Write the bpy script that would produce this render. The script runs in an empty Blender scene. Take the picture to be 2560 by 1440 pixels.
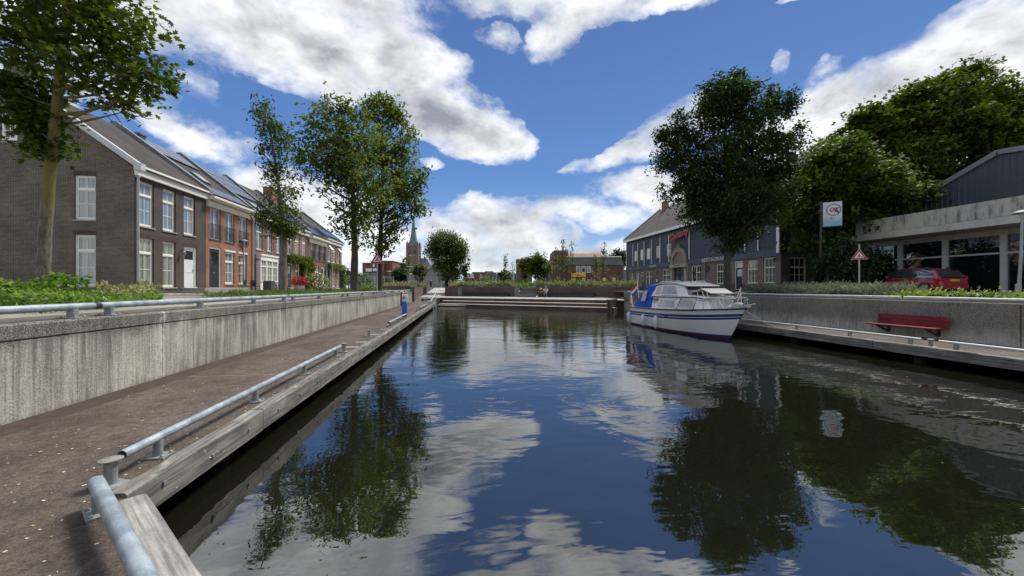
import bpy, math, random
import numpy as np
from mathutils import Vector, Matrix
from mathutils.geometry import tessellate_polygon
R = math.radians
rnd = random.Random(7)
SC = bpy.context.scene
COL = SC.collection
TH = math.atan(130/962.0)          # yaw of the view to the right of the canal axis
CT, ST = math.cos(TH), math.sin(TH)
EYE = 2.05                         # eye height above the water (water is z = 0)

# ---------------------------------------------------------------- camera
cam = bpy.data.cameras.new('camera'); co = bpy.data.objects.new('camera', cam); COL.objects.link(co)
co.location = (0, 0, EYE); co.rotation_euler = (R(90), 0, -TH)
cam.sensor_width = 36; cam.lens = 36*962/2560.0; cam.clip_start = 0.05; cam.clip_end = 4000
cam.shift_y = -1/2560.0
SC.camera = co

def P(x, y=None, h=None, z=None, X=None, Y=None):
    """where a ray lands: at drop h below the eye, at view depth z, on plane X or on plane Y -> world x, y, z"""
    u = (x-1280)/962.0
    if z is None:
        if X is not None: z = X/(u*CT+ST)
        elif Y is not None: z = Y/(CT-u*ST)
        else: z = h*962.0/(y-721)
    zz = EYE-(y-721)/962.0*z if y is not None else 0
    return Vector((z*(u*CT+ST), z*(CT-u*ST), zz))

# ---------------------------------------------------------------- light and sky
SUN_AZ, SUN_EL = R(48), R(56)
SKY_STR, CLOUD, CW = 0.10, 1.0, .70
SC.view_settings.view_transform = 'Standard'; SC.view_settings.look = 'None'
SC.view_settings.exposure = 0.65; SC.view_settings.gamma = 1.0
sl = bpy.data.lights.new('sun', 'SUN'); so = bpy.data.objects.new('sun', sl); COL.objects.link(so)
sl.energy = 3.1; sl.angle = R(14); sl.color = (1, 0.95, 0.87)
sd = Vector((math.sin(SUN_AZ)*math.cos(SUN_EL), math.cos(SUN_AZ)*math.cos(SUN_EL), math.sin(SUN_EL)))
so.rotation_euler = sd.to_track_quat('Z', 'Y').to_euler()

class NT:
    """small helper to write node trees"""
    def __init__(s, nt): s.nt = nt; s.n = nt.nodes; s.l = nt.links
    def add(s, t, **kw):
        n = s.n.new(t)
        for k, v in kw.items(): setattr(n, k, v)
        return n
    def put(s, sock, v):
        if isinstance(v, bpy.types.NodeSocket): s.l.new(v, sock)
        elif v is not None:
            if sock.type == 'RGBA' and len(v) == 3: v = (*v, 1)
            sock.default_value = v
    def math(s, op, a, b=None, c=None, clamp=False):
        n = s.add('ShaderNodeMath', operation=op, use_clamp=clamp)
        s.put(n.inputs[0], a); s.put(n.inputs[1], b); s.put(n.inputs[2], c)
        return n.outputs[0]
    def vm(s, op, a, b=None, out=0):
        n = s.add('ShaderNodeVectorMath', operation=op); s.put(n.inputs[0], a); s.put(n.inputs[1], b)
        return n.outputs[out]
    def mix(s, f, a, b, typ='MIX'):
        n = s.add('ShaderNodeMix', data_type='RGBA', blend_type=typ)
        s.put(n.inputs[0], f); s.put(n.inputs[6], a); s.put(n.inputs[7], b)
        return n.outputs[2]
    def noise(s, vec, sc, det=4, rough=.55, dist=0, out=0):
        n = s.add('ShaderNodeTexNoise'); s.put(n.inputs['Vector'], vec)
        n.inputs['Scale'].default_value = sc; n.inputs['Detail'].default_value = det
        n.inputs['Roughness'].default_value = rough; n.inputs['Distortion'].default_value = dist
        return n.outputs[out]
    def ramp(s, f, a, b, c=0.0, d=1.0, smooth=True):
        n = s.add('ShaderNodeMapRange', interpolation_type='SMOOTHSTEP' if smooth else 'LINEAR')
        s.put(n.inputs[0], f); s.put(n.inputs[1], a); s.put(n.inputs[2], b); s.put(n.inputs[3], c); s.put(n.inputs[4], d)
        return n.outputs[0]
    def xyz(s, v):
        n = s.add('ShaderNodeSeparateXYZ'); s.put(n.inputs[0], v); return n.outputs
    def comb(s, x, y, z):
        n = s.add('ShaderNodeCombineXYZ'); s.put(n.inputs[0], x); s.put(n.inputs[1], y); s.put(n.inputs[2], z); return n.outputs[0]
    def mapping(s, v, sc=(1, 1, 1), loc=(0, 0, 0), rot=(0, 0, 0), typ='POINT'):
        n = s.add('ShaderNodeMapping', vector_type=typ); s.put(n.inputs[0], v)
        n.inputs[1].default_value = loc; n.inputs[2].default_value = rot; n.inputs[3].default_value = sc
        return n.outputs[0]

def make_world():
    w = bpy.data.worlds.new('World'); SC.world = w; w.use_nodes = True
    T = NT(w.node_tree); T.n.clear()
    sky = T.add('ShaderNodeTexSky', sky_type='NISHITA', sun_disc=False)
    sky.sun_elevation = SUN_EL; sky.sun_rotation = SUN_AZ; sky.air_density = 1.0; sky.dust_density = .25; sky.ozone_density = 3.0
    geo = T.add('ShaderNodeNewGeometry'); d = T.vm('NORMALIZE', T.add('ShaderNodeTexCoord').outputs['Generated'])
    x, y, z = T.xyz(d)
    az = T.math('ARCTAN2', x, y); el = T.math('ARCSINE', z)
    # cloud banks: where they stand in the sky, as azimuth and elevation
    def ae(px, py):
        u = (px-1280)/962.0; v = (721-py)/962.0
        return math.atan2(u*CT+ST, CT-u*ST), math.atan(v/math.sqrt(1+u*u))
    B = [  # x, y, rx, ry, tilt(deg), strength of cloud banks
        (470,40,230,120,10,1.0),(620,70,210,130,8,1.15),(800,110,230,140,8,1.15),(960,150,200,110,8,1.05),(1070,165,110,55,0,.9),(700,-80,420,160,0,1.1),
        (880,215,150,45,5,.7),(160,20,260,130,0,.8),(60,260,170,130,0,.6),
        (1140,300,160,75,8,1.0),(1230,345,100,60,5,1.05),(1060,265,50,32,0,.55),(1190,385,80,28,0,.7),
        (360,290,190,42,12,.75),(480,345,160,44,12,1.0),(580,360,90,28,0,.7),(500,225,50,40,30,.33),(280,230,170,60,0,.55),
        (690,480,160,55,8,.95),(800,540,170,75,0,1.05),(640,570,240,80,0,.9),(930,600,150,60,0,.8),(1065,420,32,16,0,.6),
        (1300,-30,170,75,0,.9),(1390,80,85,60,-20,.95),(1480,20,160,50,0,.85),(1245,95,45,32,0,.6),(1760,-15,220,42,0,.85),(1990,0,50,10,0,.5),
        (1240,555,130,60,0,1.05),(1150,590,140,60,0,.9),(1330,590,110,50,0,.9),(1200,530,70,40,0,.8),
        (1430,520,110,28,6,.7),(1540,550,90,32,4,.75),(1480,405,70,14,-8,.5),(1570,390,130,26,-8,.85),(1680,330,110,45,-20,.85),(1760,290,90,70,-20,.8),
        (1590,470,110,45,0,.95),(1680,490,110,60,0,.8),(2150,370,340,100,-10,1.0),(1930,330,120,55,-10,.8),
        (2110,235,190,60,-18,.95),(2300,180,250,80,-22,1.05),(2480,100,200,90,-25,1.15),(2450,250,330,130,-10,1.15),(2650,150,260,170,0,1.1),
        (2050,180,60,26,-30,.42),(1950,160,40,22,-40,.4),(2380,50,80,26,-20,.45),(2560,10,150,60,0,.8),
        (1250,660,520,45,0,.85),(1500,640,220,34,0,.75),(700,660,500,60,0,.8),(1900,640,500,60,0,.7)]
    wn = T.noise(T.mapping(d, (1, 1, 1.6)), 5.0, 3, .6, 0, 1)
    wn = T.vm('MULTIPLY', T.vm('SUBTRACT', wn, (.5, .5, .5)), (.13, .09, 0))
    wn2 = T.noise(T.mapping(d, (1, 1, 1.6)), 26.0, 3, .6, 0, 1)
    wn2 = T.vm('MULTIPLY', T.vm('SUBTRACT', wn2, (.5, .5, .5)), (.035, .028, 0))
    p = T.vm('ADD', T.vm('ADD', T.comb(az, el, 0), wn), wn2)
    acc = 0.0
    for (cx, cy, rx, ry, tilt, s) in B:
        a0, e0 = ae(cx, cy); a1, _ = ae(cx+rx*.5, cy); a2, _ = ae(cx-rx*.5, cy); _, e1 = ae(cx, cy-ry*.5); _, e2 = ae(cx, cy+ry*.5)
        q = T.mapping(p, (abs(a1-a2)*1.27, abs(e1-e2)*1.27, 1), (a0, e0, 0), (0, 0, -R(tilt)), 'TEXTURE')
        v = T.math('MULTIPLY_ADD', T.vm('DOT_PRODUCT', q, q, 1), -s, s)
        acc = T.math('MAXIMUM', acc, v) if isinstance(acc, float) else T.math('SMOOTH_MAX', acc, v, .18)
    # unseen clouds added behind and beside the view, to keep ambient light neutral
    back = T.ramp(T.noise(T.mapping(d, (1, 1, 1.8), (3.1, 1.7, .4)), 2.2, 3, .5), .36, .55)
    out = T.math('MAXIMUM', T.ramp(T.math('ABSOLUTE', T.math('SUBTRACT', az, TH)), .98, 1.2), T.ramp(el, .72, .95))
    acc = T.math('MAXIMUM', acc, T.math('MULTIPLY', T.math('MULTIPLY', back, out), .95))
    dv = T.mapping(d, (1, 1, 1.7))
    n1 = T.noise(dv, 7.0, 7, .63, .25)
    nw = T.noise(T.mapping(d, (1, 1, 1.5), (5, 2, 1)), 22.0, 4, .7, .6)
    vo = T.add('ShaderNodeTexVoronoi', feature='F1'); T.put(vo.inputs['Vector'], T.vm('ADD', T.mapping(d, (1, 1, 1.5)), T.vm('MULTIPLY', T.noise(d, 9.0, 2, .6, 0, 1), (.09, .09, .09))))
    vo.inputs['Scale'].default_value = 10; vo.inputs['Detail'].default_value = 1.5; vo.inputs['Roughness'].default_value = .55; vo.normalize = True
    puff = T.math('SUBTRACT', .84, vo.outputs['Distance'])
    n1 = T.math('ADD', T.math('ADD', T.math('MULTIPLY', n1, .62), T.math('MULTIPLY', nw, .13)), T.math('MULTIPLY', puff, .28))
    dens = T.math('ADD', T.math('MULTIPLY', T.math('POWER', T.math('MAXIMUM', acc, 0.0), 1.15), .98), T.math('MULTIPLY', T.math('SUBTRACT', n1, .5), 3.3))
    dens = T.math('SUBTRACT', dens, T.math('MULTIPLY', T.math('SUBTRACT', 1.0, T.ramp(acc, 0.0, .22)), .6))
    mask = T.ramp(dens, .0, 1.0)
    veil = T.math('MULTIPLY', T.math('MULTIPLY', T.ramp(acc, .02, .5), T.ramp(nw, .42, .66)), .38)
    mask = T.math('MAXIMUM', mask, veil)
    # billows: the same field looked up a little towards the sun tells lit side from shaded side
    def field(off):
        q = T.mapping(d, (1, 1, 1.7), off); return T.noise(q, 6.0, 5, .58, .2)
    lit = T.math('SUBTRACT', field((0, 0, 0)), field((.030, .022, .085)))
    lit = T.math('ADD', lit, T.math('MULTIPLY', T.math('SUBTRACT', puff, .42), .35))
    big = T.noise(T.mapping(d, (1, 1, 2.4), (1, 3, 2)), 3.4, 4, .5)
    thick = T.ramp(dens, .45, 1.35)
    g = T.math('ADD', T.math('MULTIPLY', thick, .80), T.math('MULTIPLY', T.math('SUBTRACT', big, .5), 1.7))
    g = T.math('SUBTRACT', g, T.math('MULTIPLY', lit, 3.0))
    grey = T.ramp(g, -.22, 1.35, 0, 1, False)
    cc = T.mix(grey, (CW*1.0, CW*1.01, CW*1.02), (CW*.30, CW*.33, CW*.385))
    blue = T.mix(T.ramp(el, .18, .62), T.mix(T.ramp(el, .0, .30), (.21, .345, .55), (.072, .168, .40)), (.046, .108, .29))
    horizon = T.ramp(el, -.02, .12)
    blue = T.mix(horizon, (.46, .58, .74), blue)
    skyc = T.mix(1.0, sky.outputs[0], (SKY_STR,)*3, 'MULTIPLY')
    skyc = T.mix(.88, skyc, blue)
    fin = T.mix(T.math('MULTIPLY', mask, CLOUD), skyc, cc)
    fin = T.mix(1.0, fin, (1/SKY_STR,)*3, 'MULTIPLY')
    fin = T.mix(T.ramp(el, -.12, -.02), (1.6, 1.5, 1.3), fin)
    bg = T.add('ShaderNodeBackground'); T.put(bg.inputs[0], fin); bg.inputs[1].default_value = SKY_STR
    o = T.add('ShaderNodeOutputWorld'); T.l.new(bg.outputs[0], o.inputs[0])
    w.cycles.sampling_method = 'MANUAL'; w.cycles.sample_map_resolution = 512
make_world()
SC.cycles.max_bounces = 6; SC.cycles.diffuse_bounces = 3; SC.cycles.glossy_bounces = 4; SC.cycles.transmission_bounces = 4
SC.cycles.transparent_max_bounces = 6; SC.cycles.caustics_reflective = False; SC.cycles.caustics_refractive = False

# ---------------------------------------------------------------- mesh builder
class MB:
    def __init__(s): s.v = []; s.f = []; s.m = []
    def add(s, vs, fs, mi=0):
        o = len(s.v); s.v += [tuple(v) for v in vs]; s.f += [tuple(o+i for i in f) for f in fs]; s.m += [mi]*len(fs); return s
    def box(s, c, d, mi=0, rz=0, bev=0):
        hx, hy, hz = d[0]/2, d[1]/2, d[2]/2; ca, sa = math.cos(rz), math.sin(rz)
        b = min(bev, hx*.45, hy*.45, hz*.45)
        if b <= 0:
            pts = [(i*hx, j*hy, k*hz) for k in (-1, 1) for (i, j) in ((-1,-1),(1,-1),(1,1),(-1,1))]
            fs = [(3,2,1,0),(4,5,6,7),(0,1,5,4),(1,2,6,5),(2,3,7,6),(3,0,4,7)]
        else:
            pts = []; 
            for (zz, ins) in ((-hz, b), (-hz+b, 0), (hz-b, 0), (hz, b)):
                ax, ay = hx-ins, hy-ins
                cb = b if ins == 0 else b*.6
                for (i, j) in ((-1,-1),(1,-1),(1,1),(-1,1)):
                    if i*j > 0: pts += [(i*ax, j*(ay-cb), zz), (i*(ax-cb), j*ay, zz)]
                    else: pts += [(i*(ax-cb), j*ay, zz), (i*ax, j*(ay-cb), zz)]
            fs = [tuple(range(7, -1, -1)), tuple(range(24, 32))]
            for r in range(3):
                for q in range(8): fs.append((r*8+q, r*8+(q+1) % 8, r*8+8+(q+1) % 8, r*8+8+q))
        return s.add([(c[0]+x*ca-y*sa, c[1]+x*sa+y*ca, c[2]+z) for x, y, z in pts], fs, mi)
    def bx(s, x0, x1, y0, y1, z0, z1, mi=0, bev=0):
        return s.box(((x0+x1)/2, (y0+y1)/2, (z0+z1)/2), (abs(x1-x0), abs(y1-y0), abs(z1-z0)), mi, 0, bev)
    def beam(s, p, q, w, h, mi=0, up=(0, 0, 1)):
        p, q = Vector(p), Vector(q); d = (q-p).normalized(); u = Vector(up)
        r = d.cross(u).normalized(); u = r.cross(d).normalized()
        vs = []
        for e in (p, q):
            for a, b in ((-1,-1),(1,-1),(1,1),(-1,1)): vs.append(e+r*(a*w/2)+u*(b*h/2))
        return s.add(vs, [(0,1,2,3),(7,6,5,4),(0,4,5,1),(1,5,6,2),(2,6,7,3),(3,7,4,0)], mi)
    def tube(s, pts, rad, n=10, mi=0, cap=True, hollow=False):
        pts = [Vector(p) for p in pts]; m = len(pts)
        rads = rad if isinstance(rad, (list, tuple)) else [rad]*m
        vs = []; prev = None
        for i, p in enumerate(pts):
            d = (pts[min(i+1, m-1)]-pts[max(i-1, 0)])
            d = d.normalized() if d.length > 1e-9 else Vector((0, 0, 1))
            if prev is None:
                a = Vector((0, 0, 1)) if abs(d.z) < .9 else Vector((1, 0, 0)); r = d.cross(a).normalized()
            else: r = (prev-d*prev.dot(d)).normalized()
            prev = r; u = d.cross(r)
            for k in range(n):
                t = 2*math.pi*k/n; vs.append(p+(r*math.cos(t)+u*math.sin(t))*rads[i])
        fs = [(i*n+k, i*n+(k+1) % n, (i+1)*n+(k+1) % n, (i+1)*n+k) for i in range(m-1) for k in range(n)]
        if cap and not hollow: fs += [tuple(range(n-1, -1, -1)), tuple(range((m-1)*n, m*n))]
        s.add(vs, fs, mi)
        if hollow:   # wall thickness at the two open ends: a dark inner sleeve
            for (a, b) in ((0, 1), (m-1, m-2)):
                d = (pts[b]-pts[a]).normalized(); q = pts[a]+d*min(.35, (pts[b]-pts[a]).length*.4)
                ring = vs[a*n:a*n+n]; inner = [pts[a]+(Vector(v)-pts[a])*.88 for v in ring]; deep = [q+(Vector(v)-pts[a])*.88 for v in ring]
                fs2 = [(k, (k+1) % n, n+(k+1) % n, n+k) for k in range(n)]+[(n+k, n+(k+1) % n, 2*n+(k+1) % n, 2*n+k) for k in range(n)]+[tuple(range(2*n, 3*n))]
                s.add(list(ring)+inner+deep, fs2, mi)
        return s
    def prism(s, poly, off, mi=0):
        """closed polygon (3d points) pushed by vector off"""
        n = len(poly); o = Vector(off); a = [Vector(p) for p in poly]; b = [p+o for p in a]
        tri = tessellate_polygon([a])
        fs = [tuple(t) for t in tri]+[tuple(n+i for i in reversed(t)) for t in tri]
        fs += [(i, (i+1) % n, n+(i+1) % n, n+i) for i in range(n)]
        return s.add(a+b, fs, mi)
    def ball(s, c, r, n=10, m=6, mi=0, jit=0):
        vs = [(c[0], c[1], c[2]+r[2])]
        for i in range(1, m):
            a = math.pi*i/m
            for k in range(n):
                t = 2*math.pi*k/n; q = 1+(rnd.random()-.5)*jit
                vs.append((c[0]+r[0]*math.sin(a)*math.cos(t)*q, c[1]+r[1]*math.sin(a)*math.sin(t)*q, c[2]+r[2]*math.cos(a)*q))
        vs.append((c[0], c[1], c[2]-r[2])); L = len(vs)-1
        fs = [(0, 1+k, 1+(k+1) % n) for k in range(n)]
        for i in range(m-2): fs += [(1+i*n+k, 1+(i+1)*n+k, 1+(i+1)*n+(k+1) % n, 1+i*n+(k+1) % n) for k in range(n)]
        fs += [(L, 1+(m-2)*n+(k+1) % n, 1+(m-2)*n+k) for k in range(n)]
        return s.add(vs, fs, mi)
    def lathe(s, c, prof, n=14, mi=0):
        vs = [(c[0]+r*math.cos(2*math.pi*k/n), c[1]+r*math.sin(2*math.pi*k/n), c[2]+z) for r, z in prof for k in range(n)]
        m = len(prof)
        fs = [(i*n+k, i*n+(k+1) % n, (i+1)*n+(k+1) % n, (i+1)*n+k) for i in range(m-1) for k in range(n)]
        fs += [tuple(range(n-1, -1, -1)), tuple(range((m-1)*n, m*n))]
        return s.add(vs, fs, mi)
    def loft(s, rings, mi=0, caps=True, closed=True, mis=None):
        n = len(rings[0]); vs = [v for r in rings for v in r]
        o = len(s.v); s.v += [tuple(v) for v in vs]
        kk = n if closed else n-1
        for i in range(len(rings)-1):
            for k in range(kk):
                s.f.append((o+i*n+k, o+i*n+(k+1) % n, o+(i+1)*n+(k+1) % n, o+(i+1)*n+k)); s.m.append(mis[k] if mis else mi)
        if caps:
            s.f += [tuple(o+i for i in range(n-1, -1, -1)), tuple(o+(len(rings)-1)*n+i for i in range(n))]; s.m += [mi, mi]
        return s
    def mesh(s, name, mats, off=(0, 0, 0), smooth=False):
        me = bpy.data.meshes.new(name)
        v = np.array(s.v, dtype=float).reshape(-1, 3)-np.array(off)
        me.from_pydata(v.tolist(), [], s.f)
        for m in (mats if isinstance(mats, (list, tuple)) else [mats]): me.materials.append(m)
        me.polygons.foreach_set('material_index', s.m)
        if smooth: 
            me.polygons.foreach_set('use_smooth', [True]*len(s.f)); me.set_sharp_from_angle(angle=R(40))
        me.update(); return me

ORG = {}
def link(name, me, parent=None, loc=(0, 0, 0), rz=0):
    o = bpy.data.objects.new(name, me); COL.objects.link(o); o.location = loc; o.rotation_euler = (0, 0, rz)
    if parent is not None: o.parent = parent
    return o
def thing(name, label, cat, loc=(0, 0, 0), group=None, rz=0):
    o = link(name, None, None, loc, rz); o.empty_display_size = .3
    o['label'] = label; o['category'] = cat
    if group: o['group'] = group
    ORG[o.name] = Vector(loc) if rz == 0 else Vector((0, 0, 0))
    return o
def part(name, mb, mats, parent, smooth=False, label=None):
    """mesh written in world coordinates (or in the thing's own, when it is turned) under its thing"""
    org = ORG.get(parent.name, Vector((0, 0, 0)))
    o = link(name, mb.mesh(name, mats, org, smooth), parent); ORG[o.name] = org
    if label: o['label'] = label
    return o
def solo(name, mb, mats, label, cat, group=None, smooth=False, loc=(0, 0, 0), kind=None):
    o = link(name, mb.mesh(name, mats, loc, smooth), None, loc); o['label'] = label; o['category'] = cat
    if group: o['group'] = group
    if kind: o['kind'] = kind
    return o
def struct(name, mb, mats, smooth=False):
    o = link(name, mb.mesh(name, mats, (0, 0, 0), smooth)); o['kind'] = 'structure'
    o['label'] = LAB.get(name, name.replace('_', ' ')+' in the open air'); return o
LAB = {}
def copy_tree(o, parent=None):
    c = o.copy(); COL.objects.link(c); c.parent = parent
    for ch in list(o.children): copy_tree(ch, c)
    return c
def text_mesh(txt, size, depth, shear=0, xs=1.0, bold=0.0):
    cu = bpy.data.curves.new('txt', 'FONT'); cu.body = txt; cu.size = size; cu.extrude = depth; cu.align_x = 'CENTER'; cu.align_y = 'CENTER'
    cu.shear = shear; cu.offset = bold
    to = bpy.data.objects.new('txt', cu); COL.objects.link(to)
    dg = bpy.context.evaluated_depsgraph_get(); me = bpy.data.meshes.new_from_object(to.evaluated_get(dg))
    bpy.data.objects.remove(to)
    v = np.zeros(len(me.vertices)*3); me.vertices.foreach_get('co', v); v = v.reshape(-1, 3)
    out = MB(); # upright, facing local -y
    out.v = [(a*xs, -c, b) for a, b, c in v.tolist()]; out.f = [tuple(pl.vertices) for pl in me.polygons]; out.m = [0]*len(out.f)
    return out

# ---------------------------------------------------------------- materials
MATS = {}
def base_mat(name):
    m = bpy.data.materials.new(name); m.use_nodes = True; T = NT(m.node_tree)
    return m, T, T.n['Principled BSDF']
def bump(T, b, h, dist=.01, st=.6):
    n = T.add('ShaderNodeBump'); n.inputs['Strength'].default_value = st; n.inputs['Distance'].default_value = dist
    T.put(n.inputs['Height'], h); T.l.new(n.outputs[0], b.inputs['Normal'])
def pos(T): return T.add('ShaderNodeNewGeometry').outputs['Position']
def plain(name, col, rough=.6, var=.12, sc=3.0, metal=0, spec=.5, bmp=0, bsc=40, coat=0):
    """a surface of one material with slight unevenness"""
    if name in MATS: return MATS[name]
    m, T, b = base_mat(name); p = pos(T)
    n = T.noise(p, sc, 6, .6); n2 = T.noise(p, sc*9, 3, .6)
    f = T.math('ADD', T.math('MULTIPLY', n, .65), T.math('MULTIPLY', n2, .35))
    lo = tuple(c*(1-var) for c in col); hi = tuple(min(1, c*(1+var)) for c in col)
    T.put(b.inputs['Base Color'], T.mix(T.ramp(f, .3, .7), lo, hi))
    b.inputs['Roughness'].default_value = rough; b.inputs['Metallic'].default_value = metal
    b.inputs['Specular IOR Level'].default_value = spec; b.inputs['Coat Weight'].default_value = coat
    if bmp: bump(T, b, T.noise(p, bsc, 4, .6), bmp)
    MATS[name] = m; return m
def brick(name, c1, c2, mortar, w=.215, h=.062, rough=.85, var=.35, gap=.009):
    if name in MATS: return MATS[name]
    m, T, b = base_mat(name); p = pos(T); x, y, z = T.xyz(p)
    v = T.comb(T.math('ADD', x, y), z, 0)
    br = T.add('ShaderNodeTexBrick'); T.put(br.inputs['Vector'], v); br.inputs['Scale'].default_value = 1
    br.inputs['Brick Width'].default_value = w; br.inputs['Row Height'].default_value = h; br.inputs['Mortar Size'].default_value = gap
    br.inputs['Mortar Smooth'].default_value = .2; br.inputs['Bias'].default_value = 0
    T.put(br.inputs['Color1'], c1); T.put(br.inputs['Color2'], c2); T.put(br.inputs['Mortar'], mortar)
    n = T.noise(p, .9, 5, .6); n2 = T.noise(p, 14, 3, .6)
    k = T.ramp(T.math('ADD', T.math('MULTIPLY', n, .6), T.math('MULTIPLY', n2, .4)), .25, .75, 1-var, 1+var)
    T.put(b.inputs['Base Color'], T.mix(1.0, br.outputs[0], T.comb(k, k, k), 'MULTIPLY'))
    b.inputs['Roughness'].default_value = rough; b.inputs['Specular IOR Level'].default_value = .3
    bump(T, b, T.math('SUBTRACT', 1.0, br.outputs['Fac']), .006)
    MATS[name] = m; return m
def tiles(name, c1, c2, gapc, moss=None):
    m, T, b = base_mat(name); p = pos(T); x, y, z = T.xyz(p)
    v = T.comb(T.math('ADD', y, T.math('MULTIPLY', x, .0)), T.math('MULTIPLY', z, 1.3), 0)
    br = T.add('ShaderNodeTexBrick'); T.put(br.inputs['Vector'], v); br.inputs['Scale'].default_value = 1
    br.inputs['Brick Width'].default_value = .24; br.inputs['Row Height'].default_value = .27; br.inputs['Mortar Size'].default_value = .025
    br.inputs['Mortar Smooth'].default_value = .6; br.offset = 0
    T.put(br.inputs['Color1'], c1); T.put(br.inputs['Color2'], c2); T.put(br.inputs['Mortar'], gapc)
    col = br.outputs[0]; k = T.ramp(T.noise(p, .8, 6, .65), .3, .7, .7, 1.3)
    col = T.mix(1.0, col, T.comb(k, k, k), 'MULTIPLY')
    if moss: col = T.mix(T.ramp(T.noise(p, 3.2, 6, .7), .58, .72, 0, .8), col, moss)
    T.put(b.inputs['Base Color'], col); b.inputs['Roughness'].default_value = .75; b.inputs['Specular IOR Level'].default_value = .3
    w = T.add('ShaderNodeTexWave', wave_type='BANDS', bands_direction='Y'); T.put(w.inputs[0], p); w.inputs['Scale'].default_value = 1.3
    bump(T, b, T.math('ADD', w.outputs[1], T.math('SUBTRACT', 1.0, br.outputs['Fac'])), .02)
    return m
def concrete(name, col, dark, band=None, sw=1.0):
    """shuttered concrete: rain streaks, stains, pits and, near the top, washed-out pebbles"""
    m, T, b = base_mat(name); p = pos(T); x, y, z = T.xyz(p)
    st = T.noise(T.mapping(p, (9, 9, .45)), 1.0, 7, .65)
    st2 = T.noise(T.mapping(p, (30, 30, 1.0)), 1.0, 4, .6)
    bl = T.noise(p, .55, 4, .6); gr = T.noise(p, 42, 4, .75); gr2 = T.noise(p, 110, 2, .7)
    mot = T.noise(T.mapping(p, (13, 13, 5)), 1.0, 5, .7)
    f = T.math('ADD', T.math('ADD', T.math('MULTIPLY', st, .5*sw), T.math('MULTIPLY', mot, .75*(1-sw))), T.math('ADD', T.math('MULTIPLY', st2, .22), T.math('MULTIPLY', bl, .42)))
    c = T.mix(T.ramp(f, .42, .70), dark, col)
    k = T.ramp(T.math('ADD', T.math('MULTIPLY', gr, .6), T.math('MULTIPLY', gr2, .4)), .36, .64, .62, 1.3)
    c = T.mix(1.0, c, T.comb(k, k, k), 'MULTIPLY')
    if band:
        z0, z1 = band
        vo = T.add('ShaderNodeTexVoronoi'); T.put(vo.inputs['Vector'], p); vo.inputs['Scale'].default_value = 55
        pebc = T.mix(.75, vo.outputs['Color'], (.5, .5, .5)); peb = T.mix(1.0, pebc, (.55, .50, .43), 'MULTIPLY')
        peb = T.mix(T.ramp(vo.outputs['Distance'], .25, .6), peb, (.05, .045, .04))
        zz = T.math('ADD', z, T.math('MULTIPLY', T.math('SUBTRACT', T.noise(T.mapping(p, (4, 4, .5)), 1.0, 5, .6), .5), .55))
        c = T.mix(T.ramp(zz, z0, z1, 0, .75), c, peb)
    if sw == 1.0:     # lime run at a panel joint and a damp dark foot
        yy = T.math('ABSOLUTE', T.math('ADD', T.math('SUBTRACT', y, 7.55), T.math('MULTIPLY', T.math('SUBTRACT', st2, .5), .12)))
        c = T.mix(T.math('MULTIPLY', T.ramp(yy, .03, .085, .75, 0), T.ramp(T.noise(p, 9, 4, .7), .40, .58)), c, (.62, .60, .55))
        c = T.mix(T.ramp(T.math('ADD', z, T.math('MULTIPLY', st, .25)), .56, .68, .5, 0), c, (.16, .14, .11))
    T.put(b.inputs['Base Color'], c); b.inputs['Roughness'].default_value = .9; b.inputs['Specular IOR Level'].default_value = .25
    bump(T, b, T.math('ADD', gr, T.math('MULTIPLY', st2, .5)), .012, .7)
    return m
def wood(name, c1, c2, axis='Y', rough=.8, sc=1.0):
    if name in MATS: return MATS[name]
    m, T, b = base_mat(name); p = pos(T)
    s = {'Y': (26, 1.1, 26), 'X': (1.1, 26, 26), 'Z': (26, 26, 1.1), 'D': (14, 14, 26)}[axis]
    v = T.mapping(p, tuple(k*sc for k in s))
    if axis == 'D': v = T.mapping(T.mapping(p, (1, 1, 1), (0, 0, 0), (0, 0, R(45))), (1.1, 26, 26))
    n = T.noise(v, 1.0, 6, .7); n2 = T.noise(p, 2.0, 4, .6); kn = T.noise(p, 60, 2, .5)
    c = T.mix(T.ramp(n, .36, .62), c1, c2)
    k = T.ramp(T.math('ADD', T.math('MULTIPLY', n2, .8), T.math('MULTIPLY', kn, .2)), .3, .7, .62, 1.25)
    T.put(b.inputs['Base Color'], T.mix(1.0, c, T.comb(k, k, k), 'MULTIPLY')); b.inputs['Roughness'].default_value = rough
    bump(T, b, n, .006); MATS[name] = m; return m
def leafmat(name, lo, hi, trans=.35, rough=.5, sc=.7, spec=.35):
    if name in MATS: return MATS[name]
    m, T, b = base_mat(name); g = T.add('ShaderNodeNewGeometry'); p = g.outputs['Position']
    f = T.math('ADD', T.math('MULTIPLY', T.noise(p, sc, 3, .5), .55), T.math('MULTIPLY', g.outputs['Random Per Island'], .45))
    c = T.mix(T.ramp(f, .28, .72), lo, hi)
    T.put(b.inputs['Base Color'], c); b.inputs['Roughness'].default_value = rough; b.inputs['Specular IOR Level'].default_value = spec
    tr = T.add('ShaderNodeBsdfTranslucent'); T.put(tr.inputs[0], T.mix(1.0, c, (1.3, 1.5, .6), 'MULTIPLY'))
    mx = T.add('ShaderNodeMixShader'); mx.inputs[0].default_value = trans
    T.l.new(b.outputs[0], mx.inputs[1]); T.l.new(tr.outputs[0], mx.inputs[2]); T.l.new(mx.outputs[0], T.n['Material Output'].inputs[0])
    MATS[name] = m; return m
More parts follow.
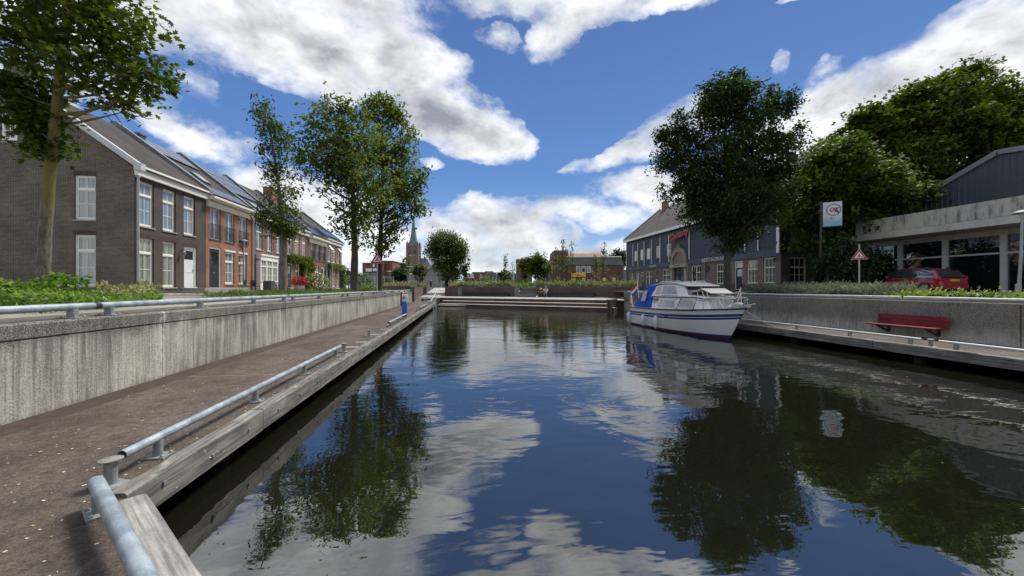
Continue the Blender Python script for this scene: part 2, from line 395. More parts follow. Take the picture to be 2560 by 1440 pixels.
def glassmat(name, col, rough=.04, fold=0):
    """window glass seen from outside: a mirror of the sky over whatever hangs behind it"""
    if name in MATS: return MATS[name]
    m, T, b = base_mat(name); p = pos(T); c = col
    if fold:
        n = T.noise(T.mapping(p, (fold, fold, .3)), 1.0, 2, .5); c = T.mix(T.ramp(n, .35, .65), tuple(k*.55 for k in col), col)
    T.put(b.inputs['Base Color'], c); b.inputs['Roughness'].default_value = rough; b.inputs['Specular IOR Level'].default_value = .9
    b.inputs['IOR'].default_value = 1.7
    bump(T, b, T.noise(p, 1.3, 2, .5), .012, .25); MATS[name] = m; return m
# ---------------------------------------------------------------- shared materials
WHITE = plain('white_paint', (.78, .78, .74), .45, .06, 2)
CREAM = plain('cream_paint', (.72, .69, .58), .5, .08, 2)
GALV = plain('galvanised_steel', (.40, .46, .50), .42, .22, 7, metal=.35, bmp=.002, bsc=90)
GALVD = plain('galvanised_dull', (.24, .26, .26), .6, .3, 9, metal=.2, bmp=.002)
BLACK = plain('black_paint', (.02, .021, .024), .4, .2, 5)
DARKST = plain('dark_slate', (.05, .055, .065), .6, .2, 3)
LEAD = plain('zinc_flashing', (.16, .18, .20), .5, .2, 2)
STONE = plain('sill_stone', (.30, .28, .25), .8, .2, 6, bmp=.004)
def rustypipe():
    m, T, b = base_mat('weathered_pipe'); p = pos(T)
    n = T.noise(T.mapping(p, (5, 5, 5)), 1, 7, .65); fine = T.noise(p, 70, 3, .6)
    c = T.mix(T.ramp(n, .35, .65), (.24, .29, .34), (.38, .44, .48))
    sc = T.ramp(T.noise(T.mapping(p, (22, 22, 22)), 1, 5, .8), .63, .70)
    c = T.mix(T.math('MULTIPLY', sc, .75), c, (.10, .11, .12))
    k = T.ramp(fine, .3, .7, .88, 1.1); c = T.mix(1.0, c, T.comb(k, k, k), 'MULTIPLY')
    T.put(b.inputs['Base Color'], c); b.inputs['Metallic'].default_value = .25; T.put(b.inputs['Roughness'], T.ramp(n, .3, .7, .36, .55))
    bump(T, b, fine, .002); return m
PIPE = rustypipe()
OAK = wood('grey_oak', (.25, .24, .215), (.095, .09, .08), 'Y')
OAKD = wood('grey_oak_diagonal', (.36, .35, .32), (.17, .165, .15), 'D')
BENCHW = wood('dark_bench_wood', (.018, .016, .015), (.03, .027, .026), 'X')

# ---------------------------------------------------------------- water
def watermat():
    m, T, b = base_mat('canal_water'); p = pos(T); x, y, z = T.xyz(p)
    T.put(b.inputs['Base Color'], (.008, .0085, .005)); b.inputs['Roughness'].default_value = .015; b.inputs['IOR'].default_value = 2.7
    b.inputs['Specular IOR Level'].default_value = .5
    slow = T.noise(T.mapping(p, (.55, .8, 1)), 1.0, 3, .45, .6)
    mid = T.noise(T.mapping(p, (1.5, 3.0, 1), (4, 1, 0)), 1.0, 3, .5, .3)
    rip = T.noise(T.mapping(p, (2.2, 7.5, 1), (0, 3, 0)), 1.0, 3, .5)
    patch = T.ramp(T.noise(T.mapping(p, (.16, .13, 1)), 1.0, 2, .5), .38, .62, .25, 1.0)
    far = T.ramp(y, 4.0, 15.0, .10, 1.0)
    hgt = T.math('ADD', T.math('MULTIPLY', slow, 2.2), T.math('MULTIPLY', mid, .42))
    hgt = T.math('ADD', hgt, T.math('MULTIPLY', T.math('MULTIPLY', rip, T.math('MULTIPLY', patch, far)), .62))
    bump(T, b, hgt, .0085, 1.0); return m
LAB.update(water='still dark canal water that mirrors the sky and trees', ground='street level ground around the canal basin')
# far end of the basin: oblique steps and a brick wall that run from upper left to lower right
def line_at(a, b, X): t = (X-a[0])/(b[0]-a[0]); return a[1]+(b[1]-a[1])*t
SA, SB = (-2.6, 45.6), (13.9, 33.8)        # front edge of the platform
WA, WB = (-1.9, 52.2), (20.2, 40.3)        # back wall
CX = -5.2                                   # left quay wall face
LX = -2.52                                  # left dock edge
RX, RW = 12.15, 14.8                        # right dock edge, right quay wall face
Z_D, Z_C, Z_S, Z_P, Z_T = .45, 1.62, 1.67, .90, 2.02   # dock, coping, street, platform, upper terrace
YR = 26.0
YW = 33.4

mb = MB(); mb.add([(-5.2, -4, 0), (20, -4, 0), (20, 50, 0), (-5.2, 50, 0)], [(0, 1, 2, 3)]); water = struct('water', mb, watermat())
def pavemat(name, col, w, h, gap, gapc):
    m, T, b = base_mat(name); p = pos(T)
    br = T.add('ShaderNodeTexBrick'); T.put(br.inputs['Vector'], T.mapping(p, (1, 1, 1), (0, 0, 0), (0, 0, R(0)))); br.inputs['Scale'].default_value = 1
    br.inputs['Brick Width'].default_value = w; br.inputs['Row Height'].default_value = h; br.inputs['Mortar Size'].default_value = gap
    T.put(br.inputs['Color1'], tuple(c*.88 for c in col)); T.put(br.inputs['Color2'], tuple(c*1.1 for c in col)); T.put(br.inputs['Mortar'], gapc)
    k = T.ramp(T.noise(p, .7, 7, .65), .3, .7, .75, 1.2); g = T.ramp(T.noise(p, 40, 3, .6), .3, .7, .85, 1.15)
    c = T.mix(1.0, br.outputs[0], T.comb(k, k, k), 'MULTIPLY'); c = T.mix(1.0, c, T.comb(g, g, g), 'MULTIPLY')
    T.put(b.inputs['Base Color'], c); b.inputs['Roughness'].default_value = .95; b.inputs['Specular IOR Level'].default_value = .15; bump(T, b, br.outputs['Fac'], .004, .4); return m
# one ground sheet to the horizon with the sunken basin cut out of it
def ground():
    outer = [(-1600, -1600), (1600, -1600), (1600, 1600), (-1600, 1600)]
    hole = [(-5.6, -6), (-5.6, 78), (-1.7, 78), (-1.7, 52.3), (20.5, 40.6), (20.5, YR), (15.1, YR), (15.1, -6)]
    X = [-1600, -60, -5.52, -1.7, 15.1, 20.5, 60, 1600]; Y = [-1600, -60, -6, YW, 78, 160, 1600]; mb = MB()
    for i in range(7):
        for j in range(6):
            if (i == 2 and j in (2, 3)) or (i == 3 and j in (2, 3)) or (i == 4 and j == 3): continue
            mb.add([(X[i], Y[j], Z_S), (X[i+1], Y[j], Z_S), (X[i+1], Y[j+1], Z_S), (X[i], Y[j+1], Z_S)], [(0, 1, 2, 3)])
    mb.add([(-1.7, 52.3, Z_S), (20.5, 40.6, Z_S), (20.5, 78, Z_S), (-1.7, 78, Z_S)], [(0, 1, 2, 3)])
    m, T, b = base_mat('earth'); p = pos(T)
    c = T.mix(T.ramp(T.noise(p, .25, 7, .65), .35, .65), (.22, .20, .165), (.30, .28, .24))
    k = T.ramp(T.noise(p, 25, 4, .7), .3, .7, .7, 1.25)
    T.put(b.inputs['Base Color'], T.mix(1.0, c, T.comb(k, k, k), 'MULTIPLY')); b.inputs['Roughness'].default_value = .95
    o = struct('ground', mb, m)
    o.data.flip_normals() if o.data.polygons[0].normal.z < 0 else None
ground()
mb = MB(); mb.bx(-4.5, 21, -5.5, 52, -1.6, -1.5); struct('canal_bed', mb, plain('mud', (.03, .028, .02)))
STREETM = pavemat('street_clinker', (.40, .36, .30), .22, .07, .006, (.20, .18, .15))
mb = MB(); mb.bx(-5.60, -5.52, -6.3, 78, 1.2, Z_S-.002); mb.bx(15.10, 15.18, -6.3, YW, 1.2, Z_S-.002); mb.bx(-5.68, 15.18, -6.38, -6.3, 1.2, Z_S-.002); struct('ground_edge', mb, plain('kerb_concrete', (.26, .25, .22), .9, .2, 5))
LAB['ground_edge'] = 'thin concrete edge of the street ground behind the wall copings'
mb = MB(); mb.bx(-15.0, -8.2, -10, 90, Z_S-.10, Z_S+.008); struct('street', mb, STREETM)
mb = MB(); mb.bx(-16.5, -15.0, 22.1, 60, Z_S-.1, Z_S+.05); struct('pavement', mb, pavemat('pavement_slabs', (.36, .34, .30), .3, .3, .006, (.18, .17, .15)))
mb = MB(); mb.bx(17.2, 36, -10, 60, Z_S-.1, Z_S+.008); struct('right_street', mb, pavemat('right_clinker', (.16, .14, .12), .22, .07, .006, (.08, .07, .06)))
LAB.update(street='beige clinker street in front of the brick houses', pavement='slabbed footway along the row of houses', right_street='darker brick street before the timber clad building')

# ---------------------------------------------------------------- docks: gritty brown surface, dark below
def dockmat():
    m, T, b = base_mat('dock_grit'); p = pos(T)
    n = T.noise(p, .8, 6, .65); f = T.noise(p, 65, 4, .75); g = T.noise(p, 17, 4, .7); pt = T.noise(p, 2.6, 5, .7)
    c = T.mix(T.ramp(n, .35, .65), (.066, .050, .040), (.118, .095, .078))
    c = T.mix(T.ramp(pt, .52, .68, 0, .5), c, (.045, .034, .026))
    k = T.ramp(T.math('ADD', T.math('MULTIPLY', f, .6), T.math('MULTIPLY', g, .4)), .34, .66, .45, 1.6)
    c = T.mix(1.0, c, T.comb(k, k, k), 'MULTIPLY')
    x, y, z = T.xyz(p)
    sp = T.ramp(T.noise(T.mapping(p, (30, 40, 30)), 1.0, 2, .5), .725, .76, 0, .7)
    c = T.mix(sp, c, (.30, .28, .24))
    for yc in (7.62, 16.5, 25.6):      # sealed joints across the walkway
        c = T.mix(T.ramp(T.math('ABSOLUTE', T.math('ADD', T.math('SUBTRACT', y, yc), T.math('MULTIPLY', T.math('SUBTRACT', g, .5), .03))), .006, .022, .55, 0), c, (.30, .24, .20))
    T.put(b.inputs['Base Color'], c); b.inputs['Roughness'].default_value = .88; b.inputs['Specular IOR Level'].default_value = .35
    bump(T, b, T.math('ADD', f, g), .012, .9); return m
DOCK = dockmat()
XE = -3.05
poly = [(CX-.1, -6), (-2.2, -6), (9.0, -6), (9.0, -3), (4.2, -3.35), (-2.5, 3.35), (LX-.1, 3.40), (LX-.1, 41.2), (CX-.1, 43.2)]
mb = MB(); mb.prism([(x, y, Z_D) for x, y in reversed(poly)], (0, 0, -.14)); struct('left_walkway', mb, DOCK)
mb = MB(); mb.bx(RX+.1, RW+.1, -6, YR, Z_D-.14, Z_D); mb.bx(4.2, RX+.1, -6, -3.4, Z_D-.14, Z_D-.002); struct('right_walkway', mb, DOCK)
# raised gutter course where the dock meets the wall
mb = MB(); mb.prism([(CX, 0, Z_D), (CX+.34, 0, Z_D), (CX+.32, 0, Z_D+.010), (CX, 0, Z_D+.022)], (0, 42.6, 0)); struct('dock_gutter', mb, plain('gutter_grit', (.050, .031, .025), .9, .35, 6, bmp=.01))
LAB.update(left_walkway='brown gritty walkway on the left, low over the water', right_walkway='brown gritty walkway on the right, low over the water',
           dock_gutter='raised brown strip at the foot of the left wall', canal_bed='muddy bed under the canal water')
# timber edge of the docks: single beams butted end to end
def worn_beam(mb, p, q, w, h, up=(0, 0, 1)):
    """a weathered beam whose top outer arris is uneven"""
    p, q = Vector(p), Vector(q); d = q-p; L = d.length; d.normalize(); r = d.cross(Vector(up)).normalized(); n = max(4, int(L/.22))
    rings = []
    for i in range(n+1):
        c = p+d*(L*i/n); j = lambda a: (rnd.random()-.5)*a
        e = .012 if 0 < i < n else 0
        chip = (.05 if rnd.random() < .10 else 0)
        prof = [(-w/2, -h/2), (w/2, -h/2), (w/2+j(e), h/2-.018+j(e)), (w/2-.02-chip*.5, h/2-chip*.6), (-w/2+.02+chip, h/2+j(e)), (-w/2, h/2-.02+j(e))]
        rings.append([c+r*a+Vector(up)*b for a, b in prof])
    mb.loft(rings)
ED = thing('dock_edge', 'weathered grey timber edge of the left walkway beside the open rail', 'timber edging', (LX, 3.4, Z_D))
y = 3.30; lens = [2.05, 2.3, 2.1, 2.4, 2.2]; k = 0
while y < 41:
    L = lens[k % 5]; L = min(L, 41.2-y); mb = MB(); worn_beam(mb, (LX-.08, y, Z_D-.10+.02*math.sin(k)*.3), (LX-.08, y+L-.012, Z_D-.10), .17, .27)
    for t in (.18, .5, .83): mb.lathe((LX+.01, y+L*t, Z_D-.11), [(.0, 0), (.02, 0)], 6) if False else mb.box((LX+.012, y+L*t, Z_D-.10+rnd.uniform(-.03, .03)), (.014, .03, .03), 1)
    part('beam', mb, [OAK, GALVD], ED); y += L; k += 1
ED2 = thing('dock_edge', 'short diagonal grey timber edge beside the nearest steel pipe', 'timber edging', (-2.4, 3.25, Z_D))
a = Vector((-2.42, 3.20, Z_D-.085)); dv = Vector((1, -1, 0)).normalized()
mb = MB(); worn_beam(mb, a+dv*.0, a+dv*2.6, .19, .26); part('beam', mb, OAKD, ED2)
mb = MB(); worn_beam(mb, a+dv*2.62, a+dv*9.2, .19, .26); part('beam', mb, OAKD, ED2)
ED3 = thing('dock_edge', 'long grey timber edge of the right walkway below the red bench', 'timber edging', (RX, 6, Z_D))
y = -3.2; k = 2
while y < YR-.1:
    L = min([4.4, 4.1, 4.6][k % 3], YR-y); mb = MB(); worn_beam(mb, (RX+.08, y+L-.015, Z_D-.09), (RX+.08, y, Z_D-.09), .17, .26); part('beam', mb, OAK, ED3); y += L; k += 1
# near-black walls and piles paint the dark void under the docks
VOID = plain('shade_painted_timber', (.020, .018, .015), .9, .3, 3)
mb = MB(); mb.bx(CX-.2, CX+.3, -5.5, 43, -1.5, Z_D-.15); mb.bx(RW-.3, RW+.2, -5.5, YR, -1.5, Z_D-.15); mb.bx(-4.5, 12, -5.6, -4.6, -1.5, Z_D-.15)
struct('under_dock', mb, VOID); LAB['under_dock'] = 'near-black backing that paints the shade below the walkways at the water'
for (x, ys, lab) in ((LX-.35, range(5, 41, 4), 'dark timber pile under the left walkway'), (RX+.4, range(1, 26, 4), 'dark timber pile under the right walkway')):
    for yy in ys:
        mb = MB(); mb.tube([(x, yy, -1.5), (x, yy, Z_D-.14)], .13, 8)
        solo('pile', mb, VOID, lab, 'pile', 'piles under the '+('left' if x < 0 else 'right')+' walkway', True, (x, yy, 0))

# ---------------------------------------------------------------- concrete quay walls
CONL = concrete('left_concrete', (.50, .48, .42), (.13, .125, .11), (Z_C-.36, Z_C-.16))
CONR = concrete('right_concrete', (.52, .495, .43), (.15, .142, .122), (Z_C-1.2, Z_C-.6), .35)
QL = thing('quay_wall', 'long streaky grey concrete wall behind the left walkway, under the pipe railing', 'wall', (CX, 0, Z_D))
ys = [-6, 7.55, 16.5, 25.6, 34.6, 43.2]
for i in range(5):
    y0, y1 = ys[i]+.006, ys[i+1]-.006
    mb = MB(); mb.bx(CX-.34, CX, y0, y1, -.2, Z_C-.205); part('panel', mb, CONL, QL)
    mb = MB(); mb.box((CX-.17+.0025, (y0+y1)/2, Z_C-.10), (.345, y1-y0, .20), 0, 0, .02); part('coping', mb, CONL, QL)
QR = thing('quay_wall', 'mottled dark grey concrete wall behind the red bench on the right', 'wall', (RW, 0, Z_D))
ys = [-6, .5, 8.35, 17.2, YR, YW]
for i in range(5):
    y0, y1 = ys[i]+.012, ys[i+1]-.012
    mb = MB(); mb.box((RW+.17, (y0+y1)/2, (Z_C-.2)/2), (.34, y1-y0, Z_C+.2), 0, 0, .015); part('panel', mb, CONR, QR)
mb = MB(); mb.bx(-5.3, 14.8, -6.3, -6.0, -.2, Z_C); solo('quay_wall', mb, CONR, 'concrete wall behind the viewer at the near end of the walkways', 'wall')

# ---------------------------------------------------------------- pipe rails
def post_geo(mb, x, y, zb, zt, r=.05, rz=0, plate=(.26, .20)):
    mb.tube([(x, y, zb), (x, y, zt)], r, 12, 0); 
def rail(label, p, q, posts, zb, r, group, hollow=True, pr=.05, plate=(.24, .20), rz=0):
    p, q = Vector(p), Vector(q)
    t = thing('pipe_rail', label, 'railing', (p.x, p.y, zb), group)
    mb = MB(); mb.tube([p, (p+q)/2, q], r, 20, 0, True, hollow); part('pipe', mb, PIPE, t, True)
    d = q-p
    for s in posts:
        c = p+d*s
        mb = MB(); mb.tube([(c.x, c.y, zb+.015), (c.x, c.y, c.z-r*.6)], pr, 14); pm = part('post', mb, GALVD, t, True)
        mb = MB(); mb.box((c.x, c.y, zb+.009), (plate[0], plate[1], .014), 0, rz)
        ca, sa = math.cos(rz), math.sin(rz)
        for i in (-1, 1):
            for j in (-1, 1):
                ex, ey = i*plate[0]*.36, j*plate[1]*.34
                mb.lathe((c.x+ex*ca-ey*sa, c.y+ex*sa+ey*ca, zb+.016), [(.016, 0), (.016, .012), (.008, .02)], 6, 0)
        part('base_plate', mb, GALVD, pm)
    return t
xr = CX-.18; zr = EYE-.27
def pf(y, y0, y1): return (y-y0)/(y1-y0)
segs = [(-3.6, 6.48, (5.9-.0,), 'near left'), (6.56, 12.9, (6.74, 8.84, 10.95, 12.7), ''), (13.0, 19.2, (13.35, 15.71, 18.7), ''), (19.28, 25.6, (19.5, 22.3, 25.2), ''), (25.68, 32, (25.9, 28.7, 31.6), ''), (32.08, 42.6, (32.4, 35.5, 38.5, 42.2), '')]
labs = ['blue grey pipe rail on the left wall, cut by the left edge of the photo', 'long pipe rail on the left wall, starting at the dark sleeve', 'pipe rail on the left wall, third piece from the viewer', 'pipe rail on the left wall, fourth piece from the viewer', 'pipe rail on the left wall, fifth piece from the viewer', 'farthest pipe rail on the left wall, ending above the red lifebuoy box']
for i, (y0, y1, ps, _) in enumerate(segs):
    posts = [pf(v, y0, y1) for v in ps]+([pf(2.9, y0, y1), pf(-.2, y0, y1)] if i == 0 else [])
    if i == 0: posts[0] = pf(6.17, y0, y1)
    t = rail(labs[i], (xr, y0, zr), (xr, y1, zr), posts, Z_C, .050, 'pipe rails on the left quay wall', i == 1, .06)
mb = MB(); mb.tube([(xr, 6.47, zr), (xr, 6.57, zr)], .052, 12); solo('pipe_sleeve', mb, BLACK, 'black sleeve between two pipe rails on the left wall', 'sleeve', loc=(xr, 6.5, zr))
# right wall rails (pale)
RPIPE = plain('pale_pipe', (.52, .55, .54), .5, .15, 5, metal=.15)
xr2 = RW+.2; zr2 = EYE-.33
def rail2(label, p, q, ys_, zb, group, r=.042):
    t = thing('pipe_rail', label, 'railing', (p[0], p[1], zb), group)
    mb = MB(); mb.tube([p, q], r, 14); part('pipe', mb, RPIPE, t, True)
    for v in ys_:
        mb = MB(); mb.tube([(p[0], v, zb), (p[0], v, p[2]-r*.5)], .05, 10); part('post', mb, GALVD, t, True)
rail2('pale pipe rail on the right wall in front of the green hedge', (xr2, 1.0, zr2-.03), (xr2, 11.2, zr2), (3, 6.1, 9.23, 11.0), Z_C, 'pipe rails on the right quay wall')
rail2('pale pipe rail on the right wall in front of the grey lavender', (xr2, 11.3, zr2), (xr2, 18.3, zr2), (11.45, 13.18, 14.98, 17.9), Z_C, 'pipe rails on the right quay wall')
rail2('pale pipe rail on the right wall behind the bow of the boat', (xr2, 18.4, zr2), (xr2, 33.0, zr2), (18.6, 21.5, 25.4, 29, 32.6), Z_C, 'pipe rails on the right quay wall')
# low rails along the dock edges
zd = Z_D+.185
G = 'low pipe rails along the left walkway edge'
rail('low open ended pipe rail in the near left, right beside the water', (-2.83, 3.66, zd), (-2.86, 9.75, zd), [pf(4.02, 3.62, 9.75), pf(5.8, 3.62, 9.75), pf(7.54, 3.62, 9.75), pf(9.4, 3.62, 9.75)], Z_D, .040, G, True, .038, (.2, .16))
rail('low pipe rail in front of the blue pillar', (-2.86, 16.1, zd), (-2.86, 21.2, zd), [.08, .5, .92], Z_D, .040, G, True, .038, (.2, .16))
rail('farthest low pipe rail on the left walkway, next to the ladder', (-2.86, 28.2, zd), (-2.86, 33.6, zd), [.1, .5, .9], Z_D, .040, G, True, .038, (.2, .16))
n0 = Vector((-2.64, 3.20, zd-.01)); dd = Vector((1.12, -1.10, 0)).normalized()
rail('thick pipe rail running out of the bottom edge of the photo', n0, n0+dd*4.3, [.035, .55, .97], Z_D, .046, G, False, .040, (.2, .15), R(-45))
G = 'low pipe rails along the right walkway edge'
def rail3(label, y0, y1, ps): 
    t = rail2(label, (RX+.38, y0, zd), (RX+.38, y1, zd), ps, Z_D, G, .034)
rail3('low pale pipe rail cut by the right edge of the photo', 2.5, 8.55, (4.0, 6.2, 8.2))
rail3('low pale pipe rail in front of the red bench', 8.95, 15.9, (9.2, 10.9, 12.9, 15.6))
rail3('low pale pipe rail hidden partly behind the bow', 16.9, 22.6, (17.1, 19.7, 22.3))
# mooring bollards: mushroom heads on plates
def bollard(x, y, label, s=1):
    t = thing('bollard', label, 'bollard', (x, y, Z_D), 'mushroom bollards on the walkways')
    mb = MB(); mb.tube([(x, y, Z_D+.015), (x, y, Z_D+.2*s)], .042, 12); part('post', mb, GALVD, t, True)
    mb = MB(); mb.lathe((x, y, Z_D+.2*s), [(.042, -.005), (.078, .004), (.078, .013), (.045, .022)], 16); part('cap', mb, plain('dull_cap', (.22, .20, .17), .6, .3, 9), t, True)
    mb = MB(); mb.box((x, y, Z_D+.008), (.24, .16, .014), 0, R(-20)); part('base_plate', mb, GALVD, t)
bollard(-2.80, 3.52, 'grey mushroom bollard in the near left corner between two pipes')
bollard(-2.86, 10.05, 'mushroom bollard at the far end of the long low pipe')
bollard(-2.95, 13.1, 'lone mushroom bollard in the open middle stretch of the left walkway')
bollard(-2.85, 26.2, 'far mushroom bollard beyond the blue pillar')
bollard(RX+.4, 8.75, 'mushroom bollard between two rails on the right walkway')
bollard(RX+.4, 16.4, 'mushroom bollard with the mooring rope of the boat')
# bare base plates left where a rail is missing
for yy, w in ((10.75, .5), (11.7, .34), (13.5, .42), (15.2, .5)):
    mb = MB(); mb.box((-2.84, yy, Z_D+.008), (.34, .09, .014)); solo('base_plate', mb, plain('pale_plate', (.5, .48, .43), .6, .2, 8), {10.75: 'pale steel plate on the left walkway, nearest to the viewer', 11.7: 'pale steel plate on the left walkway before the lone bollard', 13.5: 'pale steel plate beside the lone bollard', 15.2: 'pale steel plate just before the second low pipe'}[yy], 'plate', 'bare plates on the left walkway', loc=(-2.84, yy, Z_D))
# blue supply pillar, red lifebuoy box
px, py = -3.0, 21.6
t = thing('supply_pillar', 'blue power and water pillar with a pale top on the left walkway', 'pillar', (px, py, Z_D))
BLUE = plain('pillar_blue', (.02, .13, .55), .4, .08, 4); 
mb = MB(); mb.box((px, py, Z_D+.42), (.26, .26, .84), 0, 0, .03); part('body', mb, BLUE, t)
mb = MB(); mb.box((px, py, Z_D+1.0), (.25, .25, .32), 0, 0, .02); hd = part('head', mb, plain('pale_blue_panel', (.62, .66, .78), .4, .05, 4), t)
mb = MB(); mb.box((px, py, Z_D+1.185), (.28, .28, .05), 0, 0, .015); part('lid', mb, WHITE, t)
mb = MB(); mb.box((px-.02, py-.135, Z_D+1.05), (.12, .02, .08), 0); mb.box((px+.135, py, Z_D+1.0), (.02, .1, .1)); part('socket', mb, DARKST, hd)
bxx, by = CX+.14, 35.4
t = thing('lifebuoy_box', 'tall red lifebuoy box fixed to the far end of the left wall', 'box', (bxx, by, Z_D+.3))
mb = MB(); mb.box((bxx, by, Z_D+.72), (.24, .8, .98), 0, 0, .1); part('body', mb, plain('box_red', (.50, .015, .02), .35, .08, 4), t)
mb = MB(); mb.box((bxx+.05, by-.41, Z_D+.74), (.1, .03, .7), 0, 0, .01); mb.box((bxx+.13, by, Z_D+.74), (.025, .35, .45), 0); part('label_panel', mb, WHITE, t)
mb = MB(); mb.box((bxx-.08, by, Z_D+.12), (.06, .1, .5)); part('bracket', mb, DARKST, t)
# ladder hoops at the end of the left dock
t = thing('ladder', 'steel ladder with two curved handrails at the far end of the left walkway', 'ladder', (LX, 36, Z_D))
for dy in (0, .5):
    mb = MB(); pts = [(LX-.75, 36+dy, Z_D+.0)]+[(LX-.35-.42*math.cos(a), 36+dy, Z_D+.25+.42*math.sin(a)) for a in [R(q) for q in range(10, 171, 20)]]+[(LX+.08, 36+dy, -.7)]
    mb.tube(pts, .022, 8); part('handrail', mb, RPIPE, t, True)
for zz in (-.35, -.05, .25):
    mb = MB(); mb.beam((LX+.08, 36, zz), (LX+.08, 36.5, zz), .06, .03); part('rung', mb, GALVD, t)
mb = MB(); mb.tube([(-2.75, 36.8, Z_D+.3), (-2.75, 44.8, Z_P+.55)], .035, 8); mb.tube([(-2.75, 36.9, Z_D), (-2.75, 36.9, Z_D+.3)], .03, 8); mb.tube([(-2.75, 44.5, Z_P-.1), (-2.75, 44.5, Z_P+.53)], .03, 8)
solo('handrail', mb, RPIPE, 'sloping steel handrail beside the dark ramp at the end of the left walkway', 'handrail', smooth=True, loc=(-2.75, 36.8, Z_D))

# ---------------------------------------------------------------- red bench on the right wall
t = thing('bench', 'dark red bench with a two plank back against the right concrete wall', 'bench', (RW-.3, 10.75, Z_D))
RED = wood('red_planks', (.25, .028, .036), (.15, .018, .024), 'Y')
y0, y1 = 9.75, 11.75
for zc in (1.075, .905):
    mb = MB(); mb.box((RW-.14, (y0+y1)/2, zc), (.045, y1-y0, .165), 0, 0, .01); part('back_plank', mb, RED, t)
for i in range(3):
    mb = MB(); mb.box((RW-.27-.13*i, (y0+y1)/2+.05, .80-.005*i), (.13, y1-y0, .045), 0, 0, .008); part('seat_plank', mb, RED, t)
for yy in (y0+.3, y1-.3):
    mb = MB(); mb.beam((RW-.10, yy, Z_D+.1), (RW-.09, yy, 1.16), .09, .05, 0, (0, 1, 0)); mb.beam((RW-.1, yy, .745), (RW-.60, yy, .745), .05, .05); mb.beam((RW-.12, yy, Z_D+.10), (RW-.5, yy, .73), .04, .05); part('bracket', mb, BLACK, t)

# ---------------------------------------------------------------- far end: steps, platform, brick walls
BRP = brick('plum_brick', (.135, .080, .072), (.095, .058, .056), (.11, .09, .085))
BRPD = brick('plum_brick_pale', (.155, .10, .09), (.11, .07, .068), (.12, .105, .10))  # slightly paler plum brick for the walls along the ramp
CONS = plain('step_concrete', (.62, .57, .50), .85, .12, 2, bmp=.004)
sdir = Vector((SB[0]-SA[0], SB[1]-SA[1], 0)).normalized(); snor = Vector((sdir.y, -sdir.x, 0))   # toward the viewer
t = thing('basin_steps', 'broad waterside steps of plum brick with pale nosings at the far end of the basin', 'steps', (5, 40, 0))
for i in range(4):
    z1 = Z_P-.30*i; off = .82*i
    a = Vector((SA[0], SA[1], 0))+snor*off+sdir*(0.2 if i == 0 else 1.2+.15*i); b = Vector((SB[0], SB[1], 0))+snor*off+sdir*(.0+.25*i)
    if i < 3:
        mb = MB(); c = [a, b, b-snor*.42, a-snor*.42]; mb.prism([(v.x, v.y, z1) for v in c], (0, 0, -.065)); part('nosing', mb, CONS, t)
    a2, b2 = a-snor*.03, b-snor*.03; c = [a2, b2, b2-snor*1.6, a2-snor*1.6]
    mb = MB(); mb.prism([(v.x, v.y, (z1-.066) if i < 3 else z1) for v in c], (0, 0, -.9-(z1 if i < 3 else 0))); part('riser', mb, BRP, t)
# left flank wall and right wooden box of the steps
mb = MB(); a = Vector((SA[0]-.1, SA[1]-.2, 0)); c = [a, a+sdir*.5, a+sdir*.5+snor*2.6, a+snor*2.6]; mb.prism([(v.x, v.y, Z_P-.08) for v in c], (0, 0, -1.6))
solo('flank_wall', mb, plain('mossy_brick', (.075, .075, .05), .9, .4, 3, bmp=.01), 'short mossy wall at the left end of the waterside steps', 'wall')
mb = MB(); mb.tube([Vector((SA[0]+.2, SA[1]-2.8, .12)), Vector((SA[0]+4.9, SA[1]-5.0, .12))], .07, 8); solo('boom', mb, plain('pale_boom', (.5, .48, .42), .6, .2, 5), 'pale floating pole at the foot of the left end of the steps', 'pole', smooth=True)
t = thing('timber_box', 'dark timber crib closing the right end of the steps beside the boat stern', 'timber structure', (14.2, 33, 0))
b0 = Vector((SB[0]+.2, SB[1]-.1, 0))
for i in range(4):
    mb = MB(); mb.beam(b0+snor*(.1+.75*i)+Vector((0, 0, -.6)), b0+snor*(.1+.75*i)+Vector((0, 0, Z_P+.02)), .2, .2, 0, (0, 1, 0)); part('post', mb, wood('dark_oak', (.11, .10, .09), (.05, .045, .04), 'Z'), t)
for i in range(5):
    mb = MB(); zz = Z_P-.05-.2*i; mb.beam(b0+snor*-.1+Vector((.12, 0, zz)), b0+snor*2.5+Vector((.12, 0, zz)), .05, .17); part('board', mb, wood('dark_oak', (.11, .10, .09), (.05, .045, .04), 'Z'), t)
mb = MB(); mb.beam(b0+snor*-.3+Vector((0, 0, Z_P+.08)), b0+snor*2.7+Vector((0, 0, Z_P+.08)), .28, .09); part('cap', mb, OAK, t)
for k in range(2):
    mb = MB(); mb.beam(b0+Vector((-1.6+k*1.9, 1.0-k*1.3, Z_P+.28)), b0+Vector((1.9+k*1.0, -2.3-k*.6, Z_P+.02)), .10, .05); part('handrail', mb, OAK, t)
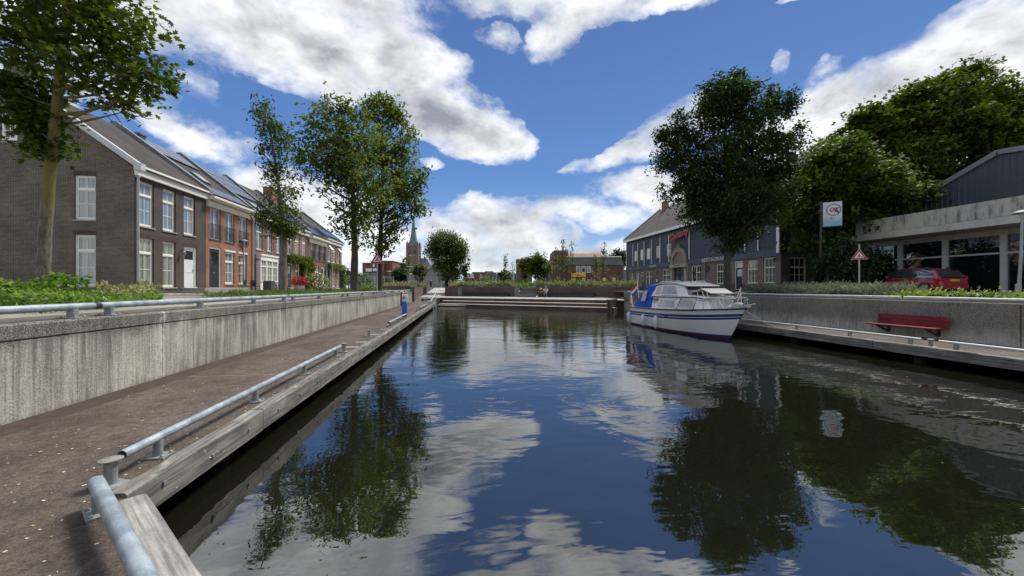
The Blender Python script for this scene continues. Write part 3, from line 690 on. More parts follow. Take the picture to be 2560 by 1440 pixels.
# platform
mb = MB(); mb.prism([(v[0], v[1], Z_P-.07) for v in ((SB[0]-.1, SB[1]+.25), (15.4, YW+.12), (15.4, YW+.45), (SB[0]-.1, SB[1]+.6))], (0, 0, -2.0)); solo('retaining_wall', mb, BRP, 'short plum brick wall under the platform beside the timber crib', 'wall')
plat = [(SA[0]-.2, SA[1]-.0), (SA[0], SA[1]-.0), (SB[0], SB[1]), (15.0, YW), (20.2, YW), (20.2, 40.4), (-1.9, 52.3), (-5.4, 52.3), (-5.4, 46.6), (SA[0]-.2, 46.0)]
mb = MB(); mb.prism([(x, y, Z_P-.004) for x, y in reversed(plat)], (0, 0, -.06)); struct('platform', mb, pavemat('platform_slabs', (.33, .31, .29), .6, .4, .006, (.2, .19, .18)))
mb = MB(); mb.add([(-5.35, 42.6, Z_D-.01), (-2.62, 40.6, Z_D-.01), (-2.62, 45.75, Z_P+.002), (-5.35, 47.2, Z_P+.002)], [(0, 1, 2, 3)]); mb.add([(-2.62, 40.6, -.2), (-2.62, 46.0, -.2), (-2.62, 45.9, Z_P-.02), (-2.62, 40.6, Z_D-.02)], [(0, 1, 2, 3)])
struct('dark_ramp', mb, plain('asphalt_ramp', (.075, .08, .078), .9, .2, 4))
mb = MB(); mb.add([(-5.35, 51, Z_P+.004), (-1.95, 51, Z_P+.004), (-1.95, 77, Z_T), (-5.35, 77, Z_T)], [(0, 1, 2, 3)]); mb.add([(-5.35, 77, Z_T), (-1.95, 77, Z_T), (3, 130, Z_T), (-5.35, 130, Z_T)], [(0, 1, 2, 3)]); struct('ramp', mb, plain('ramp_slabs', (.36, .35, .33), .9, .12, 1))
LAB.update(platform='grey paved platform above the waterside steps', dark_ramp='dark asphalt ramp from the left walkway up to the platform', ramp='pale sloping path rising between two plum brick walls')
# brick walls with flat copings
def bwall(name, label, pts, z0, z1, th=.35, mat=BRP):
    t = thing('brick_wall', label, 'wall', (pts[0][0], pts[0][1], z0))
    for (a, b) in zip(pts[:-1], pts[1:]):
        a, b = Vector((*a, 0)), Vector((*b, 0)); d = (b-a).normalized(); n = Vector((-d.y, d.x, 0))
        mb = MB(); c = [a, b, b+n*th, a+n*th]; mb.prism([(v.x, v.y, z0) for v in c], (0, 0, z1-z0-.07)); part('wall', mb, mat, t)
        mb = MB(); c = [a-n*.03, b-n*.03, b+n*(th+.03), a+n*(th+.03)]; mb.prism([(v.x, v.y, z1-.07) for v in c], (0, 0, .07)); part('coping', mb, plain('dark_coping', (.15, .14, .13), .8, .2, 3), t)
    return t
ZW = EYE+.12
wd = Vector((WB[0]-WA[0], WB[1]-WA[1], 0)).normalized(); wn = Vector((-wd.y, wd.x, 0))      # away from the viewer
def wp(X): return (X, line_at(WA, WB, X))
sx0, sx1 = P(1309, Y=47)[0]*1.0, P(1352, Y=45)[0]*1.0
sx0, sx1 = 7.2, 9.4
bwall('w', 'plum brick wall behind the steps, from the pale ramp to the narrow stairs', [wp(-1.9), wp(sx0)], Z_P-.1, ZW)
bwall('w', 'plum brick wall behind the steps, from the narrow stairs to the right corner', [wp(sx1), wp(20.2)], Z_P-.1, ZW-.02)
bwall('w', 'plum brick retaining wall hidden behind the boat', [(20.2, 40.2), (20.2, YW)], Z_P-.1, Z_S+.1)
bwall('w', 'plum brick retaining wall closing the right end of the platform', [(20.2, YW), (15.2, YW)], -.2, Z_S+.02)
t = bwall('w', 'plum brick wall left of the pale ramp', [(-5.32, 77), (-5.32, 43.25)], Z_D-.1, ZW-.04, .35, BRPD)
mb = MB(); mb.bx(-2.0, -1.6, 52.3, 77, Z_P-.1, ZW); solo('brick_wall', mb, BRPD, 'plum brick wall right of the pale ramp', 'wall')
mb = MB(); mb.bx(-9.2, -5.7, 46.0, 46.35, Z_S-.05, ZW+.06); mb.bx(-9.2, -8.85, 46.36, 77, Z_S-.05, ZW+.06); solo('brick_planter', mb, BRP, 'raised plum brick planter left of the pale ramp, full of wild flowers', 'planter')
mb = MB(); mb.bx(-8.9, -5.66, 46.4, 77, Z_S+.1, ZW-.1); struct('planter_soil', mb, plain('soil', (.06, .05, .035), .95, .3, 3)); LAB['planter_soil'] = 'soil in the raised planter'
# upper terrace behind the back wall
tr = [(-1.6, 52.6), (sx0, line_at(WA, WB, sx0)+.3), (sx0, 60), (sx1, 60), (sx1, line_at(WA, WB, sx1)+.3), (20.4, 40.7), (24, 44), (24, 130), (-1.6, 130)]
mb = MB(); mb.prism([(x, y, Z_T) for x, y in reversed(tr)], (0, 0, -.3)); struct('terrace', mb, plain('terrace_soil', (.13, .12, .08), .95, .3, 1)); LAB['terrace'] = 'planted upper terrace behind the brick wall'
# narrow stairs in the wall
t = thing('stairs', 'narrow stairs with dark risers cut into the plum brick wall', 'stairs', (8.3, 48, Z_P))
for i in range(7):
    a = Vector((sx0, line_at(WA, WB, sx0), 0))-wn*.9+wn*.36*i; b = Vector((sx1, line_at(WA, WB, sx1), 0))-wn*.9+wn*.36*i
    mb = MB(); zt = Z_P+.17*(i+1); c = [a, b, b+wn*.36, a+wn*.36]; mb.prism([(v.x, v.y, zt-.05) for v in c], (0, 0, -.13), 1); c = [a-wn*.02, b-wn*.02, b+wn*.37, a+wn*.37]; mb.prism([(v.x, v.y, zt-.05) for v in c], (0, 0, .05), 0); part('step', mb, [plain('stair_edge', (.27, .25, .24), .8), DARKST], t)
# long low benches against the wall; the black base paints the shadow below
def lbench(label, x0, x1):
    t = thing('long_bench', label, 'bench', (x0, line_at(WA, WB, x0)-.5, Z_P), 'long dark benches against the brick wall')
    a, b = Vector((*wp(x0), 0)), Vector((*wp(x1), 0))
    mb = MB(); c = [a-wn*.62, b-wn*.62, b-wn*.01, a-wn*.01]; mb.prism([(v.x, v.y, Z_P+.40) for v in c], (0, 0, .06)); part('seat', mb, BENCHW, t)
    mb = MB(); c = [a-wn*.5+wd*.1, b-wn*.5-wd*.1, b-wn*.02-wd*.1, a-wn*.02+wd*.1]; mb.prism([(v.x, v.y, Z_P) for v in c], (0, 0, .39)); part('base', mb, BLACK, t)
lbench('long black bench with painted shadow below, against the brick wall, left of the narrow stairs', .6, 6.2)
lbench('long black bench with painted shadow below, against the brick wall, right of the seated couple', 10.4, 15.6)
for X, lab in ((-.25, 'grey pier set in the brick wall near the pale ramp'), (6.75, 'grey pier set in the brick wall left of the stairs')):
    a = Vector((*wp(X), 0)); mb = MB(); c = [a-wn*.07, a-wn*.07+wd*.55, a+wn*.05+wd*.55, a+wn*.05]; mb.prism([(v.x, v.y, Z_P) for v in c], (0, 0, ZW-Z_P-.1)); solo('wall_pier', mb, plain('pier_grey', (.17, .18, .18), .8, .2, 3), lab, 'pier', loc=(a.x, a.y, Z_P))
# ---------------------------------------------------------------- buildings
G_UP = glassmat('glass_upper', (.26, .32, .36), .05, 5)  # bluish base colour paints reflected sky into the panes, over curtain folds
G_DN = glassmat('glass_curtain', (.30, .34, .29), .06, 7)
G_DK = glassmat('glass_dark', (.035, .042, .045), .04, 2)
G_VIT = glassmat('showroom_glass', (.012, .022, .028), .03, .6)
G_PUB = glassmat('glass_net_curtain', (.20, .22, .20), .06, 9)
def wall_open(L, z0, z1, ops, th=.28, y=0.0):
    """wall face toward local -y with real openings and reveals"""
    us = sorted(set([0, L]+[v for o in ops for v in (o[0], o[1]) if 0 < v < L])); zs = sorted(set([z0, z1]+[v for o in ops for v in (o[2], o[3]) if z0 < v < z1]))
    mb = MB()
    for i in range(len(us)-1):
        for j in range(len(zs)-1):
            cu, cz = (us[i]+us[i+1])/2, (zs[j]+zs[j+1])/2
            if any(o[0] < cu < o[1] and o[2] < cz < o[3] for o in ops): continue
            mb.add([(us[i], y, zs[j]), (us[i+1], y, zs[j]), (us[i+1], y, zs[j+1]), (us[i], y, zs[j+1])], [(0, 1, 2, 3)])
    for a, b, c, d in [o[:4] for o in ops]:
        mb.add([(a, y, c), (b, y, c), (b, y, d), (a, y, d), (a, y+th, c), (b, y+th, c), (b, y+th, d), (a, y+th, d)], [(0, 4, 5, 1), (1, 5, 6, 2), (2, 6, 7, 3), (3, 7, 4, 0)])
    mb.add([(0, y, z0), (0, y+th, z0), (0, y+th, z1), (0, y, z1), (L, y, z0), (L, y+th, z0), (L, y+th, z1), (L, y, z1)], [(0, 1, 2, 3), (7, 6, 5, 4)])
    return mb
def rpart(name, mb, mats, parent, wl, rz, smooth=False, label=None, me=None):
    me = me or mb.mesh(name, mats, (0, 0, 0), smooth)
    o = link(name, me, parent, Vector(wl)-ORG[parent.name], rz); ORG[o.name] = Vector((0, 0, 0))
    if label: o['label'] = label
    return o
WC = {}
def win_parts(style, w, h, glass, glass2):
    key = (style, round(w, 2), round(h, 2), glass.name)
    if key in WC: return WC[key]
    f, g, ex = MB(), MB(), None; fr = WHITE; y0, y1 = .09, .17
    def fb(a, b, c, d, ya=y0, yb=y1, mi=0): f.bx(a, b, ya, yb, c, d, mi)
    def outer(t=.075, bot=.09):
        fb(.0, t, 0, h); fb(w-t, w, 0, h); fb(t, w-t, h-t, h); fb(t, w-t, 0, bot)
    if style in ('sash', 'sashd'):
        outer(); tz = h*.70; fb(.075, w-.075, tz-.06, tz+.03, y0-.015, y1); it = .045
        for (a, b, c, d) in ((.075, w-.075, .09, tz-.06), (.075, w-.075, tz+.03, h-.075)):
            for q in ((a, a+it, c, d), (b-it, b, c, d), (a+it, b-it, c, c+it), (a+it, b-it, d-it, d)): fb(*q, y0+.02, y1-.01)
        fb(w/2-.016, w/2+.016, .13, h-.1, y0+.03, y1-.02)
        fb(.1, w-.1, tz*.52-.016, tz*.52+.016, y0+.03, y1-.02)
    elif style == 'french':
        outer(.07, .07); fb(w/2-.05, w/2+.05, .07, h-.07); 
    elif style == 'tall':
        outer(); tz = h*.66; fb(.075, w-.075, tz-.05, tz+.05, y0-.01, y1); fb(w/2-.03, w/2+.03, .09, h-.075, y0+.02, y1-.01)
    elif style == 'pub':     # cream, six over six with a heavy frame
        fr = CREAM; outer(.11, .12); tz = h*.62; fb(.11, w-.11, tz-.05, tz+.05, y0-.02, y1)
        n = 3 if w < 1.5 else 4
        for k in range(1, n): fb(.11+(w-.22)*k/n-.017, .11+(w-.22)*k/n+.017, .12, h-.11, y0+.02, y1-.01)
        if w >= 1.5: fb(w/2-.06, w/2+.06, .12, h-.11, y0-.01, y1)
        fb(.11, w-.11, h*.33-.015, h*.33+.015, y0+.02, y1-.01)
    elif style == 'small':
        outer(.09, .09); fb(w/2-.02, w/2+.02, .09, h-.09, y0+.02); fb(.09, w-.09, h/2-.02, h/2+.02, y0+.02)
    elif style == 'blind':
        outer(.08, .08); f.bx(.08, w-.08, .12, .15, .08, h-.08)
    g.bx(.05, w-.05, .135, .15, .05, h-.05)
    s = MB(); s.bx(-.06, w+.06, -.05, .16, -.07, 0)
    me = (f.mesh('window', fr), g.mesh('pane', glass), s.mesh('sill', STONE)); WC[key] = me
    return me
def window(parent, wl, rz, style, w, h, glass=G_UP, sill=True, name='window', label=None):
    a, b, c = win_parts(style, w, h, glass, None)
    o = rpart(name, None, None, parent, wl, rz, me=a, label=label)
    if style != 'blind':
        p = link('pane', b, o); ORG[p.name] = Vector((0, 0, 0))
    if sill: s = link('sill', c, o); ORG[s.name] = Vector((0, 0, 0))
    return o
def door(parent, wl, rz, w, h, kind, label=None):
    f = MB()
    f.bx(0, .09, .05, .16, 0, h); f.bx(w-.09, w, .05, .16, 0, h); f.bx(.09, w-.09, .05, .16, h-.12, h); f.bx(0, w, -.03, .2, -.05, 0)
    dm = {'white': plain('door_white', (.68, .71, .74), .45, .05, 2), 'dark': plain('door_dark', (.025, .035, .04), .35, .1, 3), 'navy': plain('door_navy', (.02, .028, .045), .35, .1, 3)}[kind]
    o = rpart('door_frame', f, WHITE if kind != 'navy' else CREAM, parent, wl, rz)
    d = MB(); zt = h-.12
    if kind == 'white':
        d.bx(.09, w-.09, .10, .15, 0, zt*.72); d.bx(.09, .17, .10, .15, zt*.72, zt); d.bx(w-.17, w-.09, .10, .15, zt*.72, zt); d.bx(.17, w-.17, .10, .15, zt*.95, zt)
        d.bx(.3, w-.3, .085, .10, zt*.38, zt*.41)
    else:
        zt2 = zt if kind == 'dark' else h*.76
        d.bx(.09, w-.09, .10, .15, 0, zt2*.6); d.bx(.09, .2, .10, .15, zt2*.6, zt2); d.bx(w-.2, w-.09, .10, .15, zt2*.6, zt2); d.bx(.2, w-.2, .10, .15, zt2*.93, zt2)
        for k in range(1, 5): d.bx(.16, w-.16, .09, .10, zt2*.12*k-.04, zt2*.12*k)
        if kind == 'navy': f2 = MB(); f2.bx(.09, w-.09, .05, .16, h*.76, h*.76+.08); q = link('transom', f2.mesh('transom', CREAM), o)
    dd_ = link('door', d.mesh('door', dm), o)
    g = MB(); g.bx(.15, w-.15, .12, .135, h*.4, h-.14); link('pane', g.mesh('pane', G_DK if kind != 'navy' else G_PUB), o)
    k = MB(); k.box((w-.2, .07, h*.42), (.03, .06, .14)); 
    if kind == 'dark': k.box((w*.5, .085, h*.36), (.3, .02, .06))
    link('handle', k.mesh('handle', plain('chrome', (.6, .6, .6), .25, .05, 3, metal=.8)), o)
    if label: o['label'] = label
    return o
def balcony(parent, wl, rz, w):
    b = MB(); b.bx(-.06, w+.06, -.10, -.07, 0.0, .03); b.bx(-.06, w+.06, -.105, -.065, .95, .99)
    n = int(w/.1)
    for k in range(n+1): b.bx(-.05+(w+.09)*k/n, -.035+(w+.09)*k/n, -.095, -.075, .03, .95)
    return rpart('balcony_railing', b, BLACK, parent, wl, rz)
TILE = tiles('dark_roof_tiles', (.034, .028, .026), (.056, .046, .042), (.012, .011, .011))
SOLAR = plain('solar_glass', (.03, .055, .13), .22, .25, 3, spec=.9)
FX = -16.5; GF = EYE                            # facade plane and ground floor level
RIDX, RIDZ = -21.6, EYE+10.25
def pitch_z(x, eave): return eave+(RIDZ-eave)*(FX+.25-x)/(FX+.25-RIDX)
def house(label, y0, y1, mat, eave, items, cornice='board', parapet=True, solar=None, skylight=None, lintel=None):
    t = thing('terraced_house', label, 'house', (FX, y0, Z_S), 'terraced brick houses along the left street'); L = y1-y0
    ops = []
    for it in items:
        k, a, b, c, d = it[:5]; ops.append((a-y0, b-y0, c+EYE, d+EYE))
    w = wall_open(L, Z_S-.1, eave-.02, ops); wo = rpart('wall', w, mat, t, (FX, y0, 0), R(90))
    for it in items:
        k, a, b, c, d = it[:5]; wl = (FX, a, c+EYE); ww, hh = b-a, d-c; up = c > 2.8
        if k in ('white', 'dark'): door(t, wl, R(90), ww, hh, k)
        elif k == 'bay': bay(t, a, b, c+EYE, d+EYE)
        else:
            window(t, wl, R(90), k, ww, hh, it[5] if len(it) > 5 else (G_UP if up else G_DN))
            if k == 'french' and up: balcony(t, (FX, a, c+EYE+.02), R(90), ww)
            if lintel == 'white' and not up: lb = MB(); lb.bx(-.08, ww+.08, -.04, .05, hh+.02, hh+.14); rpart('lintel', lb, WHITE, t, wl, R(90))
    if lintel == 'brick':
        for it in items:
            if it[0] not in ('bay',):
                lb = MB(); n = int((it[2]-it[1]+.3)/.075)
                for q in range(n): lb.bx(-.14+q*.075, -.14+q*.075+.062, -.012, .02, it[4]-it[3]+.01, it[4]-it[3]+.22)
                rpart('lintel', lb, plain('soldier_brick', (.075, .05, .045), .9, .3, 6), t, (FX, it[1], it[3]+EYE), R(90))
    # roof: two pitched planes with thickness
    ex = FX+.28; dz = .16; bx_ = 2*RIDX-ex
    rf = MB(); prof = [(ex, eave+.02), (RIDX, RIDZ), (bx_, eave+.02), (bx_, eave-dz+.02), (RIDX, RIDZ-dz-.05), (ex, eave-dz+.02)]
    # one closed profile extruded along y
    rf.prism([(x, y0, z) for x, z in reversed(prof)], (0, L, 0)); ro = part('roof', rf, TILE, t)
    if cornice == 'board': c_ = MB(); c_.bx(FX, FX+.17, y0-.02, y1-.01, eave-.47, eave-.02); c_.bx(FX+.17, FX+.3, y0-.02, y1-.01, eave-.08, eave+.03); part('fascia', c_, WHITE, t)
    elif cornice == 'double':
        c_ = MB(); c_.bx(FX, FX+.55, y0-.05, y1+.0, eave-.10, eave+.04); c_.bx(FX, FX+.16, y0, y1-.01, eave-.62, eave-.24); c_.bx(FX, FX+.40, y0-.02, y1-.01, eave-.18, eave-.101); part('cornice', c_, CREAM, t)
    else: c_ = MB(); c_.bx(FX, FX+.42, y0-.0, y1-.01, eave-.06, eave+.06); part('gutter', c_, WHITE, t)
    if parapet:
        pp = MB(); off = .30; pr = [(ex+.03, eave-.05), (ex+.03, eave+.22), (RIDX+.05, RIDZ+off+.1), (RIDX-.25, RIDZ+off+.1), (RIDX-.25, RIDZ-.2), (RIDX, RIDZ-.1)]
        pr = [(ex+.03, eave-.12), (ex+.03, eave+off-.12), (RIDX, RIDZ+off), (RIDX-.35, RIDZ+off), (RIDX-.35, RIDZ-.3), (RIDX, RIDZ-.15)]
        pp.prism([(x, y1-.17, z) for x, z in pr], (0, .36, 0)); part('parapet', pp, LEAD, t)
    nrm = Vector((RIDZ-eave, 0, ex-RIDX)).normalized(); sl_ = Vector((RIDX-ex, 0, RIDZ-eave)); 
    def slab(a, b, s0, s1, h0, h1, name, mat, parent=None):
        m2 = MB(); o0 = Vector((ex, 0, eave+.02)); ps = []
        for hh in (h0, h1):
            for (yy, s) in ((a, s0), (b, s0), (b, s1), (a, s1)): ps.append(o0+sl_*s+nrm*hh+Vector((0, yy, 0)))
        m2.add(ps, [(3, 2, 1, 0), (4, 5, 6, 7), (0, 1, 5, 4), (1, 2, 6, 5), (2, 3, 7, 6), (3, 0, 4, 7)]); return part(name, m2, mat, parent or t)
    for (a, b, s0, s1, nx, ny) in (solar or []):
        for i in range(nx):
            for j in range(ny):
                aa, bb = y0+a+(b-a)*i/nx+.02, y0+a+(b-a)*(i+1)/nx-.02; u0, u1 = s0+(s1-s0)*j/ny+.003, s0+(s1-s0)*(j+1)/ny-.003
                fr_ = slab(aa, bb, u0, u1, .06, .10, 'solar_panel', BLACK); slab(aa+.03, bb-.03, u0+.006, u1-.006, .101, .106, 'panel_glass', SOLAR, fr_)
    for (a, b, s0, s1) in (skylight or []):
        fr_ = slab(y0+a, y0+b, s0, s1, .02, .12, 'skylight', LEAD); slab(y0+a+.1, y0+b-.1, s0+.02, s1-.02, .121, .128, 'pane', G_UP, fr_)
    return t
def bay(t, a, b, z0, z1):
    X = FX; m = MB(); D = .34; w = b-a
    m.bx(X-.1, X+D, a, b, z0, z0+.72); m.bx(X-.1, X+D+.10, a-.06, b+.06, z1-.12, z1+.02); m.bx(X-.1, X+D+.03, a, b, z1-.5, z1-.12)
    m.bx(X-.1, X+D+.05, a-.03, b+.03, z0+.68, z0+.76)
    for k in range(4): c = a+.06+(w-.12)*k/3; m.bx(X+D-.1, X+D, c-.07, c+.07, z0+.7, z1-.4)
    for yy in (a, b-.1): m.bx(X-.1, X+D-.1, yy, yy+.1, z0+.7, z1-.4)
    hz = z1-.5-.48; m.bx(X+D-.08, X+D-.01, a+.1, b-.1, hz-.05, hz+.05)
    for k in range(3):
        c0, c1 = a+.06+(w-.12)*k/3+.07, a+.06+(w-.12)*(k+1)/3-.07; mid = (c0+c1)/2
        m.bx(X+D-.07, X+D-.03, mid-.02, mid+.02, z0+.76, z1-.5); m.bx(X+D-.06, X+D-.04, c0, c1, z0+1.25, z0+1.28)
        for q in (c0, c1-.05): m.bx(X+D-.07, X+D-.02, q, q+.05, z0+.76, z1-.5)
    o = part('bay_window', m, WHITE, t); g = MB(); g.bx(X+D-.075, X+D-.06, a+.08, b-.08, z0+.74, z1-.45); part('pane', g, G_DN, o)
BR1 = brick('black_brown_brick', (.072, .052, .043), (.036, .028, .025), (.13, .11, .10), var=.35, gap=.012)
BR1G = brick('gable_grey_brick', (.115, .088, .074), (.058, .044, .038), (.20, .18, .16), var=.35, gap=.013)
BR2 = brick('orange_brick', (.34, .135, .075), (.25, .095, .06), (.26, .20, .16))
BR3 = brick('wine_brick', (.22, .085, .070), (.16, .065, .055), (.2, .15, .13))
BR4 = brick('red_orange_brick', (.33, .11, .075), (.24, .085, .06), (.24, .18, .15))
BR5 = brick('purple_brick', (.19, .075, .070), (.14, .058, .055), (.17, .13, .12))
BR6 = brick('tan_brick', (.27, .15, .095), (.21, .115, .08), (.22, .18, .15))
u0, u1 = 3.22, 5.58; g0, g1 = .02, 2.62
H1 = house('dark brown brick end house with the gable facing the viewer', 22.1, 27.7, BR1, EYE+6.25,
    [('sash', 22.36, 23.36, u0, u1), ('sash', 23.98, 24.98, u0, u1), ('sash', 25.64, 26.64, u0, u1), ('sash', 22.36, 23.36, g0, g1), ('sash', 23.98, 24.98, g0, g1), ('white', 25.66, 26.78, .03, 2.5)], lintel='brick')
H2 = house('orange brick house with black balcony rails, next to the dark end house', 27.7, 33.4, BR2, EYE+6.0,
    [('french', 28.06, 29.26, 3.28, 5.35), ('french', 29.72, 30.9, 3.28, 5.35), ('french', 31.48, 32.6, 3.28, 5.35), ('dark', 28.0, 29.3, 0, 2.75), ('sash', 29.75, 30.9, .25, 2.55), ('sash', 31.45, 32.55, .25, 2.55)], 'double',
    solar=[(1.0, 5.0, .68, .96, 4, 1), (.4, 5.2, .05, .22, 5, 1)], skylight=[(2.2, 3.1, .34, .5)], lintel='white')
H3 = house('wine red brick house with a white bay window', 33.4, 39.3, BR3, EYE+5.75,
    [('tall', 33.95, 34.98, 3.15, 5.38), ('tall', 35.72, 36.65, 3.15, 5.38), ('tall', 37.42, 38.42, 3.15, 5.38), ('bay', 33.95, 37.0, -.2, 2.75), ('dark', 37.3, 38.42, 0, 2.35)], 'gutter',
    solar=[(.5, 5.2, .45, .97, 5, 3)], skylight=[(2.2, 3.2, .18, .34)])
H4 = house('red orange brick house with the leafy vine over its front', 39.3, 44.9, BR4, EYE+6.05,
    [('sash', 39.75, 40.82, 3.2, 5.38, G_DK), ('sash', 41.4, 42.5, 3.2, 5.38), ('sash', 43.2, 44.25, 3.2, 5.38), ('dark', 39.8, 40.9, 0, 2.4), ('sash', 41.5, 42.6, .1, 2.4), ('sash', 43.2, 44.3, .1, 2.4)], 'board', solar=[(1.0, 4.6, .1, .3, 4, 1)])
H5 = house('narrow purple brick house with dark balcony rails and a white door', 44.9, 50.5, BR5, EYE+5.65,
    [('french', 45.5, 46.6, 3.2, 5.05), ('french', 47.2, 48.3, 3.2, 5.05), ('french', 48.9, 50.0, 3.2, 5.05), ('sash', 45.5, 46.5, .1, 2.5), ('sash', 47.1, 48.1, .1, 2.5), ('white', 48.9, 50.0, 0, 2.5)], 'double', solar=[(.6, 5.0, .1, .3, 5, 1)], skylight=[(2.2, 3.2, .5, .62)])
H6 = house('tan brick house at the far end of the terrace with open top windows', 50.5, 56.9, BR6, EYE+6.1,
    [('sash', 51.2, 52.35, 3.25, 5.4), ('sash', 53.1, 54.2, 3.25, 5.4), ('sash', 54.9, 56.0, 3.25, 5.4), ('dark', 51.2, 52.3, 0, 2.5), ('sash', 53.1, 54.1, .1, 2.5), ('sash', 54.9, 55.9, .1, 2.5)], 'board', solar=[(.6, 5.6, .1, .35, 5, 1)])
for a in (51.2, 54.9):
    m = MB(); z = EYE+5.38; m.add([(FX+.02, a+.08, z), (FX+.02, a+1.05, z), (FX+.42, a+1.05, z-.55), (FX+.42, a+.08, z-.55), (FX-.02, a+.08, z), (FX-.02, a+1.05, z), (FX+.38, a+1.05, z-.57), (FX+.38, a+.08, z-.57)], [(0, 1, 2, 3), (7, 6, 5, 4), (0, 4, 5, 1), (2, 6, 7, 3), (1, 5, 6, 2), (3, 7, 4, 0)]); part('open_sash', m, WHITE, H6)
# gable wall of the end house, towards the viewer
XL = 2*RIDX-FX; LG = FX-XL
gops = []
def gx(px): return P(px, Y=22.1)[0]
for (xa, xb, za, zb) in ((185, 239, 3.42, 5.66), (185, 239, .05, 2.66), (-95, -40, 3.42, 5.66), (-95, -40, .05, 2.66)):
    gops.append((gx(xa)-XL, gx(xb)-XL, za+EYE, zb+EYE))
w = wall_open(LG-.006, Z_S-.1, EYE+6.0, gops); rpart('gable_wall', w, BR1G, H1, (XL, 22.094, 0), 0)
for o in gops: 
    window(H1, (XL+o[0], 22.1, o[2]), 0, 'sash', o[1]-o[0], o[3]-o[2], G_UP if o[2] > 4 else G_DN)
    lb = MB(); n = int((o[1]-o[0]+.1)/.075)
    for q in range(n): lb.bx(-.04+q*.075, -.04+q*.075+.062, -.012, .02, o[3]-o[2]+.01, o[3]-o[2]+.22)
    rpart('lintel', lb, plain('soldier_brick', (.075, .05, .045), .9, .3, 6), H1, (XL+o[0], 22.1, o[2]), 0)
m = MB(); e = EYE+6.0; m.prism([(XL, 22.094, e), (FX-.01, 22.094, e), (FX-.01, 22.094, EYE+6.12), (RIDX, 22.094, RIDZ-.14), (XL, 22.094, EYE+6.12)], (0, .28, 0)); part('gable_peak', m, BR1G, H1)
gz = EYE+7.25; wx = gx(8); 
m = MB(); m.bx(wx-.05, gx(45)+.05, 22.06, 22.12, gz-.12, gz-.04); part('ledge', m, STONE, H1)
f_, g_, s_ = win_parts('sash', gx(45)-wx, 1.35, G_UP, None); wv = rpart('window', None, None, H1, (wx, 21.97, gz), 0, me=f_); link('pane', g_, wv)
m = MB()   # verge flashing
a_, b_ = Vector((FX+.30, 22.0, EYE+6.25)), Vector((RIDX, 22.0, RIDZ+.02))
m.beam(a_, b_, .22, .2); m.beam(a_+Vector((.0, -.04, -.14)), b_+Vector((0, -.04, -.14)), .05, .14); m.box((FX+.32, 21.98, EYE+6.14), (.34, .3, .34)); part('verge', m, plain('verge_zinc', (.50, .53, .55), .45, .1, 3), H1)
c_ = Vector((2*RIDX-FX-.3, 22.0, EYE+6.25)); m = MB(); m.beam(c_, b_, .22, .2); part('verge', m, plain('verge_zinc', (.5, .5, .5)), H1)
def chimney(t, x, y, z1, sx=1.0, sy=.6, mat=BR1G):
    m = MB(); m.bx(x-sx/2, x+sx/2, y-sy/2, y+sy/2, RIDZ-1.2, z1-.12); c = part('chimney', m, mat, t); m = MB(); m.bx(x-sx/2-.06, x+sx/2+.06, y-sy/2-.06, y+sy/2+.06, z1-.12, z1); part('cap', m, LEAD, c)
chimney(H1, -21.7, 22.5, EYE+11.2, 1.1, .8); chimney(H5, -21.0, 46.2, EYE+11.1, .9, 1.3, BR4); chimney(H2, -21.4, 29, RIDZ+.1, .5, .5)
# downpipes
for (tt, y, z1) in ((H1, 22.38, EYE+5.75), (H2, 33.3, EYE+5.3), (H4, 44.8, EYE+5.5), (H5, 50.4, EYE+5.2)):
    m = MB(); m.tube([(FX+.10, y-(.2 if tt is H1 else 0), Z_S), (FX+.10, y-(.2 if tt is H1 else 0), z1)], .055, 10); m.box((FX+.1, y-(.2 if tt is H1 else 0), z1-.02), (.16, .14, .1)); part('downpipe', m, plain('downpipe_zinc', (.33, .37, .39), .5, .15, 4), tt, True)
# doorsteps
def stoop(label, y0, y1, d=1.3, n=2):
    t = thing('doorstep', label, 'steps', (FX+.1, y0, Z_S), 'concrete doorsteps along the terrace')
    for i in range(n):
        m = MB(); m.box((FX+.01+(d+.32*(n-1-i))/2, (y0+y1)/2, (Z_S+.19+.18*i)/1-.09), (d+.32*(n-1-i), y1-y0+.5*(n-1-i), .175), 0, 0, .01); part('step', m, STONE, t)
stoop('broad two step concrete doorstep before the white and the dark door', 25.4, 30.2); stoop('two step doorstep before the vine covered house', 39.4, 42.6, 1.2); stoop('two step doorstep before the white far door', 48.6, 51.6, 1.3)
stoop('low doorstep beside the white bay window', 37.2, 38.9, .9)
# wall lantern
t = thing('wall_lamp', 'small black lantern on the dark brick wall beside the white door', 'lamp', (FX+.12, 25.35, EYE+2.1))
m = MB(); m.tube([(FX, 25.35, EYE+2.15), (FX+.12, 25.35, EYE+2.28), (FX+.2, 25.35, EYE+2.2)], .015, 6); part('arm', m, BLACK, t)
m = MB(); m.lathe((FX+.2, 25.35, EYE+1.92), [(.03, 0), (.08, .03), (.09, .2), (.04, .27)], 8); part('lantern', m, GALVD, t)
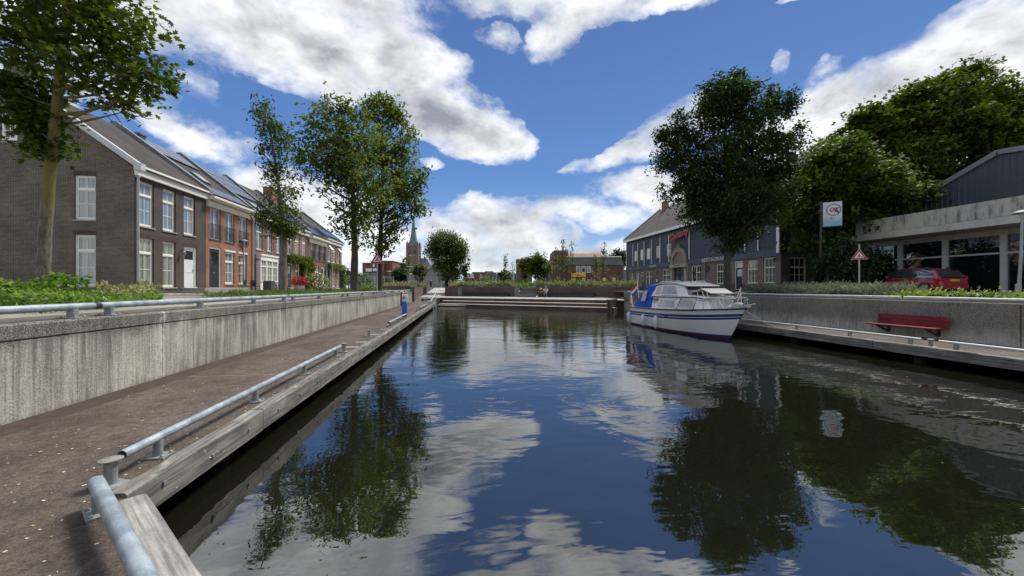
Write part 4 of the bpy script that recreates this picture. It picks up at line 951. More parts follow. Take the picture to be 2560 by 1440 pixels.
# little things before the houses
def chair(x, y, rz, label):
    t = thing('garden_chair', label, 'chair', (x, y, Z_S+.05), 'black garden chairs before the houses', rz); B_ = BLACK
    m = MB(); m.box((0, 0, .43), (.46, .46, .04)); part('seat', m, B_, t)
    m = MB(); m.box((0, .22, .68), (.44, .03, .44)); part('backrest', m, B_, t)
    for sx in (-.2, .2):
        for sy in (-.2, .2): m = MB(); m.tube([(sx, sy, 0), (sx*.95, sy*.95, .43)], .016, 6); part('leg', m, B_, t)
chair(FX+.8, 31.2, R(100), 'black garden chair on the left before the orange house'); chair(FX+.9, 32.0, R(70), 'black garden chair beside the dark bin'); chair(FX+1.2, 36.9, R(90), 'black garden chair at the bay window')
m = MB(); m.box((FX+1.6, 32.6, Z_S+.47), (.6, .7, .85), 0, 0, .04); t = thing('bin', 'dark square planter box beside the lamp post', 'box', (FX+1.6, 32.6, Z_S)); part('body', m, DARKST, t); m = MB(); m.box((FX+1.6, 32.6, Z_S+.91), (.66, .76, .05), 0, 0, .01); part('rim', m, plain('pale_rim', (.4, .4, .38)), t)

# ---------------------------------------------------------------- restaurant on the right
DX, DY0, DY1 = 25.5, 27.7, 56.5; DT = EYE+2.85
BRD = brick('grey_brown_brick', (.215, .165, .145), (.155, .12, .108), (.19, .165, .15), .30, .075)
BRDD = brick('dark_base_brick', (.10, .092, .085), (.075, .07, .065), (.11, .10, .095))
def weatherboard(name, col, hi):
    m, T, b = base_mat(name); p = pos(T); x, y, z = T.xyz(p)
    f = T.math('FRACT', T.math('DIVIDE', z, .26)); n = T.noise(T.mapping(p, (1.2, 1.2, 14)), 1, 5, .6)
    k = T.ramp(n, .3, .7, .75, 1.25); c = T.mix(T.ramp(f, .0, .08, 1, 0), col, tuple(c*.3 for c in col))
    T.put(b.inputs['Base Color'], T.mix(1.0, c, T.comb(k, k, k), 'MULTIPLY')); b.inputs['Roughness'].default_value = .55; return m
WB_ = weatherboard('blue_black_boards', (.026, .040, .057), None)
WBD = weatherboard('tarred_boards', (.007, .008, .010), None)
BANDM = plain('blue_grey_board', (.055, .085, .115), .55, .15, 3)
DY = thing('restaurant', 'long restaurant with blue black boarding over grey brown brick and a big tiled roof', 'building', (DX, DY0, Z_S))
DEAV = EYE+7.35; LD = DY1-DY0
def du(y): return DY1-y
dit = []   # (style, y_lo, y_hi, z0, z1)
zb = -.05
for (ya, yb, st, z0, z1) in ((54.3, 55.3, 'pub', .25, 2.15), (52.4, 53.5, 'pub', .25, 2.15), (48.5, 50.4, 'pub', .25, 2.2), (44.1, 46.0, 'pub', .3, 2.3), (38.0, 39.8, 'pub', .45, 2.4), (34.25, 35.6, 'pub', .35, 2.35), (30.15, 31.4, 'pub', .35, 2.4), (28.25, 29.5, 'pub', .35, 2.5)): dit.append((st, ya, yb, z0, z1))
ops = [(du(b), du(a), c+EYE, d+EYE) for s, a, b, c, d in dit]
ops += [(du(51.9), du(51.0), Z_S+.1, EYE+2.2), (du(32.95), du(31.9), Z_S+.25, EYE+2.45), (du(43.0), du(40.9), Z_S+.2, EYE+2.35)]
w = wall_open(LD, Z_S+.75, DT-.28, [o for o in ops]); rpart('brick_wall', w, BRD, DY, (DX, DY1, 0), R(-90))
pl = MB(); cuts = sorted([(du(51.9), du(51.0)), (du(43.0), du(40.9)), (du(32.95), du(31.9))]); u = 0
for a, b in cuts+[(LD, LD)]: pl.bx(u, a, -.04, .25, Z_S-.1, Z_S+.75); u = b
rpart('plinth', pl, BRDD, DY, (DX, DY1, 0), R(-90))
for s, a, b, c, d in dit: window(DY, (DX, b, c+EYE), R(-90), s, b-a, d-c, G_PUB if a < 32 else G_DK)
door(DY, (DX, 32.95, Z_S+.25), R(-90), 1.05, EYE+2.45-Z_S-.25, 'navy', 'narrow dark blue door with a pale light above'); door(DY, (DX, 51.9, Z_S+.1), R(-90), .9, EYE+2.2-Z_S-.1, 'navy', 'narrow far door')
bd = MB(); bd.bx(-.06, LD+.06, -.10, .2, DT-.28, DT+.24); rpart('band_board', bd, BANDM, DY, (DX, DY1, 0), R(-90))
up = [(46.4, 47.35, 'small'), (43.2+.6, 43.2+1.55, 'small'), (49.0, 49.95, 'blind'), (51.0, 51.8, 'blind'), (52.9, 53.7, 'blind')]
uo = [(du(b), du(a), EYE+3.75, EYE+5.35) for a, b, s in up]
def boards(L, z0, z1, ops):
    """overlapping boards, each tilted out at its foot, cut round the openings"""
    m = MB(); z = z0
    while z < z1-.01:
        h = min(.26, z1-z); cut = sorted([(o[0], o[1]) for o in ops if o[2] < z+h/2 < o[3]]); u = 0
        for a, b in cut+[(L, L)]:
            if a-u > .01: m.add([(u, -.075, z), (a, -.075, z), (a, -.045, z+h+.01), (u, -.045, z+h+.01), (u, -.03, z), (a, -.03, z), (u, .05, z+h), (a, .05, z+h)], [(0, 1, 2, 3), (4, 5, 1, 0), (0, 3, 6, 4), (1, 5, 7, 2)])
            u = b
        z += h
    return m
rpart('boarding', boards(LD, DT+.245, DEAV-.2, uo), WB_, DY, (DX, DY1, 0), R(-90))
m = MB(); m.bx(0, LD, .06, .2, DT, DEAV-.1); rpart('inner_wall', m, DARKST, DY, (DX, DY1, 0), R(-90))
for (a, b, s), o in zip(up, uo): window(DY, (DX-.13, b, EYE+3.75), R(-90), s, b-a, 1.6, G_PUB, False)
for yy in (56.35, 54.1, 52.5, 50.6, 48.5, 46.3, 44.2, 42.05, 40.0, 34.1, 31.5, 29.95):
    if yy == 42.05: z0_, z1_ = DT+3.0, DEAV-.9
    else: z0_, z1_ = DT+.3, DEAV-.9
    m = MB(); m.bx(DX-.14, DX-.08, yy-.05, yy+.05, z0_, z1_); part('batten', m, WHITE, DY)
m = MB(); m.bx(DX-.18, DX-.08, DY0-.02, DY0+.26, DT-.05, DEAV-.5); part('corner_board', m, WHITE, DY)
# roof
DRX, DRZ = 31.2, EYE+12.2
TILE2 = tiles('old_grey_tiles', (.062, .055, .048), (.092, .082, .072), (.022, .02, .018), (.075, .08, .045))
rf = MB(); ex = DX-.35; dz = .2; zz = DEAV-.1; bx_ = 2*DRX-ex
rf.prism([(x, DY0-.25, z) for x, z in reversed([(ex, zz), (DRX, DRZ), (bx_, zz), (bx_, zz-dz), (DRX, DRZ-dz-.05), (ex, zz-dz)])], (0, LD+.5, 0)); part('roof', rf, TILE2, DY)
m = MB(); m.bx(ex-.12, ex+.05, DY0-.3, DY1+.3, zz-.34, zz-.02); part('gutter', m, WHITE, DY)
m = MB(); m.beam((ex-.05, DY1+.3, zz), (DRX, DY1+.3, DRZ+.05), .1, .3); m.beam((ex-.05, DY0-.3, zz), (DRX, DY0-.3, DRZ+.05), .1, .3); part('bargeboard', m, plain('grey_barge', (.3, .3, .3)), DY)
m = MB(); m.bx(DRX-.6, DRX+.1, DY1-2.0, DY1-1.2, DRZ-.8, DRZ+.75); c = part('chimney', m, BR2, DY); m = MB(); m.bx(DRX-.66, DRX+.16, DY1-2.06, DY1-1.14, DRZ+.75, DRZ+.85); part('cap', m, STONE, c)
# gable end towards the viewer: dark boards over brick
XR = 2*DRX-DX; gw = (P(1975, Y=DY0)[0]-DX, P(2016, Y=DY0)[0]-DX, EYE+.35, EYE+2.45)
w = wall_open(XR-DX-.03, Z_S-.1, DT, [gw]); rpart('gable_brick', w, BRDD, DY, (DX+.015, DY0-.008, 0), 0); window(DY, (DX+gw[0], DY0, gw[2]), 0, 'pub', gw[1]-gw[0], gw[3]-gw[2], G_DK)
m = MB(); m.prism([(DX, DY0-.06, DT), (XR, DY0-.06, DT), (XR, DY0-.06, DEAV-.2), (DRX, DY0-.06, DRZ-.3), (DX, DY0-.06, DEAV-.2)], (0, .2, 0)); part('gable_boarding', m, WBD, DY)
m = MB(); m.bx(DX, XR, DY1-.3, DY1, Z_S, DEAV-.2); m.prism([(DX, DY1-.3, DEAV-.2), (XR, DY1-.3, DEAV-.2), (DRX, DY1-.3, DRZ-.3)], (0, .28, 0)); m.bx(XR-.3, XR, DY0, DY1, Z_S, DEAV-.3); part('rear_wall', m, BRDD, DY)
# arched stone portal with double doors
SAND = plain('portal_stone', (.27, .25, .20), .85, .25, 4, bmp=.01)
pc = du(41.95); m = MB(); n = 14; ro_, ri_ = 1.62, 1.22; zs = EYE+2.72
for i in range(n):
    a0, a1 = math.pi*i/n, math.pi*(i+1)/n
    q = [(pc-ro_*math.cos(a0), zs+ro_*1.22*math.sin(a0)), (pc-ro_*math.cos(a1), zs+ro_*1.22*math.sin(a1)), (pc-ri_*math.cos(a1), zs+ri_*1.2*math.sin(a1)), (pc-ri_*math.cos(a0), zs+ri_*1.2*math.sin(a0))]
    m.prism([(x, -.30, z) for x, z in q], (0, .32, 0))
m.bx(pc-.15, pc+.15, -.36, 0, zs+ro_*1.1, zs+ro_*1.22+.3)
por = rpart('portal', m, SAND, DY, (DX, DY1, 0), R(-90))
m = MB(); m.prism([(pc-ri_*math.cos(math.pi*i/n), -.14, zs+ri_*1.2*math.sin(math.pi*i/n)) for i in range(n+1)], (0, .1, 0)); o_ = link('tympanum', m.mesh('tympanum', plain('faded_panel', (.22, .19, .17), .8, .35, 5)), por)
m = MB(); m.bx(pc-ro_-.05, pc+ro_+.05, -.38, 0, zs-.36, zs); m.bx(pc-ro_, pc-ro_+.35, -.3, 0, Z_S, zs-.36); m.bx(pc+ro_-.35, pc+ro_, -.3, 0, Z_S, zs-.36); link('lintel', m.mesh('lintel', plain('portal_pale', (.40, .37, .29), .8, .2, 5)), por)
m = MB()
for k in range(9): m.box((pc-.75+.17*k, -.39, zs-.18+.02*((k*7) % 3)), (.09, .02, .12+.03*(k % 2)))
link('lettering', m.mesh('lettering', plain('worn_letters', (.06, .05, .04))), por)
m = MB(); m.bx(pc-1.2, pc+1.2, -.02, .1, Z_S, zs-.36); m.bx(pc-.03, pc+.03, -.05, 0, Z_S, zs-.36); link('door', m.mesh('door', plain('door_navy', (.02, .028, .045))), por)
for s in (-1, 1): m = MB(); m.bx(pc+s*.55-.2, pc+s*.55+.2, -.05, -.02, EYE+.2, EYE+1.3); link('pane', m.mesh('pane', G_UP), por)
# lettering
tm = text_mesh('Dynasty', 1.15, .05, .28, 1.0, .03); me = tm.mesh('sign_letters', plain('faded_red_letters', (.34, .05, .025), .5, .1, 3))
sg = rpart('sign_letters', None, None, DY, (DX-.34, 41.7, EYE+6.15), R(-90), me=me); sg.rotation_euler = (0, R(-8), R(-90))
tm = text_mesh('RESTAURANT', .50, .015, 0, 1.35, .012); rpart('sign_letters', None, None, DY, (DX-.135, 35.6, DT+.0), R(-90), me=tm.mesh('sign_letters', plain('faded_letters', (.42, .46, .48), .6)))
for (y, zc, col) in ((47.15, .9, (.4, .35, .25)),): m = MB(); m.box((DX-.03, y, EYE+zc), (.06, .55, .5)); m.box((DX-.07, y, EYE+zc), (.03, .4, .36), 1); part('menu_case', m, [BLACK, CREAM], DY)
m = MB(); m.tube([(DX-.03, 47.2, EYE+1.95), (DX+.05, 47.2, EYE+1.95)], .3, 14); m.tube([(DX-.03, 36.9, EYE+2.0), (DX+.05, 36.9, EYE+2.0)], .36, 14); part('round_window', m, G_DK, DY)
m = MB()
for y in (54.9, 52.6): m.box((DX-.11, y, DT), (.03, .7, .18))
m.box((DX-.11, 48.2, DT), (.03, 1.9, .3)); part('name_board', m, plain('faded_board', (.25, .3, .32)), DY)
m = MB(); m.tube([(DX-.05, 37.35, Z_S), (DX-.05, 37.35, DT)], .05, 8); part('downpipe', m, GALVD, DY, True)
for y in (42.9+.55, 40.4, 28.0): m = MB(); m.tube([(DX, y, EYE+2.3), (DX-.3, y, EYE+2.42)], .02, 6); m.lathe((DX-.32, y, EYE+2.15), [(.04, 0), (.1, .02), (.1, .16), (.04, .24)], 8); part('wall_lamp', m, BLACK, DY)

# ---------------------------------------------------------------- showroom with concrete canopy
SX, SG = 27.3, 29.5
SH = thing('showroom', 'low glass showroom under a stained concrete canopy', 'building', (SX, 8, Z_S))
def stained():
    m, T, b = base_mat('stained_fascia'); p = pos(T)
    f = T.math('ADD', T.math('MULTIPLY', T.noise(T.mapping(p, (2.5, 2.5, .8)), 1, 7, .68), .6), T.math('MULTIPLY', T.noise(T.mapping(p, (9, 9, 1.2)), 1, 5, .65), .4))
    c = T.mix(T.ramp(f, .30, .56), (.10, .098, .092), (.52, .50, .45)); c = T.mix(T.ramp(T.noise(p, 1.1, 6, .75), .6, .66, 0, .7), c, (.55, .53, .48))
    c = T.mix(T.ramp(T.noise(T.mapping(p, (1, 1, .5), (9, 2, 1)), 1.2, 5, .7), .62, .7, 0, .5), c, (.30, .29, .10))
    T.put(b.inputs['Base Color'], c); b.inputs['Roughness'].default_value = .9; bump(T, b, f, .02, .4); return m
FAS = stained(); SOF = EYE+3.2
m = MB(); m.bx(SX, SX+.3, 2, 23.65, SOF+.42, SOF+1.32); m.bx(SX, 42, 23.35, 23.65, SOF+.42, SOF+1.32); part('fascia', m, FAS, SH)
m = MB(); m.bx(SX-.06, 42, 2, 23.72, SOF, SOF+.40); part('canopy_slab', m, plain('canopy_grey', (.50, .49, .45), .85, .22, 2), SH)
m = MB(); m.bx(SX+.31, 42, 2, 23.34, SOF+.5, SOF+.6); part('flat_roof', m, DARKST, SH)
ys_ = [2.2, 4.9, 7.6, 10.3, 13.0, 15.56, 18.4, 20.7, 23.1]
ys_ = [5, 8, 11, 13.8, P(2512, X=SG)[1], P(2365, X=SG)[1], P(2252, X=SG)[1], 24.3]
for i, y in enumerate(ys_):
    m = MB(); m.bx(SG-.12, SG+.1, y-.13, y+.13, Z_S, SOF-.32); part('column', m, plain('column_grey', (.58, .60, .61), .5, .12, 3), SH)
for a, b in zip(ys_[:-1], ys_[1:]):
    m = MB(); m.bx(SG, SG+.04, a+.13, b-.13, Z_S+.1, SOF-.32); m_ = part('pane', m, G_VIT, SH)
    m = MB(); m.bx(SG-.06, SG+.06, a+.13, b-.13, EYE+1.85, EYE+1.95); part('glazing_bar', m, plain('column_grey', (.42, .44, .45)), SH); m = MB(); m.bx(SG-.05, SG+.06, a+.13, b-.13, Z_S, Z_S+.12); part('bottom_rail', m, plain('column_grey', (.42, .44, .45)), SH)
m = MB(); m.bx(SG-.14, SG+.14, 5, 24.4, SOF-.32, SOF-.004); part('head_beam', m, plain('canopy_grey', (.36, .35, .32)), SH)
m = MB(); m.bx(SG+.3, 41.5, 24.1, 24.4, Z_S, SOF-.01); m.bx(41.2, 41.5, 5, 24, Z_S, SOF-.01); part('rear_wall', m, DARKST, SH)
# steel hall behind it
HX = 33.0; HL = thing('steel_hall', 'blue grey ribbed steel hall with a shallow gable behind the concrete canopy', 'building', (HX, 20, Z_S))
RIB = plain('ribbed_steel', (.075, .095, .115), .45, .12, 2)
ap, ev0, ev1 = P(2497, X=HX)[1], 28.5, 9.5
az_ = EYE+8.25; ez = EYE+8.25-.455*(ev0-ap); ez2 = az_-.12*(ap-ev1)
m = MB(); y = ev1
while y < ev0:
    def top(q): return az_-.455*(q-ap) if q > ap else az_-.12*(ap-q)
    y2 = min(y+.30, ev0); z0_ = Z_S
    m.add([(HX, y, z0_), (HX, y2-.07, z0_), (HX, y2-.07, top(y2-.07)), (HX, y, top(y)), (HX-.06, y2-.05, z0_), (HX-.06, y2-.02, z0_), (HX-.06, y2-.02, top(y2)), (HX-.06, y2-.05, top(y2)), (HX, y2, z0_), (HX, y2, top(y2))],
          [(3, 2, 1, 0), (2, 7, 4, 1), (7, 6, 5, 4), (6, 9, 8, 5)]); y = y2
part('cladding', m, RIB, HL)
m = MB(); m.prism([(HX+.02, ev1, Z_S), (HX+.02, ev0, Z_S), (HX+.02, ev0, ez-.02), (HX+.02, ap, az_-.02), (HX+.02, ev1, ez2-.02)], (18, 0, 0)); part('body', m, RIB, HL)
m = MB(); m.beam((HX+.1, ev0+.1, ez+.05), (HX+.1, ap, az_+.12), .5, .3); m.beam((HX+.1, ap+.02, az_+.12), (HX+.1, ev1, ez2+.12), .5, .3); part('verge', m, plain('verge_steel', (.20, .225, .25), .45, .12, 3), HL)

# ---------------------------------------------------------------- buildings in the distance
def bpos(px, z): q = P(px, z=z); return Vector((q[0], q[1], 0))
def facing(px): return -math.atan2(P(px, z=1)[0], P(px, z=1)[1])*0+(-TH)
def dbox(mb, px0, px1, ytop, ybot, z, depth, mi=0):
    """a block standing at view depth z whose front spans px0..px1 and rises to ytop"""
    a, b = bpos(px0, z), bpos(px1, z); d = Vector((ST, CT, 0))*depth
    zt = EYE-(ytop-721)/962.0*z; zb_ = EYE-(ybot-721)/962.0*z if ybot is not None else Z_S-.3
    mb.prism([Vector((v.x, v.y, zb_)) for v in (a, b, b+d, a+d)], (0, 0, zt-zb_), mi); return mb
def dthing(name, label, cat, px, z, group=None): q = bpos(px, z); return thing(name, label, cat, (q.x, q.y, Z_S), group)
def dpart(t, name, mat, blocks, z, depth=6):
    m = MB()
    for bl in blocks: dbox(m, *bl[:4], bl[4] if len(bl) > 4 else z, bl[5] if len(bl) > 5 else depth)
    return part(name, m, mat, t)
WPALE = plain('far_window', (.62, .64, .66), .4, .1, 1); WDRK = plain('far_dark_glass', (.04, .045, .055), .2, .2, 1)
# apartment block, red brown
t = dthing('apartment_block', 'red brown flat roofed apartment block behind the left road works sign', 'building', 940, 95)
RB = brick('redbrown_brick', (.20, .075, .055), (.16, .06, .048), (.16, .10, .08)); z = 95
dpart(t, 'wall', RB, [(906, 956, 660, None), (927, 981, 655, None, 97)], z, 12); dpart(t, 'wall', plain('grey_render', (.17, .17, .19), .8), [(906, 945, 684, None, 94, 3)], z)
for a, b, c, d in ((914, 919, 673, 681), (920, 929, 673, 681), (932, 942, 673, 680), (932, 935, 662, 669), (938, 940, 662, 669)): dpart(t, 'window', WPALE if a != 938 else WDRK, [(a, b, c, d, 93.8, .3)], z)
dpart(t, 'roof', DARKST, [(926, 982, 653.8, 655.2, 96.8, 12.5), (905, 957, 658.8, 660.2, 94.8, 13)], z)
dpart(t, 'balcony', plain('violet_panel', (.10, .10, .20)), [(908, 922, 684, 689, 93.5, .5)], z)
t = dthing('low_building', 'long low building with a pale roof edge left of the church', 'building', 1020, 110)
dpart(t, 'wall', plain('dim_brown', (.13, .11, .10), .8, .3, .5), [(980, 1060, 671, None)], 110, 10); dpart(t, 'roof_edge', WHITE, [(981, 1035, 668, 669.6, 109.5, 11)], 110)
for a in (992, 1003, 1021, 1030): dpart(t, 'window', WPALE, [(a, a+5, 674, 680, 109.8, .3)], 110)
# grey barn
t = dthing('barn', 'grey boarded barn with a pale verge beside the big round tree', 'barn', 1080, 82)
z = 82; GB = weatherboard('grey_boards', (.26, .26, .25), None)
a, b = bpos(1061, z), bpos(1128, z); d = Vector((ST, CT, 0))*9; mid = (a+b)/2; h1 = EYE+38/962*z; h2 = EYE+66/962*z
m = MB(); m.prism([(a.x, a.y, Z_S), (b.x, b.y, Z_S), (b.x, b.y, h1), (mid.x, mid.y, h2), (a.x, a.y, h1)], d); part('wall', m, GB, t)
m = MB(); up_ = Vector((0, 0, .25)); off = Vector((-ST, -CT, 0))*.3
for (p_, q_) in (((a.x, a.y, h1), (mid.x, mid.y, h2)), ((b.x, b.y, h1), (mid.x, mid.y, h2))): m.beam(Vector(p_)+off+up_*.3, Vector(q_)+off+up_*.3, .25, .35, 0)
m.beam((a.x-.1, a.y, Z_S), (a.x-.1, a.y, h1), .2, .2, 0, (0, 1, 0)); part('verge', m, plain('pale_verge', (.55, .55, .5)), t)
m = MB(); m.prism([(a.x-.3, a.y, h1-.1), (mid.x, mid.y, h2-.05), (mid.x, mid.y, h2+.15), (a.x-.5, a.y, h1+.1)], d); m.prism([(b.x+.3, b.y, h1-.1), (b.x+.5, b.y, h1+.1), (mid.x, mid.y, h2+.15), (mid.x, mid.y, h2-.05)], d); part('roof', m, DARKST, t)
t = dthing('shed', 'pale flat shed with a white roof edge in front of the church', 'shed', 1040, 84)
dpart(t, 'wall', plain('shed_grey', (.27, .27, .25)), [(1019, 1061, 688, None, 84, 5)], 84); dpart(t, 'roof_edge', WHITE, [(1018, 1061, 685, 687.6, 83.8, 5.5)], 84)
# church
z = 200; t = dthing('church', 'brick church tower with a slender slate spire', 'church', 1034, z); CB = brick('church_brick', (.20, .14, .11), (.15, .11, .09), (.16, .13, .11), .4, .12)
c0 = bpos(1034, z); s = 25/962*z/2
def sqring(c, r, h, rot=-TH):
    return [(c.x+r*(i*math.cos(rot)-j*math.sin(rot)), c.y+r*(i*math.sin(rot)+j*math.cos(rot)), h) for i, j in ((-1, -1), (1, -1), (1, 1), (-1, 1))]
def zt(y): return EYE-(y-721)/962*z
m = MB(); m.loft([sqring(c0, s, Z_S), sqring(c0, s, zt(618))]); 
for i, j in ((-1, -1), (1, -1), (1, 1), (-1, 1)):
    q = Vector((c0.x+s*(i*CT+j*ST), c0.y+s*(j*CT-i*ST), 0)); m.loft([sqring(q, .55, Z_S), sqring(q, .5, zt(617)), sqring(q, .45, zt(611)), sqring(q, .02, zt(605))])
tw = part('tower', m, CB, t)
m = MB(); m.loft([sqring(c0, s*.98, zt(617.5)), sqring(c0, s*.62, zt(604)), sqring(c0, s*.40, zt(585)), sqring(c0, .04, zt(535))]); part('spire', m, plain('slate', (.12, .155, .17), .5, .15, 1), t)
m = MB()
for k, (yy, hh) in enumerate(((628, 9),)):
    for e in (-.45, .45): m.prism([Vector((c0.x, c0.y, 0))+Vector((CT, -ST, 0))*(e*s+q)-Vector((ST, CT, 0))*(s+.05)+Vector((0, 0, r_)) for q, r_ in ((-.6, zt(640)), (.6, zt(640)), (.6, zt(630)), (0, zt(626)), (-.6, zt(630)))], Vector((-ST, -CT, 0))*.1)
part('louvre', m, WDRK, tw)
m = MB(); m.loft([sqring(c0, s*1.05, zt(641.5)), sqring(c0, s*1.05, zt(640))]); part('ledge', m, plain('pale_ledge', (.4, .38, .33)), tw)
a, b = bpos(1044, z+2), bpos(1076, z+2); d = Vector((ST, CT, 0))*18
m = MB(); m.prism([(a.x, a.y, Z_S), (b.x, b.y, Z_S), (b.x, b.y, zt(668)), (a.x, a.y, zt(668))], d); part('nave_wall', m, plain('nave_brick', (.22, .10, .07), .9, .2, .3), t)
m = MB(); g1_ = bpos(1038, z+2); m.prism([(g1_.x, g1_.y, zt(648)), (bpos(1046, z+2).x, bpos(1046, z+2).y, zt(646)), (bpos(1058, z+2).x, bpos(1058, z+2).y, zt(668)), (g1_.x, g1_.y, zt(668))], d*.3); part('nave_gable', m, plain('nave_brick', (.22, .10, .07)), t)
m = MB(); m.prism([(bpos(1046, z+3).x, bpos(1046, z+3).y, zt(645)), (bpos(1068, z+3).x, bpos(1068, z+3).y, zt(648)), (bpos(1078, z+3).x, bpos(1078, z+3).y, zt(669)), (bpos(1058, z+3).x, bpos(1058, z+3).y, zt(669))], d); part('nave_roof', m, plain('wet_slate', (.20, .23, .29), .35, .12, .4), t)
m = MB(); q = bpos(1062, z+2.5); m.loft([sqring(q, .5, zt(651)), sqring(q, .4, zt(645)), sqring(q, .02, zt(641))]); part('turret', m, DARKST, t)
# centre distance: small brick houses and grey blocks
t = dthing('distant_house', 'far red brick house with white windows right of the big round tree', 'house', 1173, 120, 'far low houses on the horizon'); z = 120
dpart(t, 'wall', RB, [(1158, 1178, 688, None), (1172, 1200, 686, None, 122)], z, 8); dpart(t, 'window', WPALE, [(1167, 1172, 690, 695, 119.7, .3)], z); dpart(t, 'window', WPALE, [(1175, 1184, 687, 694, 119.7, .3)], z); dpart(t, 'band', WHITE, [(1163, 1186, 695, 697, 119.7, .3)], z)
t = dthing('distant_house', 'far dark roofed row just left of the grey blocks', 'house', 1215, 150, 'far low houses on the horizon')
dpart(t, 'wall', plain('far_brown', (.12, .08, .06)), [(1182, 1215, 686, None, 150, 8)], 150); dpart(t, 'roof', DARKST, [(1180, 1217, 682, 686, 149.8, 8.4)], 150)
t = dthing('distant_block', 'far grey flat roofed block on the horizon', 'building', 1222, 160); dpart(t, 'wall', plain('far_grey', (.17, .17, .16)), [(1212, 1232, 680, None, 160, 10)], 160); dpart(t, 'annex', plain('far_blue_grey', (.10, .13, .17)), [(1231, 1240, 683, None, 159, 8)], 160)
t = dthing('distant_block', 'far wide low dark block behind the saplings', 'building', 1260, 170); dpart(t, 'wall', plain('far_olive', (.09, .10, .08)), [(1240, 1292, 687, None, 170, 10)], 170); dpart(t, 'roof', DARKST, [(1239, 1293, 686, 687, 169.5, 11)], 170)
t = dthing('tall_building', 'square olive brown building half hidden by the middle trees', 'building', 1305, 110); dpart(t, 'wall', plain('olive_brick', (.12, .105, .07), .9, .2, .4), [(1291, 1330, 651, None, 110, 12)], 110); dpart(t, 'roof', DARKST, [(1290.5, 1330.5, 650, 651, 109.8, 12.5)], 110)
t = dthing('advert_pillar', 'pale blue advertising pillar on the far terrace', 'sign', 1281, 95); dpart(t, 'panel', plain('pale_blue', (.45, .55, .7)), [(1277, 1286, 685, 708, 95, .5)], 95); dpart(t, 'frame', BLACK, [(1276.5, 1286.5, 706, 716, 95, .6)], 95)
# grey clad building and red brick building
t = dthing('clad_building', 'grey corrugated building left of the red brick hall', 'building', 1368, 84); dpart(t, 'wall', plain('grey_cladding', (.24, .25, .26), .6, .12, 1), [(1357, 1388, 672, None, 84, 8)], 84)
for k in range(8): dpart(t, 'rib', plain('rib_grey', (.16, .17, .18)), [(1358+k*3.6, 1359+k*3.6, 673, 716, 83.8, .2)], 84)
z = 78; t = dthing('brick_hall', 'red brick hall with a grey mansard, three white windows and a yellow banner', 'building', 1470, z)
RH = brick('hall_brick', (.19, .075, .065), (.15, .062, .055), (.15, .10, .09)); RT = plain('red_tiles', (.26, .085, .05), .8, .25, 1)
dpart(t, 'wall', RH, [(1382, 1421, 646, None, z+2, 10), (1421, 1560, 664, None, z, 12)], z)
a, b = bpos(1418, z-.3), bpos(1560, z-.3); dd2 = Vector((ST, CT, 0)); zz0, zz1 = EYE+56/962*z, EYE+76.5/962*z
m = MB(); b2 = bpos(1556, z-.3); m.prism([a+Vector((0, 0, zz0)), b+Vector((0, 0, zz0)), b2+dd2*.9+Vector((0, 0, zz1)), a+dd2*.9+Vector((0, 0, zz1))], dd2*11); part('mansard', m, plain('grey_mansard', (.085, .095, .09), .7, .2, 1), t)
m = MB(); m.beam(a+dd2*.7+Vector((0, 0, zz1+.1)), b2+dd2*.7+Vector((0, 0, zz1+.1)), .3, .22); part('gutter', m, WHITE, t)
m = MB(); a, b = bpos(1386, z+5), bpos(1512, z+5); hz0, hz1 = EYE+76/962*z, EYE+95/962*z; m.prism([a+Vector((0, 0, hz0)), b+Vector((0, 0, hz0)), b+dd2*4+Vector((0, 0, hz1)), a+dd2*4+Vector((0, 0, hz1))], Vector((0, 0, -.5))); m.prism([a+dd2*4+Vector((0, 0, hz1)), b+dd2*4+Vector((0, 0, hz1)), b+dd2*8+Vector((0, 0, hz0)), a+dd2*8+Vector((0, 0, hz0))], Vector((0, 0, -.5))); part('tiled_roof', m, RT, t)
m = MB(); a = bpos(1384, z+1.5); b = bpos(1420, z+1.5); m.prism([a+Vector((0, 0, EYE+70/962*z)), b+Vector((0, 0, EYE+70/962*z)), b+Vector((0, 0, hz1)), bpos(1386, z+1.5)+Vector((0, 0, hz1))], dd2*9); part('gable', m, RH, t)
for x0 in (1441, 1454, 1467):
    w_ = dpart(t, 'window', WHITE, [(x0, x0+10, 667, 684, z-.2, .15)], z); dpart(w_, 'pane', WDRK if x0 == 1454 else G_UP, [(x0+1.6, x0+8.4, 672.5, 682, z-.26, .05)], z); dpart(w_, 'pane', G_UP, [(x0+1.6, x0+8.4, 668.2, 671, z-.26, .05)], z)
YEL = plain('yellow_banner', (.78, .50, .06), .5, .08, 2); dpart(t, 'banner', YEL, [(1429, 1464, 684.5, 694.5, z-.5, .2)], z)
m = MB(); dbox(m, 1440, 1458, 690.5, 692.5, z-.56, .05); dbox(m, 1436, 1448, 687.5, 688.5, z-.56, .05); part('banner_marks', m, plain('banner_brown', (.25, .16, .03)), t)
for x0, x1, c in ((1429, 1439, (.75, .6, .35)), (1455, 1463, (.7, .6, .3)), (1506, 1514, (.8, .72, .3)), (1531, 1539, (.8, .6, .15))): dpart(t, 'poster', plain('poster_%d' % x0, c), [(x0, x1, 696.5, 704.5, z-.3, .1)], z)
dpart(t, 'ground_floor_glass', WDRK, [(1440, 1454, 697, 712, z-.25, .1)], z)
t = dthing('annex', 'small grey annex between the red brick hall and the restaurant', 'building', 1565, 76); dpart(t, 'wall', plain('annex_grey', (.17, .16, .15)), [(1559, 1571, 676, None, 76, 6)], 76)
